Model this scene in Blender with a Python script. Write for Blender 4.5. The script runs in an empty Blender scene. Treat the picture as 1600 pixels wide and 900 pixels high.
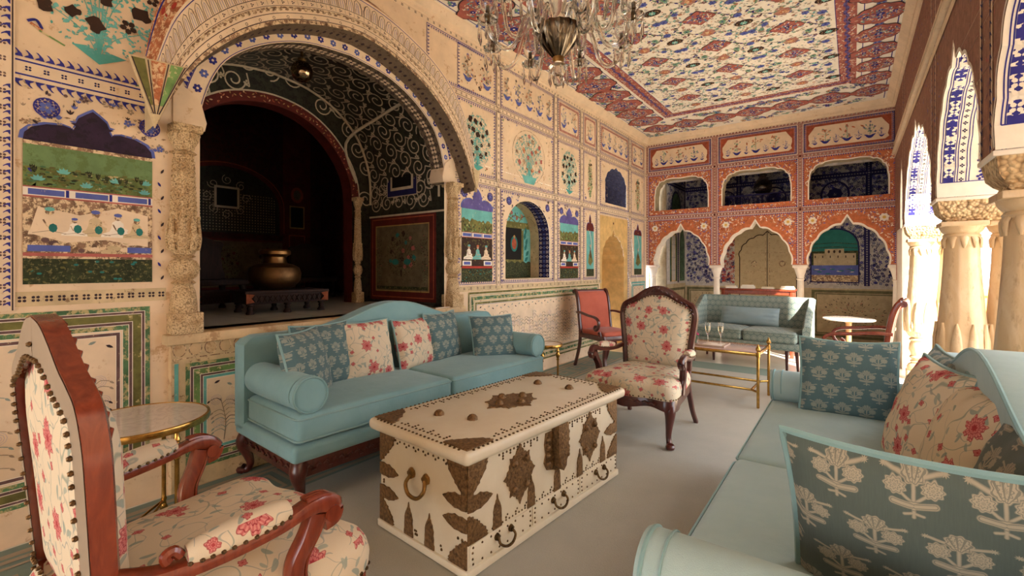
import bpy, bmesh, math, random
from mathutils import Vector, Matrix
from mathutils.geometry import tessellate_polygon
PI = math.pi
SC = bpy.context.scene
COL = SC.collection

# ---------------------------------------------------------------- camera, sky, sun, exposure
FPX = 722.0
YAW = math.atan2(532, FPX)
cam_d = bpy.data.cameras.new('camera')
cam_d.sensor_width = 36.0
cam_d.lens = FPX / 1600 * 36
cam_d.shift_y = -32 / 1600
cam_d.clip_start = 0.05
cam_d.clip_end = 200
cam = bpy.data.objects.new('camera', cam_d)
COL.objects.link(cam)
cam.location = (0, 0, 1.3)
cam.rotation_euler = (PI / 2, 0, YAW)
SC.camera = cam

world = bpy.data.worlds.new('sky')
SC.world = world
world.use_nodes = True
wbg = world.node_tree.nodes['Background']
wbg.inputs['Color'].default_value = (0.92, 0.96, 1.03, 1)
wbg.inputs['Strength'].default_value = 5.0

sun_d = bpy.data.lights.new('sun', 'SUN')
sun_d.energy = 26
sun_d.angle = 0.012
sun_d.color = (1.0, 0.92, 0.82)
sun = bpy.data.objects.new('sun', sun_d)
COL.objects.link(sun)
sun.rotation_euler = Vector((-0.68, 0.74, -0.60)).to_track_quat('-Z', 'Y').to_euler()

SC.view_settings.view_transform = 'Standard'
SC.view_settings.look = 'None'
SC.view_settings.exposure = 0.10
SC.view_settings.gamma = 1.0
SC.view_settings.use_curve_mapping = False
SC.cycles.use_denoising = True
SC.cycles.max_bounces = 8
SC.cycles.diffuse_bounces = 4
SC.cycles.transmission_bounces = 8
SC.cycles.transparent_max_bounces = 16
SC.cycles.sample_clamp_indirect = 6

# ---------------------------------------------------------------- helpers: colours and materials
def lin(c):
    c = c / 255.0
    return c / 12.92 if c <= 0.04045 else ((c + 0.055) / 1.055) ** 2.4
def S(r, g, b):
    return (lin(r), lin(g), lin(b), 1.0)

class X:
    """a value socket that can be used in arithmetic"""
    def __init__(s, nt, sock): s.nt = nt; s.k = sock
    def _m(s, op, *o, clamp=False):
        n = s.nt.nodes.new('ShaderNodeMath'); n.operation = op; n.use_clamp = clamp
        for i, a in enumerate((s,) + o):
            if isinstance(a, X): s.nt.links.new(a.k, n.inputs[i])
            else: n.inputs[i].default_value = float(a)
        return X(s.nt, n.outputs[0])
    def _c(s, v):
        n = s.nt.nodes.new('ShaderNodeValue'); n.outputs[0].default_value = v
        return X(s.nt, n.outputs[0])
    def __add__(s, o): return s._m('ADD', o)
    __radd__ = __add__
    def __sub__(s, o): return s._m('SUBTRACT', o)
    def __rsub__(s, o): return s._c(o)._m('SUBTRACT', s)
    def __mul__(s, o): return s._m('MULTIPLY', o)
    __rmul__ = __mul__
    def __truediv__(s, o): return s._m('DIVIDE', o)
    def __neg__(s): return s._m('MULTIPLY', -1)
    def abs(s): return s._m('ABSOLUTE')
    def min(s, o): return s._m('MINIMUM', o)
    def max(s, o): return s._m('MAXIMUM', o)
    def lt(s, o): return s._m('LESS_THAN', o)
    def gt(s, o): return s._m('GREATER_THAN', o)
    def sin(s): return s._m('SINE')
    def cos(s): return s._m('COSINE')
    def floor(s): return s._m('FLOOR')
    def fract(s): return s._m('FRACT')
    def sqrt(s): return s._m('SQRT')
    def mod(s, o): return s._m('MODULO', o)
    def atan2(s, o): return s._m('ARCTAN2', o)
    def soft(s, w):                     # 1 where negative, fading to 0 at +w
        return (s * (-1.0 / w) + 0.5)._m('ADD', 0, clamp=True)

def new_mat(name, rough=0.7, metal=0.0, spec=0.5):
    m = bpy.data.materials.new(name); m.use_nodes = True
    b = m.node_tree.nodes['Principled BSDF']
    b.inputs['Roughness'].default_value = rough
    b.inputs['Metallic'].default_value = metal
    b.inputs['Specular IOR Level'].default_value = spec
    return m, m.node_tree, b
def coords(nt, kind='Object', scale=None):
    tc = nt.nodes.new('ShaderNodeTexCoord')
    if scale is None: return tc.outputs[kind]
    mp = nt.nodes.new('ShaderNodeMapping'); mp.inputs['Scale'].default_value = scale
    nt.links.new(tc.outputs[kind], mp.inputs['Vector'])
    return mp.outputs['Vector']
def noise(nt, vec, scale, detail=3, rough=0.55, dist=0.0):
    n = nt.nodes.new('ShaderNodeTexNoise')
    n.inputs['Scale'].default_value = scale; n.inputs['Detail'].default_value = detail
    n.inputs['Roughness'].default_value = rough; n.inputs['Distortion'].default_value = dist
    nt.links.new(vec, n.inputs['Vector'])
    return X(nt, n.outputs[0])
def mixc(nt, fac, a, b, blend='MIX'):
    n = nt.nodes.new('ShaderNodeMix'); n.data_type = 'RGBA'; n.blend_type = blend
    for s, v in ((n.inputs[0], fac), (n.inputs[6], a), (n.inputs[7], b)):
        if isinstance(v, X): nt.links.new(v.k, s)
        elif isinstance(v, bpy.types.NodeSocket): nt.links.new(v, s)
        else: s.default_value = v
    return n.outputs[2]
def bump(nt, b, h, dist=0.01, strength=0.5):
    n = nt.nodes.new('ShaderNodeBump'); n.inputs['Distance'].default_value = dist
    n.inputs['Strength'].default_value = strength
    nt.links.new(h.k if isinstance(h, X) else h, n.inputs['Height'])
    nt.links.new(n.outputs[0], b.inputs['Normal'])

MATS = {}
def paint(name, rgb, worn=None, amount=0.0, rough=0.75, vary=0.10, scale=9.0, spec=0.3):
    """flat pigment on plaster with its own blotches and flaking wear"""
    if name in MATS: return MATS[name]
    m, nt, b = new_mat('paint_' + name, rough, 0, spec)
    v = coords(nt)
    n1 = noise(nt, v, scale, 4, 0.6)
    dark = tuple(c * (1 - 2.2 * vary) for c in rgb[:3]) + (1,)
    lite = tuple(min(1, c * (1 + vary)) for c in rgb[:3]) + (1,)
    c = mixc(nt, (n1 - 0.3) * 2.2, dark, lite)
    if worn is not None and amount > 0:
        n2 = noise(nt, v, scale * 2.3, 6, 0.75)
        f = (n2 - (1 - amount)) * 14.0
        f = f._m('ADD', 0, clamp=True)
        c = mixc(nt, f, c, worn)
    nt.links.new(c, b.inputs['Base Color'])
    MATS[name] = m
    return m

CREAM = S(228, 200, 160)
STAIN = S(120, 88, 62)
P = {}
def defp(name, *a, **k): P[name] = paint(name, *a, **k)
defp('plaster', S(234, 207, 174), S(200, 164, 126), 0.42, vary=0.07, scale=4)
defp('cream', S(236, 211, 180), S(210, 174, 138), 0.40, vary=0.06, scale=6)
defp('creamdirty', S(214, 190, 150), S(140, 112, 84), 0.42, vary=0.12, scale=9)
defp('stone', S(216, 186, 144), S(178, 142, 104), 0.45, vary=0.12, scale=5)
defp('blue', S(52, 50, 138), CREAM, 0.34, vary=0.15)
defp('bluedeep', S(34, 30, 84), CREAM, 0.30, vary=0.15)
defp('bluelight', S(92, 104, 176), CREAM, 0.36)
defp('teal', S(92, 176, 168), CREAM, 0.36)
defp('tealdark', S(42, 118, 112), S(190, 180, 140), 0.36)
defp('turq', S(112, 184, 178), S(176, 200, 182), 0.4, vary=0.12)
defp('brown', S(58, 38, 28), S(96, 70, 48), 0.4)
defp('ink', S(60, 44, 50), CREAM, 0.3)
defp('nightsky', S(52, 34, 58), S(36, 24, 36), 0.5, vary=0.2)
defp('violet', S(98, 88, 150), S(140, 130, 170), 0.42, vary=0.15)
defp('meadow', S(112, 128, 72), S(84, 92, 44), 0.5, vary=0.22, scale=14)
defp('meadowtop', S(112, 140, 92), S(96, 118, 70), 0.5, vary=0.12)
defp('hedge', S(52, 60, 34), S(120, 112, 70), 0.46, vary=0.3, scale=26)
defp('olive', S(120, 116, 62), S(196, 176, 120), 0.42, vary=0.25, scale=10)
defp('greenband', S(88, 128, 88), S(186, 170, 122), 0.50, vary=0.28, scale=9)
defp('greenlight', S(128, 164, 96), S(214, 196, 150), 0.46, vary=0.25, scale=8)
defp('purplebrown', S(112, 84, 82), S(202, 176, 140), 0.40, vary=0.2, scale=16)
defp('stainbrown', S(150, 116, 92), S(224, 198, 160), 0.52, vary=0.3, scale=16)
defp('maroon', S(100, 34, 28), S(70, 24, 20), 0.4, vary=0.2)
defp('red', S(178, 62, 48), S(220, 170, 130), 0.34, vary=0.15)
defp('pinkred', S(186, 104, 96), S(226, 190, 160), 0.36, vary=0.15)
defp('medallion', S(182, 104, 94), S(216, 172, 150), 0.38, vary=0.16, scale=18)
defp('mauve', S(146, 96, 104), S(214, 180, 160), 0.34, vary=0.18, scale=18)
defp('rustfloor', S(172, 84, 56), S(206, 140, 96), 0.40, vary=0.2, scale=20)
defp('spandrel', S(158, 112, 92), S(190, 150, 120), 0.40, vary=0.15, scale=20)
defp('orange', S(206, 118, 76), S(232, 178, 120), 0.38, vary=0.15, scale=20)
defp('orangeworn', S(196, 116, 76), S(226, 190, 148), 0.50, vary=0.25, scale=14)
defp('bandpink', S(190, 138, 124), S(160, 96, 84), 0.48, vary=0.15, scale=26)
defp('white', S(246, 234, 218), S(224, 202, 176), 0.32, vary=0.05)
defp('ceilwhite', S(250, 240, 224), S(232, 212, 188), 0.30, vary=0.05)
defp('yellowpaint', S(232, 190, 96), S(210, 150, 80), 0.35)
defp('leafgreen', S(120, 164, 134), CREAM, 0.34)
defp('greyleaf', S(150, 160, 150), CREAM, 0.34)
defp('fadeink', S(170, 148, 126), CREAM, 0.44)
defp('fadelilac', S(196, 180, 186), CREAM, 0.44)
defp('drabcream', S(190, 172, 140), S(150, 132, 102), 0.42, vary=0.12)
defp('drabolive', S(112, 108, 78), S(140, 128, 96), 0.42, vary=0.2)
defp('aisleblue', S(96, 100, 140), S(150, 146, 150), 0.44, vary=0.2, scale=24)
defp('aislepale', S(196, 188, 182), S(140, 130, 130), 0.42, vary=0.12, scale=18)
defp('blindgreen', S(86, 112, 84), S(52, 70, 50), 0.5, vary=0.3, scale=7)
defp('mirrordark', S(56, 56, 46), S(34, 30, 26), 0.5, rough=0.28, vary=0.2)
defp('latticeline', S(206, 190, 166), S(168, 146, 120), 0.4)
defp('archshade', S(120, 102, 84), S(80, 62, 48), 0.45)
defp('black', S(16, 13, 12), None, 0)
defp('gold', S(176, 140, 84), S(120, 90, 50), 0.4)
defp('darkred', S(74, 30, 24), S(48, 24, 20), 0.5, vary=0.25)
defp('darkpanel', S(112, 98, 74), S(84, 70, 52), 0.45, vary=0.2)
defp('doorcream', S(190, 170, 134), S(170, 148, 112), 0.45, vary=0.05)
defp('sandstone', S(226, 186, 120), S(196, 150, 90), 0.4, vary=0.12)
defp('skin', S(196, 160, 130), CREAM, 0.3)

# ---------------------------------------------------------------- helpers: mesh building
def link(name, me, mats, parent=None, smooth=True):
    o = bpy.data.objects.new(name, me); COL.objects.link(o)
    for m in (mats if isinstance(mats, (list, tuple)) else [mats]): me.materials.append(m)
    if smooth and len(me.polygons):
        me.polygons.foreach_set('use_smooth', [True] * len(me.polygons))
        try: me.set_sharp_from_angle(angle=math.radians(40))
        except Exception: pass
    if parent is not None: o.parent = parent
    me.update()
    return o
def box_uv(me, ox=0.0, oy=0.0, rot=0.0, sc=1.0):
    uv = me.uv_layers.new(name='UVMap')
    ca, sa = math.cos(rot), math.sin(rot)
    vs = me.vertices
    for p in me.polygons:
        n = p.normal; ax = max(range(3), key=lambda i: abs(n[i]))
        for li in p.loop_indices:
            c = vs[me.loops[li].vertex_index].co
            a, b_ = ((c.y, c.z), (c.x, c.z), (c.x, c.y))[ax]
            uv.data[li].uv = ((a * ca - b_ * sa) * sc + ox, (a * sa + b_ * ca) * sc + oy)
def bm_obj(name, bm, mats, parent=None, smooth=True, uv=False, **uvk):
    bmesh.ops.recalc_face_normals(bm, faces=bm.faces)
    me = bpy.data.meshes.new(name); bm.to_mesh(me); bm.free()
    if uv: box_uv(me, **uvk)
    return link(name, me, mats, parent, smooth)
def thing(name, label, cat, loc=(0, 0, 0), rotz=0.0, group=None):
    o = bpy.data.objects.new(name, None); COL.objects.link(o)
    o.empty_display_size = 0.1
    o.location = loc; o.rotation_euler = (0, 0, rotz)
    o['label'] = label; o['category'] = cat
    if group: o['group'] = group
    return o
def tag(o, label, cat, group=None):
    o['label'] = label; o['category'] = cat
    if group: o['group'] = group
    return o
def struct(o): o['kind'] = 'structure'; return o
def copy_thing(o, loc, rotz, label=None, group=None):
    def rec(s, par):
        c = s.copy(); COL.objects.link(c)
        if par is not None: c.parent = par
        for ch in list(s.children): rec(ch, c)
        return c
    r = rec(o, None); r.location = loc; r.rotation_euler = (r.rotation_euler[0], r.rotation_euler[1], rotz)
    if label: r['label'] = label
    if group: r['group'] = group
    return r

def add_box(bm, x0, y0, z0, x1, y1, z1, bev=0.0, seg=2, mat=0):
    vs = [bm.verts.new(p) for p in ((x0, y0, z0), (x1, y0, z0), (x1, y1, z0), (x0, y1, z0), (x0, y0, z1), (x1, y0, z1), (x1, y1, z1), (x0, y1, z1))]
    fs = [bm.faces.new([vs[i] for i in f]) for f in ((3, 2, 1, 0), (4, 5, 6, 7), (0, 1, 5, 4), (1, 2, 6, 5), (2, 3, 7, 6), (3, 0, 4, 7))]
    for f in fs: f.material_index = mat
    if bev > 0:
        es = set(e for f in fs for e in f.edges)
        bmesh.ops.bevel(bm, geom=list(es), offset=bev, segments=seg, affect='EDGES', profile=0.5)
    return vs
def add_lathe(bm, prof, seg=24, c=(0, 0), mat=0, flute=0.0, nfl=8, cap=True):
    rings = []
    for r, z in prof:
        ring = []
        for i in range(seg):
            a = 2 * PI * i / seg
            rr = r * (1 + flute * abs(math.sin(a * nfl / 2))) if flute else r
            ring.append(bm.verts.new((c[0] + rr * math.cos(a), c[1] + rr * math.sin(a), z)))
        rings.append(ring)
    for a, b in zip(rings, rings[1:]):
        for i in range(seg):
            f = bm.faces.new((a[i], a[(i + 1) % seg], b[(i + 1) % seg], b[i])); f.material_index = mat
    if cap:
        for ring, rev in ((rings[0], True), (rings[-1], False)):
            f = bm.faces.new(ring[::-1] if rev else ring); f.material_index = mat
def add_sweep(bm, pts, sec, closed=False, up=None, mat=0, caps=True):
    """sweep a cross-section along pts. sec: function(i, t) -> list of (a, b) offsets in the (side, up) frame"""
    n = len(pts); pts = [Vector(p) for p in pts]
    rings = []
    nrm = Vector(up) if up else None
    for i in range(n):
        if closed: t = (pts[(i + 1) % n] - pts[i - 1]).normalized()
        else: t = (pts[min(i + 1, n - 1)] - pts[max(i - 1, 0)]).normalized()
        if up is not None:
            u = Vector(up); u = (u - t * u.dot(t))
            if u.length < 1e-4: u = t.orthogonal()
            u.normalize()
        else:
            if nrm is None: nrm = t.orthogonal().normalized()
            nrm = (nrm - t * nrm.dot(t)).normalized(); u = nrm
        s = t.cross(u)
        rings.append([bm.verts.new(pts[i] + s * a + u * b) for a, b in sec(i, i / max(1, n - 1))])
    k = len(rings[0]); m = n if closed else n - 1
    for i in range(m):
        a, b = rings[i], rings[(i + 1) % n]
        for j in range(k):
            f = bm.faces.new((a[j], a[(j + 1) % k], b[(j + 1) % k], b[j])); f.material_index = mat
    if caps and not closed:
        bm.faces.new(rings[0][::-1]).material_index = mat
        bm.faces.new(rings[-1]).material_index = mat
def circ(r, n=10, ry=None):
    ry = r if ry is None else ry
    return [(r * math.cos(2 * PI * i / n), ry * math.sin(2 * PI * i / n)) for i in range(n)]
def rrect(w, h, r=None, k=2):
    r = min(w, h) * 0.3 if r is None else r
    out = []
    for cx, cy, a0 in ((w / 2 - r, h / 2 - r, 0), (-w / 2 + r, h / 2 - r, 90), (-w / 2 + r, -h / 2 + r, 180), (w / 2 - r, -h / 2 + r, 270)):
        for j in range(k + 1):
            a = math.radians(a0 + 90 * j / k); out.append((cx + r * math.cos(a), cy + r * math.sin(a)))
    return out
def add_tube(bm, pts, r, n=8, closed=False, mat=0, up=None):
    if callable(r): add_sweep(bm, pts, lambda i, t: circ(r(t), n), closed, up, mat)
    else: add_sweep(bm, pts, lambda i, t: circ(r, n), closed, up, mat)
def add_prism(bm, poly, d0, d1, axis='y', bev=0.0, mat=0):
    """extrude a 2D outline between d0 and d1 along an axis"""
    def P3(a, b, d): return {'y': (a, d, b), 'x': (d, a, b), 'z': (a, b, d)}[axis]
    A = [bm.verts.new(P3(a, b, d0)) for a, b in poly]; B = [bm.verts.new(P3(a, b, d1)) for a, b in poly]
    n = len(poly); fs = [bm.faces.new(A), bm.faces.new(B[::-1])]
    for i in range(n): fs.append(bm.faces.new((A[i], B[i], B[(i + 1) % n], A[(i + 1) % n])))
    for f in fs: f.material_index = mat
    if bev > 0:
        es = set(fs[0].edges) | set(fs[1].edges)
        bmesh.ops.bevel(bm, geom=list(es), offset=bev, segments=2, affect='EDGES', profile=0.5)
def spline(pts, n=8, closed=False):
    """Catmull-Rom through control points (any dimension)"""
    out = []; N = len(pts)
    rng = range(N) if closed else range(N - 1)
    for i in rng:
        p0 = pts[(i - 1) % N] if closed or i > 0 else pts[0]
        p1 = pts[i]; p2 = pts[(i + 1) % N]
        p3 = pts[(i + 2) % N] if closed or i + 2 < N else pts[-1]
        for j in range(n):
            t = j / n
            out.append(tuple(0.5 * ((2 * b) + (-a + c) * t + (2 * a - 5 * b + 4 * c - d) * t * t + (-a + 3 * b - 3 * c + d) * t ** 3) for a, b, c, d in zip(p0, p1, p2, p3)))
    if not closed: out.append(tuple(pts[-1]))
    return out

# ---------------------------------------------------------------- painted surfaces: vector art laid on real walls
class Canvas:
    L = 0.0011
    def __init__(s, fn): s.fn = fn; s.v = []; s.f = []; s.mi = []; s.mats = []; s.idx = {}
    def m(s, name):
        if name not in s.idx: s.idx[name] = len(s.mats); s.mats.append(P[name] if isinstance(name, str) else name)
        return s.idx[name]
    def poly(s, pts, mat, lay=1):
        k = len(s.v)
        o = lay * s.L + (len(s.f) % 97) * 9e-6
        for a, b in pts: s.v.append(s.fn(a, b, o))
        s.f.append(tuple(range(k, k + len(pts)))); s.mi.append(s.m(mat))
    def rect(s, a0, b0, a1, b1, mat, lay=1): s.poly([(a0, b0), (a1, b0), (a1, b1), (a0, b1)], mat, lay)
    def grid(s, a0, b0, a1, b1, mat, lay=1, na=1, nb=1):
        for i in range(na):
            for j in range(nb):
                s.rect(a0 + (a1 - a0) * i / na, b0 + (b1 - b0) * j / nb, a0 + (a1 - a0) * (i + 1) / na, b0 + (b1 - b0) * (j + 1) / nb, mat, lay)
    def box(s, a0, b0, a1, b1, w, mat, lay=1):
        s.rect(a0, b0, a1, b0 + w, mat, lay); s.rect(a0, b1 - w, a1, b1, mat, lay)
        s.rect(a0, b0 + w, a0 + w, b1 - w, mat, lay); s.rect(a1 - w, b0 + w, a1, b1 - w, mat, lay)
    def line(s, pts, w, mat, lay=1, closed=False, taper=False):
        n = len(pts)
        if closed: pts = list(pts) + [pts[0]]
        L_, R_ = [], []
        N = len(pts)
        for i in range(N):
            if closed: p, q = pts[i - 1 if i > 0 else N - 2], pts[i + 1 if i < N - 1 else 1]
            else: p, q = pts[max(i - 1, 0)], pts[min(i + 1, N - 1)]
            dx, dy = q[0] - p[0], q[1] - p[1]; l = math.hypot(dx, dy) or 1
            ww = w * (1 - 0.8 * i / (N - 1)) if taper else w
            nx, ny = -dy / l * ww / 2, dx / l * ww / 2
            L_.append((pts[i][0] + nx, pts[i][1] + ny)); R_.append((pts[i][0] - nx, pts[i][1] - ny))
        for i in range(N - 1): s.poly([L_[i], L_[i + 1], R_[i + 1], R_[i]], mat, lay)
    def disc(s, x, y, rx, mat, lay=1, ry=None, n=10, rot=0.0):
        ry = rx if ry is None else ry; c, d = math.cos(rot), math.sin(rot)
        s.poly([(x + rx * math.cos(t) * c - ry * math.sin(t) * d, y + rx * math.cos(t) * d + ry * math.sin(t) * c) for t in [2 * PI * i / n for i in range(n)]], mat, lay)
    def ring(s, x, y, r, w, mat, lay=1, ry=None, n=24):
        ry = r if ry is None else ry
        s.line([(x + r * math.cos(2 * PI * i / n), y + ry * math.sin(2 * PI * i / n)) for i in range(n)], w, mat, lay, True)
    def holed(s, outer, holes, mat, lay=0):
        loops = [[Vector((a, b, 0)) for a, b in outer]] + [[Vector((a, b, 0)) for a, b in h] for h in holes]
        flat = [p for l in loops for p in l]
        for t in tessellate_polygon(loops): s.poly([(flat[i].x, flat[i].y) for i in t], mat, lay)
    def face3(s, pts3, mat):
        k = len(s.v); s.v.extend(pts3); s.f.append(tuple(range(k, k + len(pts3)))); s.mi.append(s.m(mat))
    def build(s, name, parent=None):
        me = bpy.data.meshes.new(name); me.from_pydata(s.v, [], s.f)
        for m in s.mats: me.materials.append(m)
        me.polygons.foreach_set('material_index', s.mi); me.update()
        o = bpy.data.objects.new(name, me); COL.objects.link(o)
        if parent is not None: o.parent = parent
        return o
    # --- motifs
    def petals(s, x, y, r, mat, lay=2, n=5, rot=0.0, ctr=None, fat=0.36):
        for i in range(n):
            a = rot + 2 * PI * i / n
            s.disc(x + 0.58 * r * math.cos(a), y + 0.58 * r * math.sin(a), r * 0.42, mat, lay, r * fat, 6, a)
        if ctr: s.disc(x, y, r * 0.28, ctr, lay + 1, n=6)
    def leaf(s, x, y, l, a, mat, lay=2, w=0.36):
        c, d = math.cos(a), math.sin(a)
        q = [(0, 0), (0.35, w / 2), (0.7, w / 2 * 0.8), (1, 0), (0.7, -w / 2 * 0.8), (0.35, -w / 2)]
        s.poly([(x + l * (u * c - v * d), y + l * (u * d + v * c)) for u, v in q], mat, lay)
    def hooks(s, p, q, size, side, mat, lay=2, step=1.25):
        dx, dy = q[0] - p[0], q[1] - p[1]; l = math.hypot(dx, dy)
        if l < size: return
        tx, ty = dx / l, dy / l; nx, ny = -ty * side, tx * side
        n = max(1, int(l / (size * step))); st = l / n
        shape = [(0.0, 0.0), (0.95, 0.0), (0.80, 0.45), (0.35, 0.95), (0.12, 1.0), (0.42, 0.62), (0.45, 0.36), (0.18, 0.2)]
        for i in range(n):
            s.poly([(p[0] + tx * (i * st + a * size) + nx * b * size, p[1] + ty * (i * st + a * size) + ny * b * size) for a, b in shape], mat, lay)
    def dots(s, p, q, step, r, mat, lay=2, n=4):
        l = math.hypot(q[0] - p[0], q[1] - p[1]); k = max(1, int(l / step))
        for i in range(k):
            t = (i + 0.5) / k; x, y = p[0] + (q[0] - p[0]) * t, p[1] + (q[1] - p[1]) * t
            for j in range(n):
                a = PI / 4 + 2 * PI * j / n
                s.disc(x + r * 0.7 * math.cos(a), y + r * 0.7 * math.sin(a), r * 0.45, mat, lay, n=5)
    def panel_frame(s, a0, b0, a1, b1, hook=0.030, line='blue', hk='blue', lay=2, thin='ink'):
        s.box(a0, b0, a1, b1, 0.006, line, lay)
        g = 0.014
        for p, q in (((a0 + g, b0 + g), (a1 - g, b0 + g)), ((a1 - g, b0 + g), (a1 - g, b1 - g)), ((a1 - g, b1 - g), (a0 + g, b1 - g)), ((a0 + g, b1 - g), (a0 + g, b0 + g))):
            s.hooks(p, q, hook, 1, hk, lay)
    def tree(s, cx, cy, rx, ry, rnd, leafm='teal', flowers=('brown',), nf=14, stem='teal', base=True, fs=1.0, dens=1.0, lf=None):
        by = cy - ry
        n = max(5, int(9 * dens))
        if base:
            s.poly([(cx - rx * .42, by + ry * .13), (cx - rx * .2, by + ry * .02), (cx, by - ry * .08), (cx + rx * .2, by + ry * .0), (cx + rx * .45, by + ry * .10), (cx + rx * .2, by + ry * .13), (cx, by + ry * .08), (cx - rx * .2, by + ry * .16)], stem, 3)
        ll = (lf or min(rx, ry) * 0.14) * .9
        for i in range(n):
            a = PI * (0.06 + 0.88 * i / (n - 1)); 
            ex, ey = cx + rx * 0.95 * math.cos(a), cy + ry * (0.05 + 0.9 * math.sin(a)) - (ry * 0.55 if i in (0, n - 1) else 0)
            mx, my = cx + (ex - cx) * 0.28, by + (ey - by) * 0.55
            pts = spline([(cx, by), (mx, my), (ex, ey)], 7)
            s.line(pts, rx * 0.012 + 0.001, stem, 3)
            for k, p in enumerate(pts[3::2]):
                for sd in (-1, 1):
                    aa = math.atan2(ey - my, ex - mx) + sd * (0.7 + rnd.random() * 0.6)
                    s.leaf(p[0], p[1], ll * (0.8 + 0.5 * rnd.random()), aa, leafm, 3, 0.5)
        m = int(430 * dens)
        for i in range(m):
            a = rnd.random() * 2 * PI; r = math.sqrt(rnd.random()) * 0.97
            x, y = cx + rx * r * math.cos(a), cy + ry * r * math.sin(a)
            if y < by + ry * 0.30 and abs(x - cx) > rx * 0.6: continue
            s.leaf(x, y, ll * (0.45 + 0.4 * rnd.random()), rnd.random() * 2 * PI, rnd.choice((leafm, leafm, stem)), 3, 0.5)
        placed = []
        tries = 0
        while len(placed) < nf and tries < 900:
            tries += 1
            a = rnd.random() * 2 * PI; r = math.sqrt(rnd.random()) * 0.93
            x, y = cx + rx * r * math.cos(a), cy + ry * r * math.sin(a)
            if y < by + ry * 0.45: continue
            if any(math.hypot((x - u) / rx, (y - v) / ry) < 0.33 for u, v in placed): continue
            placed.append((x, y))
            f = rnd.choice(flowers); sz = fs * min(rx, ry) * (0.12 + 0.06 * rnd.random()); rot = rnd.random() * PI
            k = rnd.randint(0, 2)
            if k == 0: s.petals(x, y, sz * 0.8, f, 4, 5, rot)
            else:
                pts = []
                for j in range(12):
                    t = 2 * PI * j / 12; rr = sz * (1.0 if t < PI else 0.6) * (1 + 0.12 * math.cos(5 * t))
                    pts.append((x + rr * math.cos(t) * math.cos(rot) * 0.8 - rr * math.sin(t) * math.sin(rot) * 1.1, y + rr * math.cos(t) * math.sin(rot) * 0.8 + rr * math.sin(t) * math.cos(rot) * 1.1))
                s.poly(pts, f, 4)
    def shrub(s, x, y, h, lm, fm, rnd, vase='bluelight', lay=2):
        s.line([(x, y), (x, y + h * 0.8)], h * 0.02, lm, lay)
        if vase:
            s.poly([(x - h * .14, y + h * .06), (x - h * .2, y + h * .16), (x + h * .2, y + h * .16), (x + h * .14, y + h * .06), (x + h * .05, y), (x - h * .05, y)], vase, lay)
            for sd in (-1, 1): s.leaf(x, y + h * .1, h * .3, PI / 2 + sd * 1.15, vase, lay, 0.3)
        for k in range(14):
            t = 0.22 + 0.75 * rnd.random(); w = (0.32 * math.sin(PI * min(1, t * 1.05)) ** 0.8) * h
            px = x + (rnd.random() * 2 - 1) * w; py = y + t * h
            s.line([(x, y + h * t * 0.8), (px, py)], h * 0.012, lm, lay)
            if k % 2: s.leaf(px, py, h * 0.12, rnd.random() * 6, lm, lay, 0.5)
            else: s.petals(px, py, h * 0.06, fm, lay + 1, 4, rnd.random())
    def sprigs(s, a0, b0, a1, b1, n, mats, size, rnd, lay=2, avoid=None):
        for i in range(n):
            x, y = a0 + (a1 - a0) * rnd.random(), b0 + (b1 - b0) * rnd.random()
            if avoid and avoid(x, y): continue
            m = rnd.choice(mats); k = rnd.randint(0, 3); z = size * (0.7 + 0.6 * rnd.random()); r = rnd.random() * 6
            if k == 0: s.petals(x, y, z * 0.6, m, lay, 5, r)
            elif k == 1: s.leaf(x, y, z, r, m, lay, 0.4)
            elif k == 2:
                for d in (-0.6, 0, 0.6): s.leaf(x, y, z * 0.8, PI / 2 + d, m, lay, 0.3)
            else: s.disc(x, y, z * 0.25, m, lay, n=6)
    def scroll(s, x, y, r, a0, turn, mat, w, lay=2, n=22, turns=1.35):
        pts = []
        for i in range(n + 1):
            t = i / n; rr = r * (1 - 0.78 * t); a = a0 + turn * 2 * PI * turns * t
            pts.append((x + rr * math.cos(a), y + rr * math.sin(a)))
        s.line(pts, w, mat, lay)
    def figure(s, x, y, h, robe, skinm='skin', hat='turq', lay=4, seat=True):
        w = h * (0.55 if seat else 0.3)
        s.poly([(x - w, y), (x - w * .95, y + h * .14), (x - w * .5, y + h * .24), (x - w * .38, y + h * .4), (x - w * .34, y + h * .62), (x - w * .12, y + h * .72), (x + w * .12, y + h * .72), (x + w * .34, y + h * .60), (x + w * .36, y + h * .42), (x + w * .62, y + h * .34), (x + w * .55, y + h * .22), (x + w * .95, y + h * .12), (x + w, y)], robe, lay)
        s.line([(x - w * .3, y + h * .55), (x - w * .1, y + h * .3), (x + w * .35, y + h * .34)], h * .05, skinm, lay + 1)
        s.line([(x - w * .8, y + h * .06), (x, y + h * .16), (x + w * .8, y + h * .06)], h * .02, 'fadeink', lay + 1)
        s.disc(x, y + h * .82, h * .12, skinm, lay + 1, n=8)
        s.disc(x, y + h * .93, h * .14, hat, lay + 2, h * .08, 8)

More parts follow.
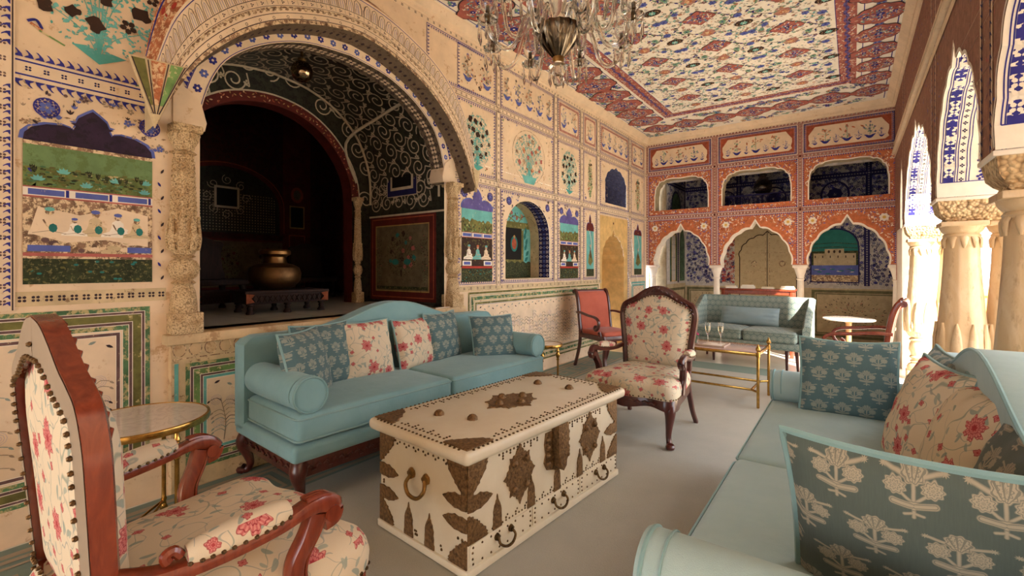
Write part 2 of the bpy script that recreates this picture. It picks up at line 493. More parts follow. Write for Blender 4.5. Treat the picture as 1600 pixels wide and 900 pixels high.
def cusps(w, h, n=9, point=0.16, depth=0.05, base='ellipse'):
    """outline of a cusped arch head from (-w/2,0) over the apex (0,h) to (w/2,0)"""
    half = []
    hb = h * (1 - point)
    k = n // 2
    nodes = []
    for i in range(k + 1):
        a = (PI / 2) * i / (k + 0.42)
        nodes.append((-w / 2 * math.cos(a), hb * math.sin(a)))
    for i in range(k):
        p, q = nodes[i], nodes[i + 1]
        mx, my = (p[0] + q[0]) / 2, (p[1] + q[1]) / 2
        l = math.hypot(mx, my) or 1
        dx, dy = q[0] - p[0], q[1] - p[1]; dl = math.hypot(dx, dy)
        ox, oy = -dy / dl, dx / dl
        for j in range(6):
            t = j / 6
            b = math.sin(PI * t) * depth * w
            half.append((p[0] + dx * t + ox * b, p[1] + dy * t + oy * b))
    p = nodes[-1]
    for j in range(7):           # ogee point
        t = j / 6
        x = p[0] * (1 - t); y = p[1] + (h - p[1]) * (0.55 * math.sin(PI / 2 * t) + 0.45 * t ** 3)
        half.append((x, y))
    right = [(-x, y) for x, y in half[:-1]][::-1]
    return half + right
# ================================================================ THE ROOM
XL, XR, YB, ZC = -3.15, 0.49, 8.57, 3.72
YN = -3.4                      # near open end of the hall
rnd = random.Random(7)

def wall_fn_left(x): return lambda u, v, o: (x + o, u, v)
def frame_dots(C, a0, b0, a1, b1, mat='purplebrown', step=0.055, r=0.010): C.dots((a0, b0), (a1, b1), step, r, mat)

# ---- arch curves of the big opening in the left wall (y, z)
AC = 2.15
def arch_half(pts, dz=0.0): 
    L_ = [(AC - d, z + dz) for d, z in pts]; R_ = [(AC + d, z + dz) for d, z in pts[:-1]][::-1]
    return L_ + R_
INTR = arch_half(spline([(1.03, 2.10), (1.02, 2.26), (0.95, 2.48), (0.84, 2.64), (0.62, 2.80), (0.34, 2.91), (0.0, 2.95)], 5))
LIP = arch_half(spline([(1.30, 2.06), (1.12, 2.42), (0.90, 2.68), (0.66, 2.86), (0.40, 2.97), (0.18, 3.03), (0.0, 3.05)], 6))

# ---- left wall
C = Canvas(wall_fn_left(XL))
door_hole = [(6.64, 0.0), (6.64, 1.36)] + [(7.07 + a, 1.36 + b) for a, b in cusps(0.86, 0.56, 9, 0.2, 0.03)] + [(7.50, 1.36), (7.50, 0.0)]
def arc_hole(yc, w, z0, zs, zt, n=14, sq=1.0):
    return [(yc - w / 2, z0)] + [(yc - w / 2 * math.cos(PI * i / n), zs + (zt - zs) * math.sin(PI * i / n) ** sq) for i in range(n + 1)] + [(yc + w / 2, z0)]
niche_hole = arc_hole(4.62, 0.94, 1.17, 1.66, 2.10, 16, 0.9)
win_hole = [(6.76, 2.33), (6.76, 2.62)] + [(7.18 + a, 2.62 + b) for a, b in cusps(0.84, 0.33, 7, 0.12, 0.03)] + [(7.60, 2.62), (7.60, 2.33)]
arch_hole = [(1.12, 0.92)] + INTR + [(3.18, 0.92)]
outer = [(YN, 0), (6.64, 0.0)] + [] + []
# the door hole touches the floor, so it is part of the outline
outline = [(YN, 0)] + door_hole + [(YB, 0), (YB, ZC), (YN, ZC)]
C.holed(outline, [arch_hole[::-1], niche_hole[::-1], win_hole[::-1]], 'plaster', 0)
def jamb(C, hole, depth, mat, fn, closed=False):
    n = len(hole)
    for i in range(n if closed else n - 1):
        p, q = hole[i], hole[(i + 1) % n]
        C.face3([fn(p[0], p[1], 0), fn(q[0], q[1], 0), fn(q[0], q[1], -depth), fn(p[0], p[1], -depth)], mat)
F = wall_fn_left(XL)
jamb(C, door_hole, 0.45, 'sandstone', F)
jamb(C, niche_hole, 0.30, 'creamdirty', F, True)
jamb(C, win_hole, 0.35, 'aisleblue', F, True)

# grid of raised plaster bands between the painted panels
VB = [(0.28, 0.36), (3.98, 4.05), (5.20, 5.28), (5.93, 6.01), (6.46, 6.56), (7.72, 7.80)]
for a, b in VB:
    z0 = 1.10; z1 = 3.58
    C.rect(a, z0, b, z1, 'cream', 6)
    C.line([(a + .008, z0), (a + .008, z1)], 0.005, 'ink', 7); C.line([(b - .008, z0), (b - .008, z1)], 0.005, 'ink', 7)
    C.dots(((a + b) / 2, z0), ((a + b) / 2, z1), 0.075, 0.013, 'purplebrown', 7)
for a, b in ((2.18, 2.25), (3.01, 3.07)):
    C.rect(3.30, a, YB, b, 'cream', 6)
    C.line([(3.3, a + .008), (YB, a + .008)], 0.005, 'ink', 7); C.line([(3.3, b - .008), (YB, b - .008)], 0.005, 'ink', 7)
    C.dots((3.3, (a + b) / 2), (YB, (a + b) / 2), 0.075, 0.013, 'purplebrown', 7)
C.rect(3.3, 1.055, 6.6, 1.11, 'creamdirty', 6); C.dots((3.3, 1.085), (6.6, 1.085), 0.10, 0.014, 'purplebrown', 7)
C.rect(YN, 3.565, YB, 3.60, 'cream', 6); C.dots((YN, 3.583), (YB, 3.583), 0.075, 0.012, 'ink', 7)

# left of the arch
C.rect(YN, 2.19, 0.93, 2.29, 'cream', 3)
for z in (2.21, 2.275): C.line([(YN, z), (0.93, z)], 0.008, 'blue', 4)
C.dots((0.0, 2.243), (0.93, 2.243), 0.062, 0.012, 'bluedeep', 4, 4)
C.hooks((0.28, 2.293), (0.93, 2.293), 0.036, 1, 'blue', 4, 1.0)
C.hooks((0.93, 2.188), (0.28, 2.188), 0.036, 1, 'blue', 4, 1.0)
C.hooks((0.345, 2.33), (0.345, 3.55), 0.03, 1, 'blue', 8); C.hooks((0.345, 1.12), (0.345, 2.16), 0.024, 1, 'blue', 8)
C.tree(0.66, 2.72, 0.25, 0.34, random.Random(3), 'turq', ('brown',), 19, 'teal', lf=0.032, dens=1.1, fs=1.2)
for k, (yy, zz, sd) in enumerate(((0.40, 2.47, 1), (0.94, 2.36, -1))):
    C.line(spline([(yy, zz), (yy + .03 * sd, zz + .015), (yy + .05 * sd, zz - .02)], 6), 0.012, 'blue', 4)
    C.line([(yy + .01 * sd, zz - .005), (yy + .05 * sd, zz - .028)], 0.012, 'orangeworn', 4); C.line([(yy + .04 * sd, zz - .03), (yy + .13 * sd, zz - .07)], 0.008, 'greenlight', 4)
# painted niches: night sky, meadow, garden rail, court scene, hedge
def cusp_niche(yc, w, z0, z1):
    hh = 0.22 * (z1 - z0) if w > 0.3 else 0.26 * (z1 - z0)
    zs = z1 - hh
    q = [(-.5, 0), (-.49, .18), (-.44, .34), (-.34, .46), (-.22, .50), (-.16, .46), (-.15, .42), (-.13, .54), (-.17, .60), (-.13, .62), (-.11, .76), (-.05, .90), (0, 1)]
    q = q + [(-a, b) for a, b in q[:-1]][::-1]
    return zs, [(yc + a * w, zs + b * hh) for a, b in q]
def scene_niche(C, yc, w, z0, z1, seed, top='nightsky', faded=False, tall=False):
    r = random.Random(seed); H = z1 - z0
    zs, head = cusp_niche(yc, w, z0, z1)
    a, b = yc - w / 2, yc + w / 2
    C.poly([(yc + (y - yc) * 1.06, zs + (z - zs) * 1.05 + .004) for y, z in head], 'bluelight', 2)
    C.poly(head, top, 3)
    zsky = zs - 0.10 * H
    if tall:
        C.rect(a, z0, b, zs, 'turq', 3); C.rect(a, z0, b, z0 + .12 * H, 'hedge', 4)
        x = yc; C.line(spline([(x - w * .1, zs), (x + w * .15, zs - .2 * H), (x - .05 * w, zs - .38 * H)], 6), 0.012, 'white', 4)
        C.poly([(x - w * .3, z0 + .22 * H), (x - w * .2, z0 + .34 * H), (x, z0 + .45 * H), (x + w * .2, z0 + .36 * H), (x + w * .35, z0 + .24 * H), (x, z0 + .17 * H)], 'olive', 4)
        C.disc(x, z0 + .5 * H, .02, 'skin', 5); C.line([(x, z0 + .47 * H), (x, z0 + .3 * H)], 0.022, 'maroon', 5)
        return
    zr = z0 + H * 0.53                       # garden rail
    if faded:
        C.rect(a, zr, b, zs, 'meadow', 3); C.rect(a, zs - .045 * H, b, zs + .0, 'stainbrown', 4); C.rect(a, zs - .14 * H, b, zs - .02 * H, 'meadowtop', 4)
        for i in range(9):
            x = a + w * (.05 + .9 * r.random()); y = zs - .16 * H - .03 * H * r.random()
            for d in (-.25, 0, .25): C.leaf(x, y, .035, PI / 2 + d, 'hedge', 5, .25)
        for i in range(130): C.disc(a + .015 + (w - .03) * r.random(), zr + .015 + (zs - zr - .15 * H) * r.random(), .012, r.choice(('olive', 'greenband', 'hedge')), 4, .005, 6)
        for fx, fz in ((.28, .30), (.68, .22), (.10, .10), (.45, .04), (.93, .02), (.97, .25)):
            for d in (-1.1, -.55, 0, .55, 1.1): C.leaf(min(b - .03, max(a + .03, a + w * fx)), zr + .01 + (zs - zr) * fz, .03, PI / 2 + d, 'turq', 5, .4)
    else:
        C.rect(a, zr, b, zs, 'turq', 3)
        top_ = [(a, zr)]
        for i in range(17): top_.append((a + w * i / 16, zr + (zs - zr) * (.42 + .16 * r.random() + (.1 if i % 4 == 1 else 0))))
        C.poly(top_ + [(b, zr)], 'olive', 4)
        for i in range(60): C.disc(a + .02 + (w - .04) * r.random(), zr + .01 + (zs - zr) * .4 * r.random(), .010, r.choice(('hedge', 'meadow', 'greenlight')), 5, .012, 6)
    C.rect(a, zr - .05 * H, b, zr, 'white', 4); C.line([(a, zr - .052 * H), (b, zr - .052 * H)], .008, 'pinkred', 5); C.line([(a, zr), (b, zr)], .006, 'pinkred', 5)
    nseg = max(2, int(w / .13))
    for i in range(nseg):
        x0 = a + w * (i + .1) / nseg; x1 = a + w * (i + .86) / nseg
        C.rect(x0, zr - .042 * H, x1, zr - .010 * H, 'bluelight', 5)
        C.rect(x1 + w * .03 / nseg, zr - .045 * H, x1 + w * .10 / nseg, zr - .005 * H, 'blue', 5)
    zh = z0 + .14 * H
    if faded:
        C.rect(a, zh, b, zr - .055 * H, 'stainbrown', 3)
        for i in range(46): C.disc(a + .04 + (w - .08) * r.random(), zh + .02 + (zr - zh - .12) * r.random(), .03 * r.random() + .012, r.choice(('creamdirty', 'purplebrown', 'cream', 'stainbrown')), 4, .012, 8)
        C.poly([(a + .02, zh + .12), (a + w * .3, zh + .08), (a + w * .6, zh + .1), (b - .02, zh + .07), (b - .02, zh + .24), (a + w * .7, zh + .27), (a + w * .4, zh + .22), (a + .05, zh + .25)], 'cream', 4)
        for fx, hh in ((.18, .15), (.36, .10), (.52, .15), (.70, .14), (.86, .12)): C.figure(a + w * fx, zh + .115, hh * .9, r.choice(('white', 'creamdirty', 'fadelilac', 'cream')), 'stainbrown', r.choice(('turq', 'bluelight')), 5); C.disc(a + w * fx + .012, zh + .15, .016, 'tealdark', 6, .022, 8)
        for x0, x1 in ((.03, .33), (.78, .99)): C.rect(a + w * x0, zh + .035, a + w * x1, zh + .065, 'bluelight', 5)
        C.rect(a, zh + .012, b, zh + .028, 'pinkred', 5)
    else:
        C.rect(a, zh, b, zr - .055 * H, 'brown', 3)
        for i in range(60):
            x, z = a + .015 + (w - .03) * r.random(), zh + .08 + (zr - zh - .14) * r.random()
            C.petals(x, z, .012, 'olive', 4, 3, r.random())
        nf = 3 if w > .4 else 2
        for i in range(nf): C.figure(a + w * (.22 + .56 * i / max(1, nf - 1)), zh + .10, .15, ('white', 'turq', 'cream')[i % 3], 'skin', ('turq', 'orange')[i % 2], 5)
        for x0, x1 in ((.02, .30), (.70, .98)): C.rect(a + w * x0, zh + .035, a + w * x1, zh + .085, 'white', 5); C.rect(a + w * (x0 + .04), zh + .045, a + w * (x1 - .04), zh + .075, 'bluelight', 6)
        C.rect(a, zh + .008, b, zh + .03, 'red', 5)
    C.rect(a, z0, b, zh, 'hedge', 3)
    for i in range(40): C.disc(a + .01 + (w - .02) * r.random(), z0 + .01 + (zh - z0 - .02) * r.random(), .010, r.choice(('hedge', 'olive', 'tealdark')), 4, .006, 6)
def spandrels(C, a0, b0, a1, b1, zs, seed, yc, w):
    r = random.Random(seed)
    mats = ('ink', 'blue', 'bluelight', 'purplebrown')
    def av(x, y): return abs(x - yc) < w * (0.56 if y < zs else 0.56 * max(0.12, 1 - (y - zs) / (b1 - zs) * 1.4))
    C.sprigs(a0 + .03, zs - .1, a1 - .03, b1 - .03, int(70 * (a1 - a0)) + 8, mats, .026, r, 3, av)
    for x in (a0 + .11 * (a1 - a0) + .03, a1 - .11 * (a1 - a0) - .03):
        for q in range(9): C.petals(x + .032 * math.cos(q * .7), b1 - .115 + .032 * math.sin(q * .7), .016, 'blue', 3, 4, q)
        C.ring(x, b1 - .115, .045, .006, 'blue', 4, n=18); C.petals(x, b1 - .115, .03, 'bluelight', 4, 5)
    for x in (a0 + .045, a1 - .045):
        n = int((zs - b0) / .075)
        for i in range(n): C.leaf(x, b0 + .03 + i * .075, .03, PI / 2 + (.5 if i % 2 else -.5), mats[i % 2], 3, .4)
scene_niche(C, 0.635, 0.50, 1.22, 2.10, 5, 'nightsky', True)
C.rect(0.36, 1.115, 0.95, 1.185, 'creamdirty', 2); C.dots((0.36, 1.15), (0.95, 1.15), .045, .016, 'ink', 3)
spandrels(C, 0.37, 1.2, 0.97, 2.19, 1.92, 6, 0.635, 0.50)
C.sprigs(0.38, 1.93, 0.97, 2.17, 90, ('fadeink', 'fadeink', 'stainbrown'), .022, random.Random(9), 2)
# right of the arch: row of painted niches and doors
for i, (a, b) in enumerate(((3.36, 3.97), (4.06, 5.19), (5.29, 5.92), (6.02, 6.45), (6.57, 7.71), (7.81, 8.46))):
    z0, z1 = 1.115, 2.175
    # lower row
    if i in (0, 2): 
        C.panel_frame(a, z0 + .01, b, z1, .026); w = (b - a) * .80; scene_niche(C, (a + b) / 2, w, 1.15, 2.11, 20 + i, 'violet'); spandrels(C, a, z0, b, z1, 1.92, 30 + i, (a + b) / 2, w)
    elif i == 1:
        C.panel_frame(a, z0 + .01, b, z1, .028); spandrels(C, a, z0, b, z1, 1.75, 41, 4.62, .98)
    elif i in (3, 5):
        C.panel_frame(a, z0 + .01, b, z1, .026); scene_niche(C, (a + b) / 2, (b - a) * .55, 1.17, 2.08, 50 + i, 'maroon', tall=True); C.sprigs(a + .03, 1.8, b - .03, 2.14, 30, ('orangeworn', 'bluelight'), .022, rnd, 3)
    else:
        C.rect(a, 0, 6.64, 2.12, 'sandstone', 1); C.rect(7.50, 0, b - .06, 2.12, 'sandstone', 1); 
        C.holed([(6.64, 1.36), (6.64, 2.12), (7.50, 2.12), (7.50, 1.36)] + [(7.07 - x, 1.36 + y) for x, y in cusps(0.86, 0.56, 9, 0.2, 0.03)], [], 'sandstone', 1)
        C.hooks((a, 2.165), (b, 2.165), .03, -1, 'blue', 3); C.hooks((b - .03, 2.15), (b - .03, 0.1), .035, 1, 'bluelight', 3)
        C.line([(b - .06, 0), (b - .06, 2.12)], .006, 'ink', 3); C.disc(7.07, 2.02, .02, 'maroon', 3)
    # middle row
    z0, z1 = 2.26, 3.005
    C.panel_frame(a, z0, b, z1, .026 if b - a > .5 else .02)
    yc = (a + b) / 2
    if i in (0, 2): C.tree(yc, 2.62, (b - a) * .36, .29, random.Random(60 + i), 'turq', ('brown',), 15 if i else 17, 'teal', lf=.03, dens=1.0, fs=1.1)
    elif i == 1:
        C.tree(yc, 2.63, .31, .29, random.Random(61), 'turq', ('orangeworn', 'stainbrown', 'pinkred'), 18, 'teal', lf=.026, dens=1.3, fs=.8)
        C.ring(yc, 2.63, .345, .005, 'stainbrown', 3, .315, 36)
        C.poly([(yc - .16, 2.40), (yc + .16, 2.40), (yc + .10, 2.31), (yc - .10, 2.31)], 'turq', 4)
    elif i in (3, 5): C.tree(yc, 2.62, (b - a) * .17, .30, random.Random(64 + i), 'greenlight', ('brown', 'orangeworn'), 9, 'tealdark', lf=.028, dens=.5, fs=2.0, base=False)
    if i != 4: 
        C.sprigs(a + .04, z0 + .04, b - .04, z1 - .04, int(60 * (b - a)), ('bluelight', 'orangeworn', 'fadeink', 'ink', 'greenlight'), .03, random.Random(70 + i), 2, lambda x, y: math.hypot((x - yc) / ((b - a) * .40), (y - 2.63) / .34) < 1)
    else: C.sprigs(a + .04, z0 + .02, b - .04, z1 - .04, 130, ('orangeworn', 'bluelight', 'fadeink'), .026, random.Random(75), 2, lambda x, y: abs(x - 7.18) < .46 and y < 2.95)
    # top row
    z0, z1 = 3.08, 3.555
    C.panel_frame(a, z0, b, z1, .024 if b - a > .5 else .018)
    r = random.Random(80 + i)
    if i >= 2:
        C.rect(a + .045, z0 + .045, b - .045, z1 - .045, 'bandpink', 2)
        q = .075; C.poly([(a + q, z0 + q + .03), (a + q + .03, z0 + q), (b - q - .03, z0 + q), (b - q, z0 + q + .03), (b - q, z1 - q - .03), (b - q - .04, z1 - q), (a + q + .04, z1 - q), (a + q, z1 - q - .03)], 'cream', 3)
    n = max(1, int((b - a) / .22))
    for k in range(n): C.shrub(a + (b - a) * (k + .5) / n, z0 + .11, .27, 'greyleaf', r.choice(('bluelight', 'orangeworn')), r, 'bluelight', 4)
    C.sprigs(a + .09, z0 + .08, b - .09, z1 - .08, int(34 * (b - a)), ('ink', 'bluelight', 'fadeink', 'stainbrown'), .03, r, 4)
# spandrel field above the hood
C.panel_frame(2.95, 3.08, 3.97, 3.555, .024)
C.sprigs(3.4, 3.1, 3.9, 3.5, 22, ('orangeworn', 'ink', 'red'), .03, rnd, 2)
C.line([(0.30, 3.30), (1.2, 3.30)], .008, 'blue', 3)
C.sprigs(0.4, 3.15, 1.0, 3.5, 24, ('orangeworn', 'ink'), .03, rnd, 2)

# dado: nested green stripes round a faded flower panel
def dado(C, a0, b0, a1, b1, seed, widths=(.018, .012, .034, .012, .022, .010, .016), cols=('greenband', 'purplebrown', 'olive', 'purplebrown', 'greenband', 'cream', 'purplebrown'), rows=3, lay=2, dens=1.0):
    x0, y0, x1, y1 = a0, b0, a1, b1
    for w, c in zip(widths, cols):
        C.box(x0, y0, x1, y1, w, c, lay); x0 += w; y0 += w; x1 -= w; y1 -= w
        C.box(x0, y0, x1, y1, .003, 'white', lay + 1)
    C.rect(x0, y0, x1, y1, 'cream', lay)
    r = random.Random(seed); n = int((x1 - x0) / .16 * dens)
    for i in range(n):
        x = x0 + (x1 - x0) * (i + .5) / n; h = (y1 - y0) * (.62 + .25 * r.random())
        pts = spline([(x, y0 + .02), (x + .02 * (r.random() - .5), y0 + h * .5), (x + .05 * (r.random() - .5), y0 + h)], 6)
        C.line(pts, .005, 'fadeink', lay + 1)
        for k in range(26):
            t = .12 + .85 * r.random(); p = pts[int(t * (len(pts) - 1))]; sd = r.choice((-1, 1)); m_ = r.choice(('fadeink', 'fadeink', 'greyleaf', 'ink'))
            q = spline([p, (p[0] + sd * .025, p[1] + .02), (p[0] + sd * .06, p[1] + .012)], 4); C.line(q, .0038, m_, lay + 1)
            C.leaf(q[-1][0], q[-1][1], .026, (0 if sd > 0 else PI) - sd * .7, m_, lay + 1, .4)
        for k in range(3):
            px, py = x + .09 * (r.random() - .5), y0 + h * (.4 + .6 * r.random())
            for j in range(3): C.ring(px, py, .012 + .009 * j, .002, 'fadelilac', lay + 1, n=10)
    for i in range(int((x1 - x0) / .07)):
        C.leaf(x0 + .04 + i * .07, y1 - .035 - .01 * (i % 2), .035, -.5 if i % 2 else .4, 'greyleaf' if i % 3 else 'ink', lay + 2, .4)
dado(C, YN + .1, .17, 0.28 - .45, 1.075, 1)
dado(C, -0.13, .17, 0.875, 1.085, 2, (.022, .014, .040, .016, .026, .010, .018))
dado(C, 3.52, .14, 6.52, 1.045, 3, (.022, .022, .040, .020, .024, .008), ('olive', 'creamdirty', 'greenband', 'creamdirty', 'olive', 'purplebrown'), dens=1.6)
dado(C, 7.84, .14, 8.50, 1.045, 4, (.03, .012, .03, .01), ('turq', 'cream', 'turq', 'purplebrown'))
wall_left = struct(C.build('wall_left'))

# niche back (painted garden with the shuttered window), its right jamb in dark blue arabesque
C = Canvas(lambda u, v, o: (XL - .30 + o, u, v))
C.rect(4.1, 1.1, 5.15, 2.15, 'olive', 0)
C.rect(4.15, 1.78, 5.1, 2.12, 'turq', 1); C.rect(4.15, 1.80, 5.1, 1.88, 'olive', 2)
for k in range(4): C.line(spline([(4.3 + .2 * k, 1.75), (4.5 + .2 * k, 1.95), (4.75 + .15 * k, 1.88 + .04 * k)], 6), .014, 'olive', 3)
for k in range(5): C.petals(4.45 + .11 * k, 1.93 + .03 * (k % 3), .028, 'red', 3); C.leaf(4.35 + .13 * k, 2.0, .08, -.4 * k, 'greenband', 3)
C.rect(4.93, 1.35, 5.12, 1.80, 'turq', 2)
for k in range(6): C.leaf(4.95 + .03 * (k % 2), 1.38 + .07 * k, .10, .6 + .2 * k, 'tealdark', 3, .5)
C.rect(4.17, 1.38, 4.90, 1.82, 'olive', 3); C.rect(4.19, 1.40, 4.52, 1.80, 'black', 4); C.rect(4.54, 1.40, 4.88, 1.80, 'black', 4)
C.line([(4.53, 1.40), (4.53, 1.80)], .016, 'drabolive', 5)
C.disc(4.72, 1.60, .075, 'tealdark', 5, .10, 16); C.disc(4.72, 1.60, .05, 'rustfloor', 6, .07, 14); C.disc(4.72, 1.69, .02, 'gold', 7)
C.rect(4.12, 1.17, 5.12, 1.36, 'hedge', 3)
for k in range(8): C.disc(4.17 + .125 * k, 1.34, .06, 'hedge', 4, .04, 10)
struct(C.build('wall_niche'))
jp = [(5.09, 1.17), (5.09, 1.40)] + [p for p in niche_hole[::-1][1:10]]
cumj = [0]
for a_, b_ in zip(jp, jp[1:]): cumj.append(cumj[-1] + math.hypot(b_[0] - a_[0], b_[1] - a_[1]))
def jfn(s, d, o):
    s = min(max(s, 0), cumj[-1] - 1e-5); i = 0
    while cumj[i + 1] < s: i += 1
    t = (s - cumj[i]) / (cumj[i + 1] - cumj[i]); y = jp[i][0] * (1 - t) + jp[i + 1][0] * t; z = jp[i][1] * (1 - t) + jp[i + 1][1] * t
    dx, dz = 4.62 - y, 1.5 - z; l = math.hypot(dx, dz); return (XL - d, y + dx / l * (o + .001), z + dz / l * (o + .001))
C = Canvas(jfn)
for k in range(24): C.rect(cumj[-1] * k / 24, 0, cumj[-1] * (k + 1) / 24, .16, 'bluedeep', 1)
for k in range(int(cumj[-1] / .06)):
    for j in range(3): C.petals(.03 + .06 * k, .03 + .05 * j, .024, 'bluelight' if j == 1 else 'fadelilac', 2, 4, .78 * (k % 2))
struct(C.build('trim_1'))
C = Canvas(lambda u, v, o: (XL - .015 + o, u, v))
pts = [(4.62 + (p[0] - 4.62), p[1]) for p in niche_hole]
# recesses behind the door and the upper window
C = Canvas(lambda u, v, o: (XL - .45 + o, u, v))
C.rect(6.4, 0, 7.8, 2.2, 'sandstone', 0)
C.poly([(7.02, 0), (7.02, 1.55), (7.05, 1.66), (7.12, 1.74), (7.18, 1.66), (7.2, 1.55), (7.2, 0)], 'stainbrown', 1)
C.line([(7.02, 0), (7.02, 1.55)], .02, 'sandstone', 2); C.line([(7.22, 0), (7.22, 1.55)], .02, 'sandstone', 2)
struct(C.build('door_1'))
C = Canvas(lambda u, v, o: (XL - .35 + o, u, v))
C.rect(6.6, 2.2, 7.7, 3.05, 'black', 0)
C.rect(6.98, 2.3, 7.62, 3.0, 'bluedeep', 1)
for k in range(9):
    for j in range(7): C.petals(7.02 + .095 * j, 2.35 + .075 * k, .035, 'fadeink' if (j + k) % 2 else 'mirrordark', 2, 5, .3 * j)
struct(C.build('window_1'))

# cornice
def cornice(pts, name):
    bm = bmesh.new()
    prof = [(-.02, 0), (0.012, 0), (0.012, .02), (0.03, .03), (0.034, .055), (0.06, .075), (0.075, .10), (0.10, .115), (0.10, .135), (-.02, .135)]
    for (p, q, nrm) in pts:
        A = [bm.verts.new((p[0] + nrm[0] * a + nrm[2] * a, p[1] + nrm[1] * a + nrm[3] * a, 3.60 + b)) for a, b in prof]
        B = [bm.verts.new((q[0] + nrm[0] * a + nrm[4] * a, q[1] + nrm[1] * a + nrm[5] * a, 3.60 + b)) for a, b in prof]
        for i in range(len(prof) - 1): bm.faces.new((A[i], B[i], B[i + 1], A[i + 1]))
    return struct(bm_obj(name, bm, P['cream']))
cornice([((XL, YN), (XL, YB), (1, 0, 0, 0, 0, -1)), ((XL, YB), (XR, YB), (0, -1, 1, 0, -1, 0)), ((XR, YB), (XR, YN), (-1, 0, 0, -1, 0, 0))], 'trim_2')

# ceiling
C = Canvas(lambda u, v, o: (u, v, ZC - o))
C.grid(XL - .1, YN, XR + .1, YB + .1, 'ceilwhite', 0)
x0, x1, y1 = XL + .13, XR - .13, YB - .13
C.line([(x0, YN), (x0, y1), (x1, y1), (x1, YN)], .010, 'blue', 2)
bx0, bx1, by1 = -2.44, -0.02 + .06, 7.50     # outer edge of the red band
w = .17
for (a, b, c, d) in ((bx0, YN, bx0 + w, by1), (bx1 - w, YN, bx1, by1), (bx0, by1 - w, bx1, by1)): C.rect(a, b, c, d, 'medallion', 2)
C.line([(bx0 - .05, YN), (bx0 - .05, by1 + .05), (bx1 + .05, by1 + .05), (bx1 + .05, YN)], .008, 'blue', 2)
C.line([(bx0, YN), (bx0, by1), (bx1, by1), (bx1, YN)], .008, 'white', 3)
C.line([(bx0 + w, YN), (bx0 + w, by1 - w), (bx1 - w, by1 - w), (bx1 - w, YN)], .006, 'blue', 3)
r = random.Random(11)
def bandfill(a, b, c, d, vert):
    n = int(((d - b) if vert else (c - a)) / .026)
    for i in range(n):
        t = (i + .5) / n
        for s_ in (-1, 1):
            for q in range(2):
                off = s_ * (.028 + .040 * r.random()); rr = .0095
                x, y = ((a + c) / 2 + off, b + (d - b) * (i + r.random()) / n) if vert else (a + (c - a) * (i + r.random()) / n, (b + d) / 2 + off)
                C.leaf(x, y, .03, r.random() * 6, r.choice(('white', 'orangeworn', 'cream', 'mauve')), 3, .4)
        x, y = ((a + c) / 2 + .012 * math.sin(i), b + (d - b) * t) if vert else (a + (c - a) * t, (b + d) / 2 + .012 * math.sin(i))
        C.petals(x, y, .019, 'bluelight' if i % 3 else 'blue', 4, 4, i)
bandfill(bx0, -1, bx0 + w, by1 - w, True); bandfill(bx1 - w, 1.5, bx1, by1 - w, True); bandfill(bx0, by1 - w, bx1, by1, False)
def medallion(x, y, R, rot, seed, sx=1.0, lobes=8, base='medallion', lay=3, rnd_=False):
    r = random.Random(seed); c, d = math.cos(rot), math.sin(rot)
    def T(u, v): return (x + (u * c - v * d), y + (u * d + v * c))
    def outl(k): 
        o = []
        for i in range(64):
            t = 2 * PI * i / 64; q = abs(math.cos(t)) + abs(math.sin(t))
            rr = R * k * ((1.22 / (q ** .9)) if not rnd_ else (1.06 / q ** .12 * (1 + .05 * math.cos(4 * t)))) * (1 + (.13 if rnd_ else .06) * abs(math.sin(lobes * t / 2)))
            o.append(T(rr * math.cos(t) * sx, rr * math.sin(t)))
        return o
    C.poly(outl(1.06), 'ink', lay); C.poly(outl(1.0), base, lay + 1)
    for i in range(int((5200 if rnd_ else 3800) * R * R * sx) + 14):
        t = r.random() * 6.283; q = math.sqrt(r.random()) * .88
        u, v = R * q * math.cos(t) * sx, R * q * math.sin(t)
        if not rnd_ and abs(u) / sx + abs(v) > R * 1.15: continue
        C.leaf(*T(u, v), .034, r.random() * 6, r.choice(('white', 'orange', 'cream', 'mauve', 'bluelight', 'turq')), lay + 2, .36)
    for u, v in ((0, 0), (.55 * sx, 0), (-.55 * sx, 0), (0, .5), (0, -.5)):
        px, py = T(u * R, v * R); z = R * (.24 if u == 0 and v == 0 else .15)
        C.petals(px, py, z, 'blue', lay + 3, 6, .2, 'white')
# border medallions all round
ys = [7.92 - .46 * k for k in range(1, 23)]
for k, yy in enumerate(ys):
    medallion(-2.76, yy, .20, (.15 if k % 2 else -.1), 100 + k, 1.20, 7, 'medallion', 3, True)
    if yy > 2: medallion(.215, yy, .165, 0, 140 + k, 1.22, 10, 'medallion', 3, True)
for k in range(7): medallion(-2.72 + .49 * k, 7.99, .185, 0, 160 + k, 1.12, 7, 'medallion', 3, True)
for k in range(230):
    x, y = rnd.choice(((-3.0 + .1 * rnd.random(), 8.4 - 9 * rnd.random()), (-2.54 - .06 * rnd.random(), 7.4 - 8 * rnd.random()), (-3 + 3.3 * rnd.random(), 8.22 + .18 * rnd.random()), (-2.4 + 2.5 * rnd.random(), 7.6 + .12 * rnd.random())))
    C.sprigs(x - .05, y - .05, x + .05, y + .05, 6, ('bluelight', 'greyleaf', 'leafgreen', 'blue', 'orangeworn'), .055, rnd, 2)
for k, yy in enumerate(ys):
    for sx_ in (-2.98, -2.56):
        C.petals(sx_ + .02, yy + .23, .045, 'bluelight', 3, 6); C.leaf(sx_, yy + .33, .08, 1.2, 'leafgreen', 3); C.leaf(sx_, yy + .24, .08, -1.2, 'leafgreen', 3)
    C.petals(.215, yy + .23, .04, 'bluelight', 3, 6)
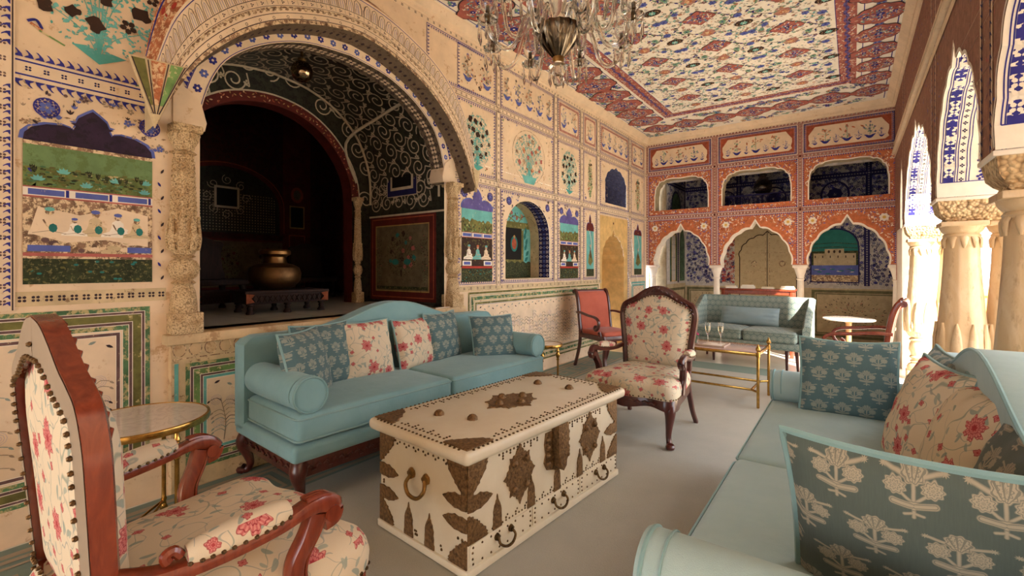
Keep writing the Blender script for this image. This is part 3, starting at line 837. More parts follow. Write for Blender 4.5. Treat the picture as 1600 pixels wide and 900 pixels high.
# the field: red lozenges and dark ovals in a lattice of small flowers
fx0, fx1 = bx0 + w, bx1 - w; cxm = -1.20
ns = 0
for j in range(-10, 20):
    y = 5.38 + .70 * j
    if y > by1 - w - .05 or y < -1.5: continue
    for i in (-1, 0, 1):
        x = cxm + .67 * i
        medallion(x, y, .108, 0.10, 300 + 10 * j + i, 1.15, 6)
        if i < 1 or True:
            X_, Y_ = x + .335, y + .35
            if X_ < fx1 - .05 and Y_ < by1 - w - .03:
                C.disc(X_, Y_, .085, 'ink', 3, .055, 18); C.disc(X_, Y_, .078, 'brown', 4, .048, 18)
                for q in range(14): C.disc(X_ + .06 * math.cos(q * .45), Y_ + .036 * math.sin(q * .45), .006, 'stainbrown', 5, n=5)
                C.petals(X_, Y_, .035, 'turq', 5, 6, 0, 'white')
        # twining stems around every oval
        for sg in (-1, 1):
            pts = spline([(x + .16 * sg, y + .02), (x + .26 * sg, y + .13), (x + .20 * sg, y + .24), (x + .06 * sg, y + .33)], 7)
            C.line(pts, .005, 'ink', 2)
            for k, p in enumerate(pts[::2]): C.leaf(p[0], p[1], .045, k * 1.3 * sg, ('blue', 'leafgreen', 'ink')[k % 3], 3, .4)
            pts = spline([(x + .16 * sg, y - .02), (x + .26 * sg, y - .13), (x + .20 * sg, y - .24), (x + .06 * sg, y - .33)], 7)
            C.line(pts, .005, 'greyleaf', 2)
            for k, p in enumerate(pts[::2]): C.leaf(p[0], p[1], .045, 2 + k * 1.3 * sg, ('leafgreen', 'blue', 'turq')[k % 3], 3, .4)
            C.petals(x + .335 * sg - .02, y + .16, .042, 'bluelight', 4, 7, .3, 'blue'); C.petals(x + .30 * sg, y - .12, .042, 'bluelight', 4, 7, .3, 'blue')
            C.petals(x + .17 * sg, y + .20, .036, 'leafgreen', 4, 6, .3, 'blue'); C.petals(x + .17 * sg, y - .20, .036, 'bluelight', 4, 6, .3, 'blue')
        C.petals(x, y + .35, .075, 'bandpink', 2, 8, 0, 'cream'); C.petals(x, y + .35, .04, 'orangeworn', 3, 6)
C.sprigs(fx0 + .03, 0, fx1 - .03, by1 - w - .04, 6000, ('fadeink', 'bandpink', 'fadelilac', 'greyleaf', 'fadeink'), .024, rnd, 1)
C.sprigs(fx0 + .03, -1, fx1 - .03, by1 - w - .04, 5200, ('greyleaf', 'bluelight', 'leafgreen', 'orangeworn', 'fadeink', 'fadeink', 'turq', 'mauve'), .034, rnd, 2)
struct(C.build('ceiling'))

# ---- hood over the big arch: a curved band standing out from the wall
def hood_dir(i, poly):
    p, q = poly[max(0, i - 1)], poly[min(len(poly) - 1, i + 1)]
    tx, tz = q[0] - p[0], q[1] - p[1]; l = math.hypot(tx, tz); n = (-tz / l, tx / l)
    k = min(1, abs(poly[i][0] - AC) / 1.3) ** 2
    v = (n[0] * (1 - k) + 0 * k, n[1] * (1 - k) + 1.0 * k); l = math.hypot(*v)
    return (v[0] / l, v[1] / l)
def curve_fn(poly, outs, dirs=None):
    """(s in metres along poly, r outward) -> wall point; outs(r) gives how far it stands out from the wall"""
    cum = [0]
    for i in range(1, len(poly)): cum.append(cum[-1] + math.hypot(poly[i][0] - poly[i - 1][0], poly[i][1] - poly[i - 1][1]))
    D = dirs or [hood_dir(i, poly) for i in range(len(poly))]
    def fn(s, r, o):
        s = min(max(s, 0), cum[-1] - 1e-6); i = 0
        while cum[i + 1] < s: i += 1
        t = (s - cum[i]) / (cum[i + 1] - cum[i])
        p = [poly[i][k] * (1 - t) + poly[i + 1][k] * t for k in (0, 1)]
        d = [D[i][k] * (1 - t) + D[i + 1][k] * t for k in (0, 1)]
        ox, on = outs(r)
        return (XL + ox + o * on[0], p[0] + d[0] * (r + o * on[1]), p[1] + d[1] * (r + o * on[1]))
    return fn, cum[-1]
def radial_dirs(poly):
    out = []
    for i in range(len(poly)):
        p, q = poly[max(0, i - 1)], poly[min(len(poly) - 1, i + 1)]
        tx, tz = q[0] - p[0], q[1] - p[1]; l = math.hypot(tx, tz); out.append((-tz / l, tx / l))
    return out
def hood_out(r):
    if r < 0: return (0.17 + r * 8.5, (0.12, -0.99))        # underside running back to the wall
    if r < .30: return (0.17 - .10 * r, (0.99, 0.1))
    return (0.14 - (r - .30) * 1.15, (0.7, 0.7))
hf, hl = curve_fn(LIP, hood_out)
C = Canvas(hf)
N = 64
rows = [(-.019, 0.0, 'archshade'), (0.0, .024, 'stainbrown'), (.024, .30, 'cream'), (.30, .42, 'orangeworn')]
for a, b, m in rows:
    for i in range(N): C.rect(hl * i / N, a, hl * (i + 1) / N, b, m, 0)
def cline(r, w, m, lay=1):
    for i in range(N): C.rect(hl * i / N, r - w / 2, hl * (i + 1) / N, r + w / 2, m, lay)
cline(.027, .005, 'ink'); cline(.066, .004, 'ink'); cline(.10, .012, 'stainbrown'); cline(.112, .003, 'ink'); cline(.155, .004, 'ink'); cline(.28, .006, 'blue'); cline(.40, .010, 'blue', 2)
for i in range(int(hl / .10)): C.ring(.05 + i * .10, .042, .008, .003, 'ink', 1, n=8)
for i in range(int(hl / .045)): C.leaf(.02 + i * .045, .085, .035, .15, 'stainbrown', 1, .45)
for i in range(int(hl / .07)): C.petals(.03 + i * .07, .133, .012, 'ink', 1, 3); C.line([(.065 + i * .07, .12), (.065 + i * .07, .15)], .003, 'fadeink', 1)
for i in range(int(hl / .06)):
    x = .03 + i * .06
    pt = [(x - .024, .158), (x - .025, .20), (x - .018, .245), (x, .262), (x + .018, .245), (x + .025, .20), (x + .024, .158)]
    C.line(pt, .004, 'ink', 1); C.line([(x - .009, .16), (x - .008, .225), (x, .24), (x + .008, .225), (x + .009, .16)], .003, 'bluelight', 1)
rr = random.Random(4)
for i in range(90): C.disc(.3 + (hl - .5) * rr.random(), .33 + .05 * rr.random(), .03, rr.choice(('red', 'cream', 'creamdirty', 'orangeworn')), 1, .012, 8)
for i in range(int(hl / .055)): C.disc(.03 + i * .055, -.010, .012, 'ink', 1, .0022, 6)
# close the two ends of the hood
for s_, sg in ((0, 1), (hl, -1)):
    prof = [(-.019), 0.0, .15, .30, .42]
    pp = [hf(s_, r_, 0) for r_ in prof]
    C.face3(pp, 'creamdirty')
struct(C.build('trim_3'))
# horn-shaped painted end block at each tip
for nm, s_, sg in (('trim_4', 0, -1), ('trim_5', hl, 1)):
    pl = hf(s_, 0, 0); bm = bmesh.new()
    yy, zz = pl[1], pl[2]
    ol = [(yy, zz - .02), (yy - .11, zz + .33), (yy + .14, zz + .35)] if sg < 0 else [(yy, zz - .02), (yy + .05, zz + .20), (yy - .06, zz + .20)]
    add_prism(bm, [(a, b) for a, b in ol], XL + .15, XL + .185, 'x', .008)
    o = struct(bm_obj(nm, bm, [P['creamdirty']]))
C = Canvas(lambda u, v, o: (XL + .185 + o, u, v))
y0, z0 = LIP[0]
def V(t, e):   # stripes running up the end block
    b = (y0, z0 + .02); l = (y0 - .115, z0 + .32); r_ = (y0 + .145, z0 + .34)
    m = (l[0] * (1 - e) + r_[0] * e, l[1] * (1 - e) + r_[1] * e)
    return (b[0] * (1 - t) + m[0] * t, b[1] * (1 - t) + m[1] * t)
for e0, e1, m in ((.06, .26, 'olive'), (.36, .62, 'orangeworn'), (.70, .92, 'greenlight')): C.poly([V(.25, e0), V(1, e0), V(1, e1), V(.25, e1)], m, 1)
for e in (.05, .31, .66, .95): C.line([V(.1, e), V(1, e)], .005, 'ink', 2)
struct(C.build('trim_6'))
# flat white arch band with blue florets and zigzag, between opening and hood
ifn, il = curve_fn(INTR, lambda r: (0.0, (1, 0)), radial_dirs(INTR))
C = Canvas(ifn)
for i in range(N): C.rect(il * i / N, 0, il * (i + 1) / N, .13 if .12 < i / N < .88 else .10, 'cream', 2)
for r_ in (.006, .095):
    for i in range(N): C.rect(il * i / N, r_, il * (i + 1) / N, r_ + .004, 'blue', 3)
for i in range(int(il / .10)): C.petals(.06 + i * .10, .05, .026, 'bluelight' if i % 2 else 'blue', 3, 6, i, 'cream'); 
for i in range(int(il / .03)): C.poly([(i * .03, .10), (i * .03 + .027, .10), (i * .03 + .02, .128)], 'blue', 3)
struct(C.build('trim_7'))
# soffit of the arch: lattice of rosettes, dark between
dep = .17
sfn_poly = INTR
def sof(s, r, o):
    x, y, z = ifn(s, 0, 0); x2, y2, z2 = ifn(s, -.01 - o, 0)
    return (XL - r, y2, z2)
C = Canvas(lambda s, r, o: (XL - r, ifn(s, -o, 0)[1], ifn(s, -o, 0)[2]))
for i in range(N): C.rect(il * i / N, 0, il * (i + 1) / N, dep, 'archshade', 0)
for i in range(int(il / .085)):
    x = .04 + i * .085
    C.petals(x, dep * .5, .042, 'cream', 1, 4, .78, 'ink'); C.petals(x + .042, dep * .2, .022, 'ink', 1, 4); C.petals(x + .042, dep * .8, .022, 'ink', 1, 4)
for r_ in (.012, dep - .012): C.rect(0, r_ - .003, .01, r_ + .003, 'cream', 1)
struct(C.build('trim_8'))
# ---- carved half-columns that carry the arch
def carved_column(y, face, name='carved_column', x=XL + .02, z0=.92, sc=1.0, h=1.2, mat=None, rotn=0, lab='', grp=None, leafy=True):
    t = thing(name, lab, 'column', (x, y, z0), rotn, grp)
    m = mat or P['stone']
    bm = bmesh.new()
    R = .062 * sc
    add_box(bm, -R * 1.25, -R * 1.25, 0, R * 1.25, R * 1.25, .10 * h, .006)
    base = [(R * 1.12, .10 * h), (R * 1.1, .13 * h), (R * .95, .20 * h), (R * .72, .232 * h), (R * 1.0, .243 * h), (R * .62, .26 * h)]
    add_lathe(bm, base, 24)
    bm_obj('base', bm, m, t)
    bm = bmesh.new()
    add_lathe(bm, [(R * .6, .255 * h), (R * .95, .272 * h), (R * 1.22, .31 * h), (R * .95, .348 * h), (R * .58, .36 * h), (R * .9, .37 * h), (R * .62, .382 * h)], 32, flute=.10, nfl=12)
    bm_obj('bulb', bm, m, t)
    bm = bmesh.new()
    add_lathe(bm, [(R * .75, .38 * h), (R * 1.15, .43 * h), (R * 1.2, .47 * h), (R * .98, .49 * h), (R * .95, .52 * h), (R * .85, .70 * h), (R * .74, .84 * h), (R * .72, .86 * h)], 48, flute=.12, nfl=8)
    if leafy:
        for i in range(10):
            a = 2 * PI * i / 10
            for j in range(13):
                zz = (.53 + .024 * j) * h; rr_ = R * (.97 - .20 * j / 13)
                for d in (-.10, .10): add_sweep(bm, [(rr_ * math.cos(a), rr_ * math.sin(a), zz), (rr_ * 1.10 * math.cos(a + d), rr_ * 1.10 * math.sin(a + d), zz + .010 * h), (rr_ * 1.0 * math.cos(a + d * 1.9), rr_ * math.sin(a + d * 1.9), zz + .020 * h)], lambda k, tt: circ(R * .085 * (1 - .6 * tt), 5))
        for i in range(8):
            a = 2 * PI * i / 8 + .39
            ln = [(R * 1.12, .40 * h), (R * 1.26, .45 * h), (R * 1.20, .50 * h), (R * 1.10, .54 * h), (R * 1.16, .565 * h)]
            pts = [(r_ * math.cos(a), r_ * math.sin(a), z_) for r_, z_ in ln]
            add_sweep(bm, pts, lambda k, tt: [(c_ * (1 - tt ** 2 * .8), d_ * .5) for c_, d_ in circ(R * .36, 8)], up=(math.cos(a), math.sin(a), 0))
    bm_obj('shaft', bm, m, t)
    bm = bmesh.new()
    add_lathe(bm, [(R * .74, .86 * h), (R * 1.0, .87 * h), (R * .76, .88 * h), (R * .82, .90 * h), (R * 1.1, .93 * h), (R * 1.26, .96 * h), (R * 1.1, .97 * h)], 32, flute=.06, nfl=8)
    add_box(bm, -R * 1.3, -R * 1.2, .965 * h, R * 1.3, R * 1.2, h, .006)
    bm_obj('capital', bm, m, t)
    return t
def plaster_carve(name, rgb, worn, sc=46, depth=.006):
    m, nt, b = new_mat(name, .7)
    v = coords(nt)
    vo = nt.nodes.new('ShaderNodeTexVoronoi'); vo.inputs['Scale'].default_value = sc * 2.7; nt.links.new(v, vo.inputs['Vector'])
    d = X(nt, vo.outputs['Distance']); n1 = noise(nt, v, 14, 5, .65)
    c = mixc(nt, (n1 - .30) * 4.0, worn, rgb)
    c = mixc(nt, (d - .40) * 2.2, c, tuple(q * .55 for q in worn[:3]) + (1,))  # crevice shade painted into the colour between the carved cells
    nt.links.new(c, b.inputs['Base Color'])
    h = (d * -1.0)._m('ADD', 0) + n1 * .5
    bump(nt, b, h, depth, .9)
    return m
STONEC = plaster_carve('carved_stone', S(222, 192, 148), S(184, 146, 100))
carved_column(1.03, 1, mat=STONEC, lab='tall carved cream half-column at left end of the big dark arch')
carved_column(3.275, 1, mat=STONEC, lab='tall carved cream half-column at right end of the big dark arch')
# cusped shoulder blocks over the capitals
for nm, yy, sg in (('trim_9', 1.12, 1), ('trim_10', 3.18, -1)):
    bm = bmesh.new()
    q = [(yy - sg * .14, 2.10), (yy + sg * .025, 2.12), (yy + sg * .035, 2.17), (yy + sg * .02, 2.22), (yy - sg * .0, 2.30), (yy - sg * .14, 2.40)]
    add_prism(bm, q, XL - .17, XL + .012, 'x', .006)
    struct(bm_obj(nm, bm, P['plaster']))
# ledge and platform front under the arch
bm = bmesh.new()
add_box(bm, XL - .2, .93, .86, XL + .085, 3.40, .92, .010)
add_box(bm, XL - .1, .96, .0, XL + .045, 3.37, .865, .004)
struct(bm_obj('trim_11', bm, P['stone']))
C = Canvas(lambda u, v, o: (XL + .046 + o, u, v))
C.rect(.965, .02, 3.365, .86, 'creamdirty', 1)
for i in range(30):
    y = 1.0 + i * .08; C.disc(y, .825, .030, 'stone', 3, .036, 14); C.ring(y, .825, .032, .005, 'stainbrown', 4, .038, 14)
C.line([(.97, .775), (3.36, .775)], .006, 'stainbrown', 3)
C.line([(.985, .1), (.985, .75)], .02, 'turq', 3)
dado(C, 1.03, .12, 2.0, .745, 8, (.022, .016, .036, .014, .02), ('greenband', 'purplebrown', 'greenlight', 'purplebrown', 'turq'), lay=3)
dado(C, 2.05, .12, 3.33, .745, 9, (.022, .016, .036, .014, .02), ('greenband', 'purplebrown', 'greenlight', 'purplebrown', 'turq'), lay=3)
struct(C.build('trim_12'))

# ---- alcove behind the arch
XA = -4.38
def rough_mat(name, c1, c2, scale=6, rough=.8, bd=0, spec=.3, tex=None):
    m, nt, b = new_mat(name, rough, 0, spec); v = coords(nt)
    n = noise(nt, v, scale, 5, .6); c = mixc(nt, (n - .35) * 2.6, c1, c2); nt.links.new(c, b.inputs['Base Color'])
    if bd: bump(nt, b, noise(nt, v, scale * 4, 4, .7), bd, .6)
    return m
def slab_mat(name, c1, c2, sx, sy, rough=.45):
    m, nt, b = new_mat(name, rough, 0, .4); v = coords(nt)
    br = nt.nodes.new('ShaderNodeTexBrick'); br.inputs['Scale'].default_value = 1.0
    br.inputs['Brick Width'].default_value = sx; br.inputs['Row Height'].default_value = sy; br.inputs['Mortar Size'].default_value = .006
    br.inputs['Color1'].default_value = c1; br.inputs['Color2'].default_value = c2; br.inputs['Mortar'].default_value = tuple(x * .45 for x in c1[:3]) + (1,)
    nt.links.new(v, br.inputs['Vector'])
    n = noise(nt, v, 5, 5, .6)
    c = mixc(nt, n * .35, br.outputs['Color'], S(140, 132, 118)); nt.links.new(c, b.inputs['Base Color'])
    return m
SLAB = slab_mat('platform_slabs', S(192, 188, 174), S(178, 172, 158), .55, .40, .35)
bm = bmesh.new(); add_box(bm, -7.3, -.5, .80, XL - .05, 4.2, .92); struct(bm_obj('floor_platform', bm, SLAB, smooth=False))
C = Canvas(lambda u, v, o: (u, 3.24 - o, v))           # right side wall of the alcove
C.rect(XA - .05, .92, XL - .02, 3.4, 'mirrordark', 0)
C.rect(XA + .02, .95, XL - .17, 1.86, 'maroon', 1); C.box(XA + .05, .98, XL - .2, 1.83, .012, 'rustfloor', 2)
C.rect(XA + .12, 1.05, XL - .27, 1.75, 'darkpanel', 2); C.box(XA + .115, 1.045, XL - .265, 1.755, .012, 'gold', 3)
xm = (XA + .12 + XL - .27) / 2
C.tree(xm, 1.44, .25, .24, random.Random(90), 'drabolive', ('pinkred', 'brown', 'tealdark'), 16, 'brown', dens=1.4, lf=.028, base=False)
for sx_ in (-.36, .36): C.tree(xm + sx_, 1.38, .055, .27, random.Random(91), 'drabolive', ('pinkred',), 6, 'brown', dens=.5, lf=.024, base=False)
for sx_ in (-.09, .10): C.disc(xm + sx_, 1.36, .055, 'tealdark', 6, .032, 12)
C.rect(XA + .14, 1.07, XL - .29, 1.10, 'hedge', 3)
for yy in (1.86,): C.line([(XA, yy), (XL, yy)], .02, 'latticeline', 3)
mx0, mx1, mz0, mz1 = xm - .17, xm + .19, 2.12, 2.60
C.rect(mx0 - .06, mz0 - .07, mx1 + .06, mz1 + .07, 'bluedeep', 4); C.box(mx0 - .06, mz0 - .07, mx1 + .06, mz1 + .07, .010, 'latticeline', 5)
C.rect(mx0, mz0, mx1, mz1, 'latticeline', 6); C.rect(mx0 + .03, mz0 + .03, mx1 - .03, mz1 - .03, 'black', 7)
def spirals(C, a0, b0, a1, b1, st, w, mat='latticeline', lay=2, inside=None):
    j = 0; y = b0 + st * .5
    while y < b1:
        x = a0 + st * .5 + (st * .5 if j % 2 else 0); i = 0
        while x < a1:
            if inside is None or inside(x, y):
                tr = 1 if (i + j) % 2 else -1
                C.scroll(x, y, st * .46, PI / 2 * ((i + j) % 4), tr, mat, w, lay, 26, 1.5)
                C.line(spline([(x + st * .46, y), (x + st * .62, y + st * .12 * tr), (x + st * .5, y + st * .42)], 5), w * .9, mat, lay)
                C.petals(x + st * .5, y, w * 2.2, mat, lay, 4)
            x += st; i += 1
        y += st * .86; j += 1
spirals(C, XA + .02, 1.90, XL - .18, 2.86, .19, .012, lay=2, inside=lambda x, y: not (mx0 - .10 < x < mx1 + .1 and mz0 - .12 < y < mz1 + .12))
struct(C.build('wall_alcove_right'))
C = Canvas(lambda u, v, o: (u, 1.05 + o, v))
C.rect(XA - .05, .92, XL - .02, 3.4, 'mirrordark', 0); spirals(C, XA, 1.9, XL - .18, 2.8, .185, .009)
struct(C.build('wall_alcove_left'))
# end wall of the alcove: red-banded arch with the mirrored scroll lattice above
INN = [(1.32, 2.06), (1.36, 2.26), (1.47, 2.48), (1.64, 2.66), (1.86, 2.78), (2.16, 2.83), (2.46, 2.78), (2.70, 2.64), (2.88, 2.44), (2.98, 2.24), (3.01, 2.06)]
INN = spline(INN, 4)
C = Canvas(wall_fn_left(XA))
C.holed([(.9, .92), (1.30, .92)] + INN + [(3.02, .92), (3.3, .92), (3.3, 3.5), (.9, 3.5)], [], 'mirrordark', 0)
jamb(C, [(1.30, .92)] + INN + [(3.02, .92)], .16, 'maroon', wall_fn_left(XA))
def in_lat(x, y):
    # clear of the red band
    d = min(math.hypot(x - a, y - b) for a, b in INN)
    inside = 1.3 < x < 3.02 and y < 2.83 - .75 * ((x - 2.16) / .85) ** 2 
    return d > .17 and not inside and y > 1.95
spirals(C, .98, 1.95, 3.28, 3.4, .21, .013, inside=in_lat)
efn, el = curve_fn(INN, lambda r: (XA - XL, (1, 0)), radial_dirs(INN))
C2 = Canvas(efn)
for i in range(40):
    C2.rect(el * i / 40, 0, el * (i + 1) / 40, .085, 'maroon', 3); C2.rect(el * i / 40, .085, el * (i + 1) / 40, .10, 'latticeline', 4)
for i in range(int(el / .022)): C2.leaf(i * .022, .02 + .05 * rnd.random(), .028, rnd.random() * 6, rnd.choice(('rustfloor', 'orangeworn', 'gold')), 4, .4)
struct(C2.build('trim_13'))
struct(C.build('wall_alcove_end'))
# vault over the alcove, with scroll lattice and ribs
VA = arch_half(spline([(1.09, 2.00), (1.08, 2.30), (1.0, 2.56), (0.88, 2.76), (0.64, 2.96), (0.34, 3.08), (0.0, 3.12)], 5))
vf, vl = curve_fn(VA, lambda r: (0, (0, 0)), radial_dirs(VA))
C = Canvas(lambda s, r, o: (XL - .10 - r, vf(s, -o, 0)[1], vf(s, -o, 0)[2]))
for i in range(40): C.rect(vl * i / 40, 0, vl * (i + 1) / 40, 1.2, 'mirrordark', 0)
spirals(C, .1, .02, vl - .1, 1.12, .21, .013, lay=2)
struct(C.build('ceiling_alcove'))
bm = bmesh.new()
add_tube(bm, [(XA + .02, a, b) for a, b in VA], .016, 6)
for s_ in (.72, .28):
    a = vf(vl * s_, 0, 0); b = (XA + .03, 3.05 if s_ > .5 else 1.27, 2.22)
    add_tube(bm, spline([(XL - .12, a[1], a[2] - .02), (XL - .7, (a[1] * .6 + b[1] * .4), a[2] - .08), (XA + .04, b[1] - (.14 if s_ > .5 else -.14), 2.62), b], 6), .015, 6)
add_tube(bm, [(XL - .13, a, b) for a, b in VA], .014, 6)
struct(bm_obj('trim_14', bm, P['latticeline']))
carved_column(3.05, 1, x=XA + .05, sc=.62, h=1.14, mat=STONEC, lab='slim carved pillar inside the alcove under right foot of red arch')
carved_column(1.24, 1, x=XA + .05, sc=.62, h=1.14, mat=STONEC, lab='slim carved pillar inside the alcove under left foot of red arch')
# the filler that closes the alcove shell above
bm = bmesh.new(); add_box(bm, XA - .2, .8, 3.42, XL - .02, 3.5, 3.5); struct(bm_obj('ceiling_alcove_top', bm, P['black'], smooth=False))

# ---- the dark inner hall
XD = -6.95
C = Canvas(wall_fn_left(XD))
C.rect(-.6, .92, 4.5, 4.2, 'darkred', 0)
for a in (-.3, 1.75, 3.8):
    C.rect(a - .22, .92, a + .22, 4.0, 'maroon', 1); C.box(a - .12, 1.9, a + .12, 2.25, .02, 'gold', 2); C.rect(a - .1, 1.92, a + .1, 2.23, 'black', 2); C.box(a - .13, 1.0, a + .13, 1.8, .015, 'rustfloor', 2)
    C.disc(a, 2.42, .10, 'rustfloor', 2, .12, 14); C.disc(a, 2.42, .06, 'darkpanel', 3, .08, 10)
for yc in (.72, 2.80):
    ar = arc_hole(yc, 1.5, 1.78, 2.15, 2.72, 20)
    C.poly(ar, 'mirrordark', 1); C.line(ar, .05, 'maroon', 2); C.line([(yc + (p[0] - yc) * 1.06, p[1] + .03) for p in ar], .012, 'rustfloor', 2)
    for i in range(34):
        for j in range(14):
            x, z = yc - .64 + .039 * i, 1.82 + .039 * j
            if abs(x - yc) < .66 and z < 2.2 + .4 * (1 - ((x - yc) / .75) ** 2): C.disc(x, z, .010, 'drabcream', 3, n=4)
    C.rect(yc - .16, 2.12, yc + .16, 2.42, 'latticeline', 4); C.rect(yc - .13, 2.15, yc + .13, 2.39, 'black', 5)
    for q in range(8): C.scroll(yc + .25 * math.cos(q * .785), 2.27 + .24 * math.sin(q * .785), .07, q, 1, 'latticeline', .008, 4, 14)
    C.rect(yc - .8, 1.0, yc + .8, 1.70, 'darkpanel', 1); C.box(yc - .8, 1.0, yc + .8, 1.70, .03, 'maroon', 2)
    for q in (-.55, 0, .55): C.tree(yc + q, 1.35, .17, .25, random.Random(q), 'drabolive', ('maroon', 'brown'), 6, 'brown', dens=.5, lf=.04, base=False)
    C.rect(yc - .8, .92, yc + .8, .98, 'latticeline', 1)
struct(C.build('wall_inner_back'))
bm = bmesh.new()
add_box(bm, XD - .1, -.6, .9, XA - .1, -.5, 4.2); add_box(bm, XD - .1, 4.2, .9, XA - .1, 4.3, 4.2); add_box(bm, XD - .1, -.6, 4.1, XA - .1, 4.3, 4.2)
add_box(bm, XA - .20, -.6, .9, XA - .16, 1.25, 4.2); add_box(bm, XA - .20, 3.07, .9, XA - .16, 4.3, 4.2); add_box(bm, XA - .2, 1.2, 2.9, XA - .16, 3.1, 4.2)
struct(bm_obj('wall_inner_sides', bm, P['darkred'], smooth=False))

# ---- back wall: arcade below, gallery windows above
YW = YB
Fb = lambda u, v, o: (u, YW - o, v)
C = Canvas(Fb)
ZK = 1.34
bays = [(-2.99, -2.03), (-1.82, -0.78), (-0.56, 0.43)]
RW = .62
bott = [(XL, ZK)]
for a, b in bays: bott += [((a + b) / 2 + x, ZK + y) for x, y in cusps(b - a, .75, 9, .17, .025)]
bott += [(RW, ZK)]
wins = []
for a, b in bays:
    w_ = (b - a) * .99; c_ = (a + b) / 2
    q = [(c_ - w_ / 2, 2.36), (c_ - w_ / 2, 2.50)] + [(c_ - w_ / 2 * (1 if math.cos(PI * k_ / 28) > 0 else -1) * abs(math.cos(PI * k_ / 28)) ** .52 * (1 - .018 * (k_ % 4 == 2)), 2.54 + .40 * math.sin(PI * k_ / 28) ** .62 - (.014 if k_ % 4 == 2 and 4 < k_ < 24 else 0)) for k_ in range(0, 29)] + [(c_ + w_ / 2, 2.50), (c_ + w_ / 2, 2.36)]
    wins.append(q)
C.holed(bott + [(RW, ZC), (XL, ZC)], [q[::-1] for q in wins], 'bandpink', 0)
for k in range(3):
    a, b = bays[k]; jamb(C, [((a + b) / 2 + x, ZK + y) for x, y in cusps(b - a, .75, 9, .17, .025)], .24, 'white', Fb)
    jamb(C, wins[k], .24, 'drabcream', Fb, True)
lines_x = [(-3.11, -1.98), (-1.88, -0.70), (-0.63, 0.50)]
r = random.Random(17)
for k, (a, b) in enumerate(lines_x):
    # top row panel
    C.box(a, 3.09, b, 3.56, .008, 'white', 3); C.box(a + .012, 3.102, b - .012, 3.548, .008, 'bluedeep', 3)
    g = .022
    for p, q in (((a + g, 3.09 + g), (b - g, 3.09 + g)), ((b - g, 3.09 + g), (b - g, 3.56 - g)), ((b - g, 3.56 - g), (a + g, 3.56 - g)), ((a + g, 3.56 - g), (a + g, 3.09 + g))): C.hooks(p, q, .024, 1, 'bluelight', 4)
    C.rect(a + .05, 3.14, b - .05, 3.51, 'rustfloor', 3)
    e = .12; q_ = [(a + e, 3.165), (b - e, 3.165), (b - .075, 3.2), (b - .09, 3.24), (b - .075, 3.30), (b - .075, 3.36), (b - .12, 3.42), (b - .16, 3.48), (a + .16, 3.48), (a + .12, 3.42), (a + .075, 3.36), (a + .075, 3.30), (a + .09, 3.24), (a + .075, 3.2)]
    C.poly(q_, 'cream', 4)
    n = 7
    for i in range(n):
        x = a + .16 + (b - a - .32) * i / (n - 1)
        if i % 2: C.shrub(x, 3.20, .26, 'leafgreen', r.choice(('red', 'blue', 'orange')), r, 'blue', 5)
        else: C.shrub(x, 3.20, .13, 'bluelight', 'blue', r, 'blue', 5)
    for i in range(4): C.leaf(a + .2 + (b - a - .4) * r.random(), 3.40 + .03 * r.random(), .06, r.random() * 6, 'orange', 5, .35)
    # middle row and lower row orange fields, left open over the holes
    for (z0, z1, hole) in ((2.26, 3.02, wins[k]), (ZK + .02, 2.18, None)):
        if hole: C.holed([(a, z0), (b, z0), (b, z1), (a, z1)], [[(p[0], p[1]) for p in hole][::-1]], 'orange', 2)
        else:
            ar = [((bays[k][0] + bays[k][1]) / 2 + x, ZK + y) for x, y in cusps(bays[k][1] - bays[k][0], .75, 9, .17, .025)]
            C.holed([(a, ZK + .01)] + [(p[0], max(p[1], ZK + .01)) for p in ar] + [(b, ZK + .01), (b, z1), (a, z1)], [], 'orange', 2)
        hx0, hx1 = bays[k]
        def clear(x, y, hole=hole, k=k):
            c_ = (bays[k][0] + bays[k][1]) / 2; hw = (bays[k][1] - bays[k][0]) / 2 + .02; u = abs(x - c_) / hw
            if u > 1: return False
            if hole: return y > 2.34 and y < 2.54 + .42 * max(0, 1 - u ** 3) ** .5 + .01
            return y < ZK + .76 * math.sqrt(max(0, 1 - u ** 2.2)) + .01
        for i in range(1300):
            x, y = a + .03 + (b - a - .06) * r.random(), z0 + .03 + (z1 - z0 - .06) * r.random()
            if clear(x, y): continue
            C.leaf(x, y, .026 + .02 * r.random(), r.random() * 6, r.choice(('white', 'cream', 'cream', 'mauve', 'bluelight', 'rustfloor', 'bandpink', 'orangeworn')), 3, .34)
        if not hole:
            for x in (a + .13, b - .13):
                C.disc(x, 2.03, .058, 'blue', 4, n=14); C.petals(x, 2.03, .062, 'white', 5, 7, .2, 'orange'); C.disc(x, 2.03, .022, 'yellowpaint', 7)
        # outlines
        s1 = [((a, z0), (b, z0)), ((b, z1), (a, z1))] if hole else [((b, z1), (a, z1))]
        s1 += [((b, z0), (b, z1)), ((a, z1), (a, z0))]
        for p, q in s1:
            C.line([p, q], .012, 'white', 4); dx = .010; C.hooks(p, q, .028, 1, 'blue', 5, 1.05); 
    # white bead round the openings
    ar = [((bays[k][0] + bays[k][1]) / 2 + x, ZK + y) for x, y in cusps(bays[k][1] - bays[k][0], .75, 9, .17, .025)]
    C.line([(p[0], p[1] + .006) for p in ar], .022, 'white', 6)
    C.line(wins[k], .018, 'white', 6)
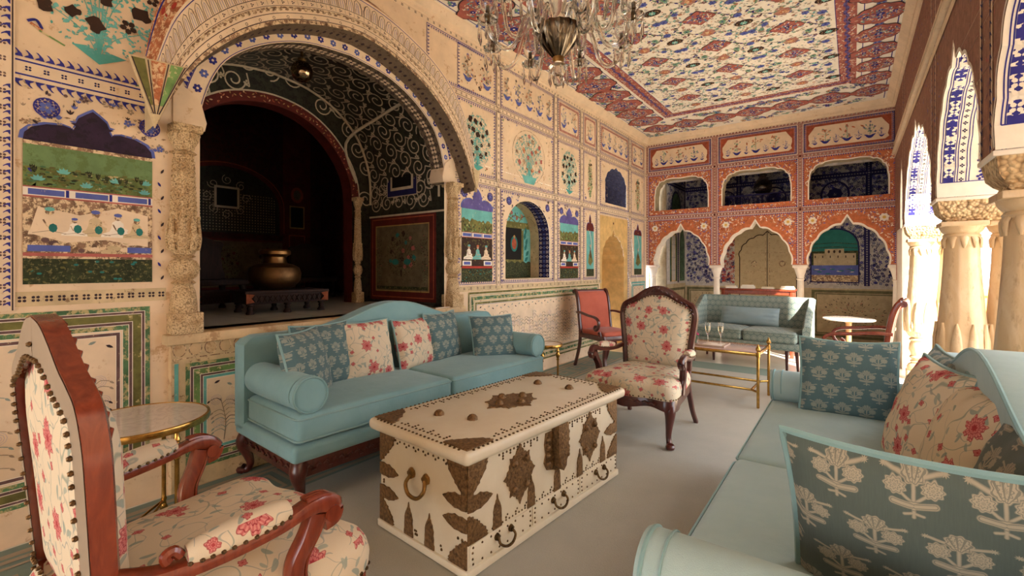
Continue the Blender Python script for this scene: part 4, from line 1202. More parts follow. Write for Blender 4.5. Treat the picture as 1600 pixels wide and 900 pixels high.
# pink-brown grid bands with dots
for z in (2.22, 3.055, 3.59): C.dots((XL, z), (RW, z), .05, .014, 'white', 3); C.dots((XL + .025, z), (RW, z), .05, .012, 'maroon', 4)
for x in (-3.13, -1.93, -.665, .56): C.dots((x, ZK), (x, 3.58), .05, .014, 'cream', 3); C.dots((x, ZK + .025), (x, 3.58), .05, .010, 'maroon', 4)
for x in (-1.93, -.665, .56):
    for z in (2.22, 3.055): C.disc(x, z, .018, 'maroon', 8)
struct(C.build('wall_back'))
bm = bmesh.new(); add_box(bm, XL - .1, YB + .24, 2.9 + .0, RW + .3, YB + .28, ZC); struct(bm_obj('wall_back_upper', bm, P['aislepale'], smooth=False))

def colonnette(x, y, lab, z1=ZK, sc=1.0):
    t = thing('colonnette', lab, 'column', (x, y, 0), 0, None)
    m = P['white']
    R = .055 * sc
    bm = bmesh.new(); add_box(bm, -R * 1.5, -R * 1.5, 0, R * 1.5, R * 1.5, .06, .005); add_lathe(bm, [(R * 1.3, .06), (R * 1.35, .09), (R * 1.0, .12), (R * 1.2, .15), (R * .95, .18)], 20); bm_obj('base', bm, m, t)
    bm = bmesh.new(); add_lathe(bm, [(R * .95, .18), (R * 1.15, .24), (R * 1.2, .32), (R * 1.0, .42), (R * .92, .7), (R * .80, z1 - .26), (R * .78, z1 - .24)], 32, flute=.08, nfl=8); bm_obj('shaft', bm, m, t)
    bm = bmesh.new(); add_lathe(bm, [(R * .85, z1 - .24), (R * 1.05, z1 - .225), (R * .85, z1 - .21), (R * .95, z1 - .17), (R * 1.35, z1 - .09), (R * 1.6, z1 - .05), (R * 1.5, z1 - .035)], 24, flute=.06, nfl=8); add_box(bm, -R * 1.9, -R * 1.6, z1 - .045, R * 1.9, R * 1.6, z1, .004); bm_obj('capital', bm, m, t)
    return t
colonnette(-3.06, YB + .12, 'white colonnette of back arcade against the left wall')
colonnette(-1.925, YB + .12, 'white colonnette of back arcade left of the book console')
colonnette(-.67, YB + .12, 'white colonnette of back arcade right of the green sofa')
colonnette(.52, YB + .12, 'bright sunlit colonnette at right end of the back arcade')

# ---- aisle and gallery behind the arcade
YA = 10.0
C = Canvas(lambda u, v, o: (u, YA - o, v))
C.rect(-3.2, 0, 1.4, 3.9, 'aislepale', 0)
r = random.Random(23)
def arabesque(C, a0, b0, a1, b1, n, lay=2, mats=('bluedeep', 'bluedeep', 'aisleblue', 'blue')):
    C.rect(a0, b0, a1, b1, 'aislepale', lay - 1)
    for i in range(n): C.petals(a0 + .02 + (a1 - a0 - .04) * r.random(), b0 + .02 + (b1 - b0 - .04) * r.random(), .026, r.choice(mats), lay, r.choice((3, 5)), r.random())
    for i in range(n // 3):
        x, y = a0 + .04 + (a1 - a0 - .08) * r.random(), b0 + .04 + (b1 - b0 - .08) * r.random(); C.scroll(x, y, .035, r.random() * 6, 1, r.choice(mats), .006, lay, 10)
def blueband(C, a0, b0, a1, b1, lay=3):
    C.rect(a0, b0, a1, b1, 'bluedeep', lay); v = (b1 - b0) > (a1 - a0)
    if v: C.dots(((a0 + a1) / 2, b0), ((a0 + a1) / 2, b1), .04, .012, 'aislepale', lay + 1)
    else: C.dots((a0, (b0 + b1) / 2), (a1, (b0 + b1) / 2), .04, .012, 'aislepale', lay + 1)
# gallery
arabesque(C, -2.82, 2.3, 1.0, 3.7, 2400)
for x in (-2.3, -1.85, -.72, .18): blueband(C, x, 2.3, x + .09, 3.8)
for z in (2.88,): blueband(C, -2.85, z, 1.1, z + .09, 4)
for x in (-2.05, -1.2, -.25, .7): C.ring(x, 2.60, .20, .03, 'bluedeep', 3, .22, 24); C.petals(x, 2.6, .12, 'bluedeep', 3, 8)
# lower storey
arabesque(C, -2.82, .98, -2.05, 2.2, 420); arabesque(C, -2.12, .98, -1.86, 2.2, 160, 2, ('red', 'bluedeep', 'rustfloor')); arabesque(C, -.78, .98, 1.1, 2.2, 800)
blueband(C, .16, .98, .24, 2.2); blueband(C, -.78, .98, -.72, 2.2); C.dots((-2.1, 1.0), (-2.1, 2.2), .06, .02, 'red', 4)
# painted palace niche right
def palace(C, a, b, z0, z1, wallm):
    zs = z0 + (z1 - z0) * .62; c_ = (a + b) / 2; w_ = b - a
    hd = [(c_ - w_ / 2 * math.cos(PI * i / 14), zs + (z1 - zs) * math.sin(PI * i / 14) ** .8) for i in range(15)]
    C.poly([(a, z0)] + hd + [(b, z0)], 'bluedeep', 3)
    C.poly([(a + .02, z0 + .02)] + [(c_ + (p[0] - c_) * .94, p[1] - .025) for p in hd] + [(b - .02, z0 + .02)], 'tealdark', 4)
    for i in range(9): C.line(spline([(a + .03, zs - .02 + .035 * i), (c_, zs + .0 + .035 * i), (b - .03, zs - .03 + .035 * i)], 5), .010, 'hedge' if i % 2 else 'tealdark', 5) if i < 5 else None
    C.rect(a + .02, z0 + .30 * (z1 - z0), b - .02, zs - .04, 'hedge', 6)
    C.rect(a + .05, z0 + .30 * (z1 - z0), b - .05, zs - .08, wallm, 7)
    C.rect(c_ - .14, zs - .09, c_ + .14, zs + .0, wallm, 7)
    for i in range(6): C.rect(a + .07 + (w_ - .16) * i / 5, zs - .16, a + .085 + (w_ - .16) * i / 5, zs - .12, 'brown', 8)
    for i in range(3): C.disc(c_ - .08 + .08 * i, zs - .05, .018, 'brown', 8, .028, 8)
    C.rect(a + .02, z0 + .14 * (z1 - z0), b - .02, z0 + .32 * (z1 - z0), 'bluelight', 8)
    for i in range(14): C.disc(a + .05 + (w_ - .1) * r.random(), z0 + .16 * (z1 - z0) + .1 * r.random(), .04, r.choice(('aisleblue', 'aislepale', 'tealdark')), 9, .01, 8)
    C.rect(a + .02, z0 + .02, b - .02, z0 + .14 * (z1 - z0), 'stainbrown', 8)
palace(C, -.62, .10, 1.03, 2.0, 'drabcream')
C.disc(.55, 1.6, .06, 'bluedeep', 4, .09, 12)
for z in (1.2, 1.4, 1.75): C.petals(.55, z, .07, 'bluedeep', 4, 5)
# dado
C.rect(-2.85, 0, 1.1, .98, 'drabcream', 1); C.rect(-2.85, .93, 1.1, .98, 'aislepale', 2)
def dd(a, b):
    C.box(a, .06, b, .90, .05, 'drabolive', 3); C.box(a + .06, .12, b - .06, .84, .02, 'drabolive', 3); C.rect(a + .08, .14, b - .08, .82, 'drabcream', 3)
    c_ = (a + b) / 2
    for i in range(140): 
        t = r.random() * 6.28; q = r.random() ** .6; C.leaf(c_ + q * (b - a) * .36 * math.cos(t), .50 + q * .28 * math.sin(t), .035, t, r.choice(('drabolive', 'brown', 'pinkred', 'ink')), 4, .3)
dd(-.60, .62); dd(-2.80, -1.95)
# panelled double door with cusped stone surround
C.rect(-1.88, 0, -.74, 2.16, 'doorcream', 5)
dh = [(-1.31 + x, 1.50 + y) for x, y in cusps(.96, .50, 9, .15, .03)]
C.line([(-1.79, 0)] + dh + [(-.83, 0)], .018, 'brown', 7)
C.poly([(-1.79, 0)] + dh + [(-.83, 0)], 'doorcream', 6)
C.line([(-1.31, 0), (-1.31, 1.98)], .012, 'brown', 8)
for x in (-1.34, -1.27): C.line([(x, 0), (x, 1.96)], .006, 'stainbrown', 8)
for z in (.5, 1.22, 1.58): C.line([(-1.78, z), (-.84, z)], .005, 'stainbrown', 7)
struct(C.build('wall_aisle_back'))
bm = bmesh.new()
for x in (-1.53, -1.06):
    pts = [(x + .046 * math.cos(2 * PI * i / 16), YA - .03, 1.37 + .046 * math.sin(2 * PI * i / 16)) for i in range(16)]
    add_tube(bm, pts, .007, 6, True)
    add_sweep(bm, [(x, YA - .001, 1.41), (x, YA - .03, 1.41)], lambda i, t: circ(.016, 8))
o = bm_obj('door_2', bm, P['stainbrown']); struct(o)
C = Canvas(lambda u, v, o: (-2.83 + o, u, v))
C.rect(YB + .2, 0, YA, 3.9, 'aislepale', 0)
arabesque(C, YB + .24, 2.3, YA, 3.7, 500); blueband(C, YA - .1, 2.3, YA - .02, 3.7); blueband(C, YB + .2, 2.88, YA, 2.97, 4)
C.poly(arc_hole(9.35, .62, 2.3, 2.5, 2.82), 'bluedeep', 5); C.poly(arc_hole(9.35, .54, 2.3, 2.48, 2.78), 'blindgreen', 6)
C.rect(YB + .2, 0, YA, .98, 'drabcream', 1); C.box(YB + .3, .06, YA - .05, .90, .05, 'drabolive', 3)
C.poly(arc_hole(9.18, .44, 1.03, 1.75, 2.08), 'blindgreen', 5); C.rect(9.05, 1.03, 9.30, 1.95, 'aislepale', 6); C.box(9.05, 1.03, 9.30, 1.95, .02, 'sandstone', 7)
for z in (1.25, 1.5, 1.75): C.line([(9.05, z), (9.3, z)], .006, 'aisleblue', 7)
C.poly(arc_hole(9.74, .34, 1.03, 1.75, 2.08), 'blindgreen', 5); blueband(C, 9.44, 1.0, 9.52, 2.2)
struct(C.build('wall_aisle_left'))
bm = bmesh.new(); add_box(bm, -2.9, YB + .24, 2.19, 1.2, YA, 2.28); add_box(bm, -3.2, YB + .24, 3.75, 1.2, YA, 3.82)
add_box(bm, -3.2, YB + .26, 0, -2.86, YA + .1, 3.8)
struct(bm_obj('ceiling_aisle', bm, P['drabcream'], smooth=False))
# gallery parapet seen in the middle window
bm = bmesh.new()
for i in range(17):
    x = -1.80 + i * .065
    add_tube(bm, [(x + .026 * math.cos(t), YB + .36, 2.46 + .07 * math.sin(t)) for t in [2 * PI * k / 12 for k in range(12)]], .006, 5, True)
add_box(bm, -1.85, YB + .34, 2.28, -.70, YB + .38, 2.38, .004); add_box(bm, -1.85, YB + .34, 2.545, -.70, YB + .38, 2.57, .004)
struct(bm_obj('trim_15', bm, P['bluedeep']))
# ---- floors
MARB = rough_mat('marble_floor', S(242, 236, 224), S(228, 220, 204), 2.5, .22, spec=.6)
bm = bmesh.new(); add_box(bm, XL - .2, YN, -.06, 1.12, YA + .2, 0); struct(bm_obj('floor', bm, MARB, smooth=False))
def carpet_mat():
    m, nt, b = new_mat('carpet_wool', .95, 0, .1); v = coords(nt)
    n = noise(nt, v, 3, 4, .6); n2 = noise(nt, v, 240, 2, .6)
    c = mixc(nt, (n - .3) * 2, S(182, 179, 168), S(194, 190, 178)); c = mixc(nt, n2 * .35, c, S(150, 150, 138)); nt.links.new(c, b.inputs['Base Color'])
    bump(nt, b, n2, .004, .6); return m
def pile(name, rgb):
    m, nt, b = new_mat(name, .95, 0, .1); v = coords(nt); n2 = noise(nt, v, 240, 2, .6); n = noise(nt, v, 20, 3, .6)
    c = mixc(nt, (n * .5 + n2 * .5 - .3) * 1.5, tuple(x * .8 for x in rgb[:3]) + (1,), rgb); nt.links.new(c, b.inputs['Base Color']); return m
CARP, CGREEN, CPINK = carpet_mat(), pile('carpet_green', S(142, 158, 146)), pile('carpet_pink', S(184, 168, 146))
C = Canvas(lambda u, v, o: (u, v, .014 + o))
cx0, cx1, cy0, cy1 = -3.10, .44, -2.6, 6.62
C.rect(cx0, cy0, cx1, cy1, CARP, 0)
for a, b, c_, d in ((cx0, cy0, cx0 + .50, cy1), (cx0, cy1 - .42, cx1, cy1)): C.rect(a, b, c_, d, CGREEN, 1)
C.rect(cx0 + .06, cy0, cx0 + .10, cy1 - .06, CPINK, 2); C.rect(cx0 + .44, cy0, cx0 + .475, cy1 - .4, CPINK, 2)
k = 0; y = cy0 + .1
while y < cy1 - .6:
    x = cx0 + .14; s_ = .27; t_ = .030
    sp = [(x, y), (x + s_, y), (x + s_, y + s_), (x + .06, y + s_), (x + .06, y + .12), (x + .16, y + .12), (x + .16, y + .19)]
    C.line(sp, t_, CPINK, 3); C.line([(x, y + s_ + .06), (x, y)], t_, CPINK, 3)
    y += s_ + .06
for p, q in (((cx0, cy0, 0), (cx1, cy0, 0)), ((cx1, cy0, 0), (cx1, cy1, 0)), ((cx1, cy1, 0), (cx0, cy1, 0)), ((cx0, cy1, 0), (cx0, cy0, 0))):
    C.face3([(p[0], p[1], .001), (q[0], q[1], .001), (q[0], q[1], .014), (p[0], p[1], .014)], CARP)
carpet = C.build('carpet'); tag(carpet, 'large pale grey-green carpet with a pinkish key border along the painted wall', 'carpet')

# ---- right arcade: wall above the columns
piers = [-2.0, -.42, 1.27, 2.96, 4.65, 7.15, 8.75]
Fr = lambda u, v, o: (XR - o, u, v)
C = Canvas(Fr)
ZP = 1.80
bott = [(YN, ZP)]; arcs = []
PW = .15
for i in range(len(piers) - 1):
    a, b = piers[i] + PW, piers[i + 1] - PW
    if i == len(piers) - 2: b = 7.66
    h_ = .85 if b - a < 1.8 else .92
    ar = [((a + b) / 2 + x, ZP + y) for x, y in cusps(b - a, h_, 11, .14, .024)]
    arcs.append(ar); bott += ar
bott += [(YB + .05, ZP)]
C.holed(bott + [(YB + .05, ZC), (YN, ZC)], [], 'spandrel', 0)
r = random.Random(31)
for i in range(1400):
    y, z = 1.5 + 7 * r.random(), 1.85 + 1.7 * r.random()
    ok = True
    for ar in arcs:
        if ar[0][0] - .02 < y < ar[-1][0] + .02:
            u = abs(y - (ar[0][0] + ar[-1][0]) / 2) / ((ar[-1][0] - ar[0][0]) / 2)
            if z < ZP + .95 * math.sqrt(max(0, 1 - u * u)) + .05: ok = False
    if ok: C.leaf(y, z, .04, r.random() * 6, r.choice(('bandpink', 'mauve', 'bluelight', 'medallion', 'stainbrown')), 2, .35)
for ar in arcs:
    C.line([(p[0], p[1] + .01) for p in ar], .02, 'white', 3)
for p in piers: 
    C.line([(p - .11, ZP), (p - .11, 3.58)], .02, 'cream', 3); C.line([(p + .11, ZP), (p + .11, 3.58)], .02, 'cream', 3); C.hooks((p - .07, ZP), (p - .07, 3.5), .04, 1, 'bluedeep', 3); C.hooks((p + .07, 3.5), (p + .07, ZP), .04, 1, 'bluedeep', 3)
C.rect(YN, 2.86, YB, 2.92, 'cream', 4); C.hooks((YN, 2.93), (YB, 2.93), .05, 1, 'blue', 5, 1.0); C.line([(YN, 3.0), (YB, 3.0)], .012, 'white', 5)
for i in range(60): C.disc(r.random() * 8, 3.2 + .2 * r.random(), .012, 'maroon', 3)
struct(C.build('wall_right'))
XO = 1.02
# mouldings above the arches, real relief
bm = bmesh.new()
add_box(bm, XR - .035, YN, 2.93, XR + .01, YB, 2.97, .008); add_box(bm, XR - .02, YN, 3.05, XR + .01, YB, 3.07, .006)
struct(bm_obj('trim_16', bm, P['cream']))
bm = bmesh.new(); 
C = Canvas(lambda u, v, o: (XO + o, u, v)); C.holed(bott + [(YB + .05, ZC), (YN, ZC)], [], 'cream', 0); struct(C.build('wall_right_outside'))
# scalloped soffits, white with blue bands
for n_, ar in enumerate(arcs):
    if ar[-1][0] < 0: continue
    def mk(ar):
        sf, sl = curve_fn(ar, lambda r: (0, (0, 0)), radial_dirs(ar))
        return (lambda s, x, o: (XR + x, sf(s, -o, 0)[1], sf(s, -o, 0)[2])), sl
    sfn, sl = mk(ar)
    C = Canvas(sfn); W_ = XO - XR; n = len(ar) * 2
    def lane(x0, x1, m, lay):
        for i in range(n): C.rect(sl * i / n, x0, sl * (i + 1) / n, x1, m, lay)
    lane(0, W_, 'white', 0)
    for x in (.018, .030, .092, .105, .15, .165, W_ - .06, W_ - .045): lane(x, x + .005, 'blue', 1)
    k_ = int(sl / .05)
    for i in range(k_):
        s_ = sl * (i + .5) / k_
        C.rect(s_ - sl / k_ / 2, .036, s_ + sl / k_ / 2, .088, 'blue', 2); C.petals(s_, .062, .027, 'white', 3, 4, .78); C.disc(s_ + sl / k_ / 2, .042, .009, 'white', 3, n=6); C.disc(s_ + sl / k_ / 2, .082, .009, 'white', 3, n=6)
        if i % 1 == 0: C.petals(s_, .128, .014, 'bluedeep', 2, 4)
    k_ = int(sl / .11)
    for i in range(k_):
        s_ = sl * (i + .5) / k_
        for q in range(7): C.petals(s_ + .022 * math.cos(q) * (1 + .1 * q), .24 + .022 * math.sin(q * 1.7) + .015 * (q % 2), .024, 'blue', 2, 4, q)
        for q in range(4): C.petals(s_ + .05, .30 + .035 * q, .020, 'blue', 2, 4, q); C.petals(s_, .36 + .03 * q, .016, 'bluelight', 2, 4, q)
    # plain foot with turquoise leaves on either side
    for sgn in (0, 1):
        def S_(v): return v if sgn == 0 else sl - v
        C.poly([(S_(0), 0), (S_(.11), 0), (S_(.11), W_), (S_(0), W_)], 'white', 4)
        C.line([(S_(.11), .02), (S_(.11), W_ - .02)], .006, 'blue', 5); C.line([(S_(.02), .02), (S_(.02), W_ - .02)], .005, 'blue', 5)
        for q in range(4):
            x = .08 + .125 * q
            for d in (-.05, -.025, 0, .025, .05): C.poly([(S_(.025), x + d * .8 - .012), (S_(.025), x + d * .8 + .012), (S_(.06 - abs(d) * .4), x + d * 1.3)], 'turq' if abs(d) > .03 else 'blue', 6)
            C.petals(S_(.085), x, .008, 'blue', 6, 3)
    struct(C.build('trim_%d' % (20 + n_)))
# carved lintel blocks over each pair of columns
MARBLE = None
def marble_mat():
    m, nt, b = new_mat('warm_marble', .38, 0, .5); v = coords(nt, 'Object', (1, 1, .35))
    n = noise(nt, v, 5, 6, .65, 1.5); n2 = noise(nt, v, 22, 4, .7)
    c = mixc(nt, (n - .46) * 5, S(214, 184, 144), S(226, 202, 168)); c = mixc(nt, (n2 - .56) * 5, c, S(168, 130, 92)); nt.links.new(c, b.inputs['Base Color'])
    bump(nt, b, n2, .003, .5); return m
MARBLE = marble_mat()
STONEL = plaster_carve('carved_lintel', S(224, 196, 152), S(190, 150, 104), 17, .02)
def pier(y, n0):
    bm = bmesh.new()
    add_box(bm, XR - .008, y - PW - .004, 1.775, XO + .008, y + PW + .004, 1.80, .006)
    struct(bm_obj('trim_%d' % n0, bm, P['white']))
    bm = bmesh.new()
    A = [(XR + .02, y - PW + .02), (XO - .02, y - PW + .02), (XO - .02, y + PW - .02), (XR + .02, y + PW - .02)]
    lv = [(1.63, .045), (1.645, .03), (1.655, .035), (1.67, .018), (1.70, -.004), (1.75, -.012), (1.778, -.016)]
    rings = []
    for z, ins in lv:
        ring = []
        for k in range(4):
            x, yy = A[k]; sx_, sy_ = ((1, 1), (-1, 1), (-1, -1), (1, -1))[k]
            ring.append(bm.verts.new((x + sx_ * ins, yy + sy_ * ins, z)))
        rings.append(ring)
    for a, b in zip(rings, rings[1:]):
        for k in range(4): bm.faces.new((a[k], a[(k + 1) % 4], b[(k + 1) % 4], b[k]))
    bm.faces.new(rings[0][::-1])
    bm.normal_update()
    struct(bm_obj('trim_%d' % (n0 + 1), bm, STONEL))
def marble_column(x, y, lab, z1=1.63):
    t = thing('marble_column', lab, 'column', (x, y, 0), 0, None); m = MARBLE
    bm = bmesh.new(); add_box(bm, -.13, -.13, 0, .13, .13, .10, .01)
    add_lathe(bm, [(.125, .10), (.13, .14), (.115, .17), (.09, .19), (.10, .21), (.08, .225), (.10, .24)], 24); bm_obj('plinth', bm, m, t)
    bm = bmesh.new(); add_lathe(bm, [(.085, .235), (.10, .255), (.085, .275), (.09, .30), (.105, .34), (.10, .40), (.085, .44), (.105, .46), (.085, .48)], 24, flute=.05, nfl=10); bm_obj('foot', bm, m, t)
    bm = bmesh.new()
    add_lathe(bm, [(.08, .48), (.105, .50), (.13, .55), (.142, .62), (.143, .72), (.136, .80), (.122, .95), (.108, 1.15), (.097, 1.34), (.092, 1.50), (.092, 1.52)], 40, flute=.045, nfl=12)
    for i in range(10):
        a = 2 * PI * i / 10
        add_sweep(bm, [(r_ * math.cos(a), r_ * math.sin(a), z_) for r_, z_ in ((.141, .56), (.149, .68), (.147, .78), (.139, .85), (.134, .90))], lambda k, tt: [(c_ * (1 - .85 * tt ** 2), d_ * .35) for c_, d_ in circ(.036, 8)], up=(math.cos(a), math.sin(a), 0))
        a += PI / 10
        add_sweep(bm, [(r_ * math.cos(a), r_ * math.sin(a), z_) for r_, z_ in ((.10, .51), (.133, .56), (.146, .62), (.142, .68))], lambda k, tt: [(c_ * (1 - .85 * tt ** 2), d_ * .35) for c_, d_ in circ(.032, 8)], up=(math.cos(a), math.sin(a), 0))
        add_sweep(bm, [(r_ * math.cos(a), r_ * math.sin(a), z_) for r_, z_ in ((.094, 1.52), (.104, 1.50), (.103, 1.47), (.098, 1.44))], lambda k, tt: [(c_ * (1 - .8 * tt ** 2), d_ * .4) for c_, d_ in circ(.024, 8)], up=(math.cos(a), math.sin(a), 0))
    bm_obj('shaft', bm, m, t)
    bm = bmesh.new(); add_lathe(bm, [(.095, 1.515), (.106, 1.53), (.095, 1.545), (.11, 1.56), (.12, 1.58), (.125, 1.60)], 28); add_box(bm, -.125, -.125, z1 - .035, .125, .125, z1, .006); bm_obj('capital', bm, m, t)
    return t
for k, y in enumerate(piers[1:6]): pier(y, 40 + 2 * k)
marble_column(.64, 2.96, 'big fluted marble column at right edge of the photo')
marble_column(.90, 2.96, 'outer fluted marble column behind the big one at right edge')
marble_column(.64, 4.65, 'fluted warm marble column right of the distant sofa, inner one of its pair')
marble_column(.90, 4.70, 'fluted marble column just behind the inner warm column, outer one of its pair')
marble_column(.64, 7.15, 'overexposed marble column by the far corner of the arcade')
marble_column(.90, 7.15, 'outer sunlit marble column of the farthest pair')
for y in piers[1:3]:
    for x in (.64, .90): marble_column(x, y, 'marble column of the arcade standing right of the camera, nearer than every column in view', 1.63)['group'] = 'near arcade columns'
# half pilaster in the right far corner, green marble dado slab
C = Canvas(lambda u, v, o: (u, YB - o - .02, v)); C.rect(.56, 0, .64, 1.12, 'turq', 1); C.rect(.50, 1.12, .66, 3.6, 'bandpink', 0); struct(C.build('trim_60'))
bm = bmesh.new(); add_box(bm, .53, YB - .02, 0, 1.02, YB + .26, ZC); struct(bm_obj('trim_61', bm, P['cream'], smooth=False))
# roof slab over arcade, courtyard floor, parapet and added sun-blocking walls
bm = bmesh.new(); add_box(bm, XL - .3, YN, ZC + .02, XO + .5, YA + .2, ZC + .2); struct(bm_obj('ceiling_roof', bm, P['cream'], smooth=False))
bm = bmesh.new(); add_box(bm, 1.12, -8, -.30, 14, 26, -.12); add_box(bm, XL - 1, -9, -.3, 1.2, YN, -.02); struct(bm_obj('floor_courtyard', bm, rough_mat('courtyard_stone', S(232, 220, 196), S(214, 198, 170), 2), smooth=False))
bm = bmesh.new(); add_box(bm, 3.0, -14, -.3, 3.3, 2.9, 4.9); struct(bm_obj('wall_sun_blocker', bm, P['cream'], smooth=False))  # tall unseen wall, added to keep the sun off the near arches
bm = bmesh.new(); add_box(bm, 1.6, 12.0, -.2, 9, 12.3, .78); add_box(bm, 1.55, 11.94, .78, 9, 12.36, .90, .01); struct(bm_obj('wall_courtyard_parapet', bm, P['yellowpaint'], smooth=False))
bm = bmesh.new(); add_box(bm, XR + .02, 7.70, 0, XO - .01, YB + .02, ZC); add_box(bm, .98, YB, 0, 1.1, YA + .2, 3.8); struct(bm_obj('wall_aisle_sunblock', bm, P['white'], smooth=False))  # added to close the last bay and aisle end against the sun
bm = bmesh.new(); add_box(bm, XL - .2, YN - .25, 2.15, 1.3, YN, ZC + .1); add_box(bm, XL - .4, YN - .25, 0, XL + .3, YN, 2.149); add_box(bm, .3, YN - .25, 0, 1.3, YN, 2.149); struct(bm_obj('wall_front_sunblock', bm, P['cream'], smooth=False))  # unseen end wall with low opening, added to stop sun reaching the left wall
# ================================================================ fabrics, wood, metal
def uvx(nt):
    tc = nt.nodes.new('ShaderNodeTexCoord'); sp = nt.nodes.new('ShaderNodeSeparateXYZ'); nt.links.new(tc.outputs['UV'], sp.inputs[0])
    return X(nt, sp.outputs[0]), X(nt, sp.outputs[1]), tc.outputs['UV']
def combine(nt, x, y, z=0.0):
    n = nt.nodes.new('ShaderNodeCombineXYZ')
    for i, a in enumerate((x, y, z)):
        if isinstance(a, X): nt.links.new(a.k, n.inputs[i])
        else: n.inputs[i].default_value = a
    return n.outputs[0]
def velvet(name, rgb, rgb2, rough=.85, sheen=.35):
    m, nt, b = new_mat(name, rough, 0, .25); v = coords(nt)
    n = noise(nt, v, 5, 3, .6); n2 = noise(nt, v, 420, 2, .6)
    c = mixc(nt, (n - .3) * 2.2, rgb, rgb2); c = mixc(nt, n2 * .25, c, tuple(x * .75 for x in rgb[:3]) + (1,))
    nt.links.new(c, b.inputs['Base Color'])
    b.inputs['Sheen Weight'].default_value = sheen; b.inputs['Sheen Roughness'].default_value = .45; b.inputs['Sheen Tint'].default_value = (.8, .95, 1, 1)
    bump(nt, b, n2 * .4 + noise(nt, v, 9, 3, .6) * 3.0, .003, .5); return m
def floral_fabric(name, scale=1.0):
    """cream linen printed with red peonies, buds, grey-green leaves and fine stems"""
    m, nt, b = new_mat(name, .9, 0, .15)
    u, v, uv = uvx(nt); nz = noise(nt, uv, 9 * scale, 2, .5)
    base = S(226, 210, 184); n2 = noise(nt, uv, 700, 1, .5)
    col = mixc(nt, n2 * .5, base, S(206, 188, 160))
    # stems: thin iso-lines of a noise field
    for sc_, off, cc in ((7, 0, S(150, 158, 142)), (9, 5, S(158, 160, 150))):
        n = noise(nt, combine(nt, u + off, v), sc_ * scale, 1, .4, .4); col = mixc(nt, (((n - .5).abs()) - .005).soft(.005) * .8, col, cc)
    def cells(sc_, off, rand=.75):
        vo = nt.nodes.new('ShaderNodeTexVoronoi'); vo.voronoi_dimensions = '2D'; vo.inputs['Scale'].default_value = sc_ * scale; vo.inputs['Randomness'].default_value = rand
        uu, vv = u + off, v + off * .7
        nt.links.new(combine(nt, uu, vv), vo.inputs['Vector'])
        sp = nt.nodes.new('ShaderNodeSeparateXYZ'); nt.links.new(vo.outputs['Position'], sp.inputs[0])
        sc2 = nt.nodes.new('ShaderNodeSeparateColor'); nt.links.new(vo.outputs['Color'], sc2.inputs[0])
        dx, dy = uu - X(nt, sp.outputs[0]), vv - X(nt, sp.outputs[1])
        return dx * scale, dy * scale, X(nt, sc2.outputs[0]), X(nt, sc2.outputs[1]), X(nt, sc2.outputs[2])
    for sc_, off, lw, cc in ((15, 3.3, .0105, S(150, 162, 152)), (13, 7.7, .0095, S(166, 172, 158))):   # leaves
        dx, dy, r1, r2, r3 = cells(sc_, off); a = r1 * 6.28; ca, sa = a.cos(), a.sin()
        lx = dx * ca + dy * sa; ly = (dy * ca - dx * sa) * 2.6 + lx * lx * 30
        d = (lx * lx + ly * ly).sqrt() - (r2 * .010 + .010); col = mixc(nt, d.soft(.003) * r3.gt(.35) * .85, col, cc)
    for sc_, off, R0, n_, thr in ((12, 11.1, .013, 4, .35), (6.0, 1.7, .040, 7, .25)):      # buds, then big flowers
        dx, dy, r1, r2, r3 = cells(sc_, off, .55); a = dy.atan2(dx) + r1 * 6.28; r = (dx * dx + dy * dy).sqrt()
        R = (r2 * .35 + .75) * R0 * ((a * n_).cos() * .16 + (a * (n_ * 2 + 1)).cos() * .08 + .92)
        on = r3.gt(thr)
        f = (r - R).soft(.002) * on
        petal = mixc(nt, ((a * (n_ * 3)).sin() * .5 + .5) * (r / R), S(200, 104, 104), S(228, 164, 152))
        lines = ((r / R * 3.0 + (a * n_).cos() * .18).fract() - .5).abs().lt(.10)
        petal = mixc(nt, lines * .8, petal, S(150, 44, 56))
        petal = mixc(nt, ((r / R) - .26).soft(.05), petal, S(168, 60, 66) if R0 > .02 else S(176, 70, 74))
        col = mixc(nt, f, col, petal); col = mixc(nt, ((r - R).abs() - .0012).soft(.001) * on * .8, col, S(160, 60, 64))
    nt.links.new(col, b.inputs['Base Color']); bump(nt, b, n2, .001, .5); return m
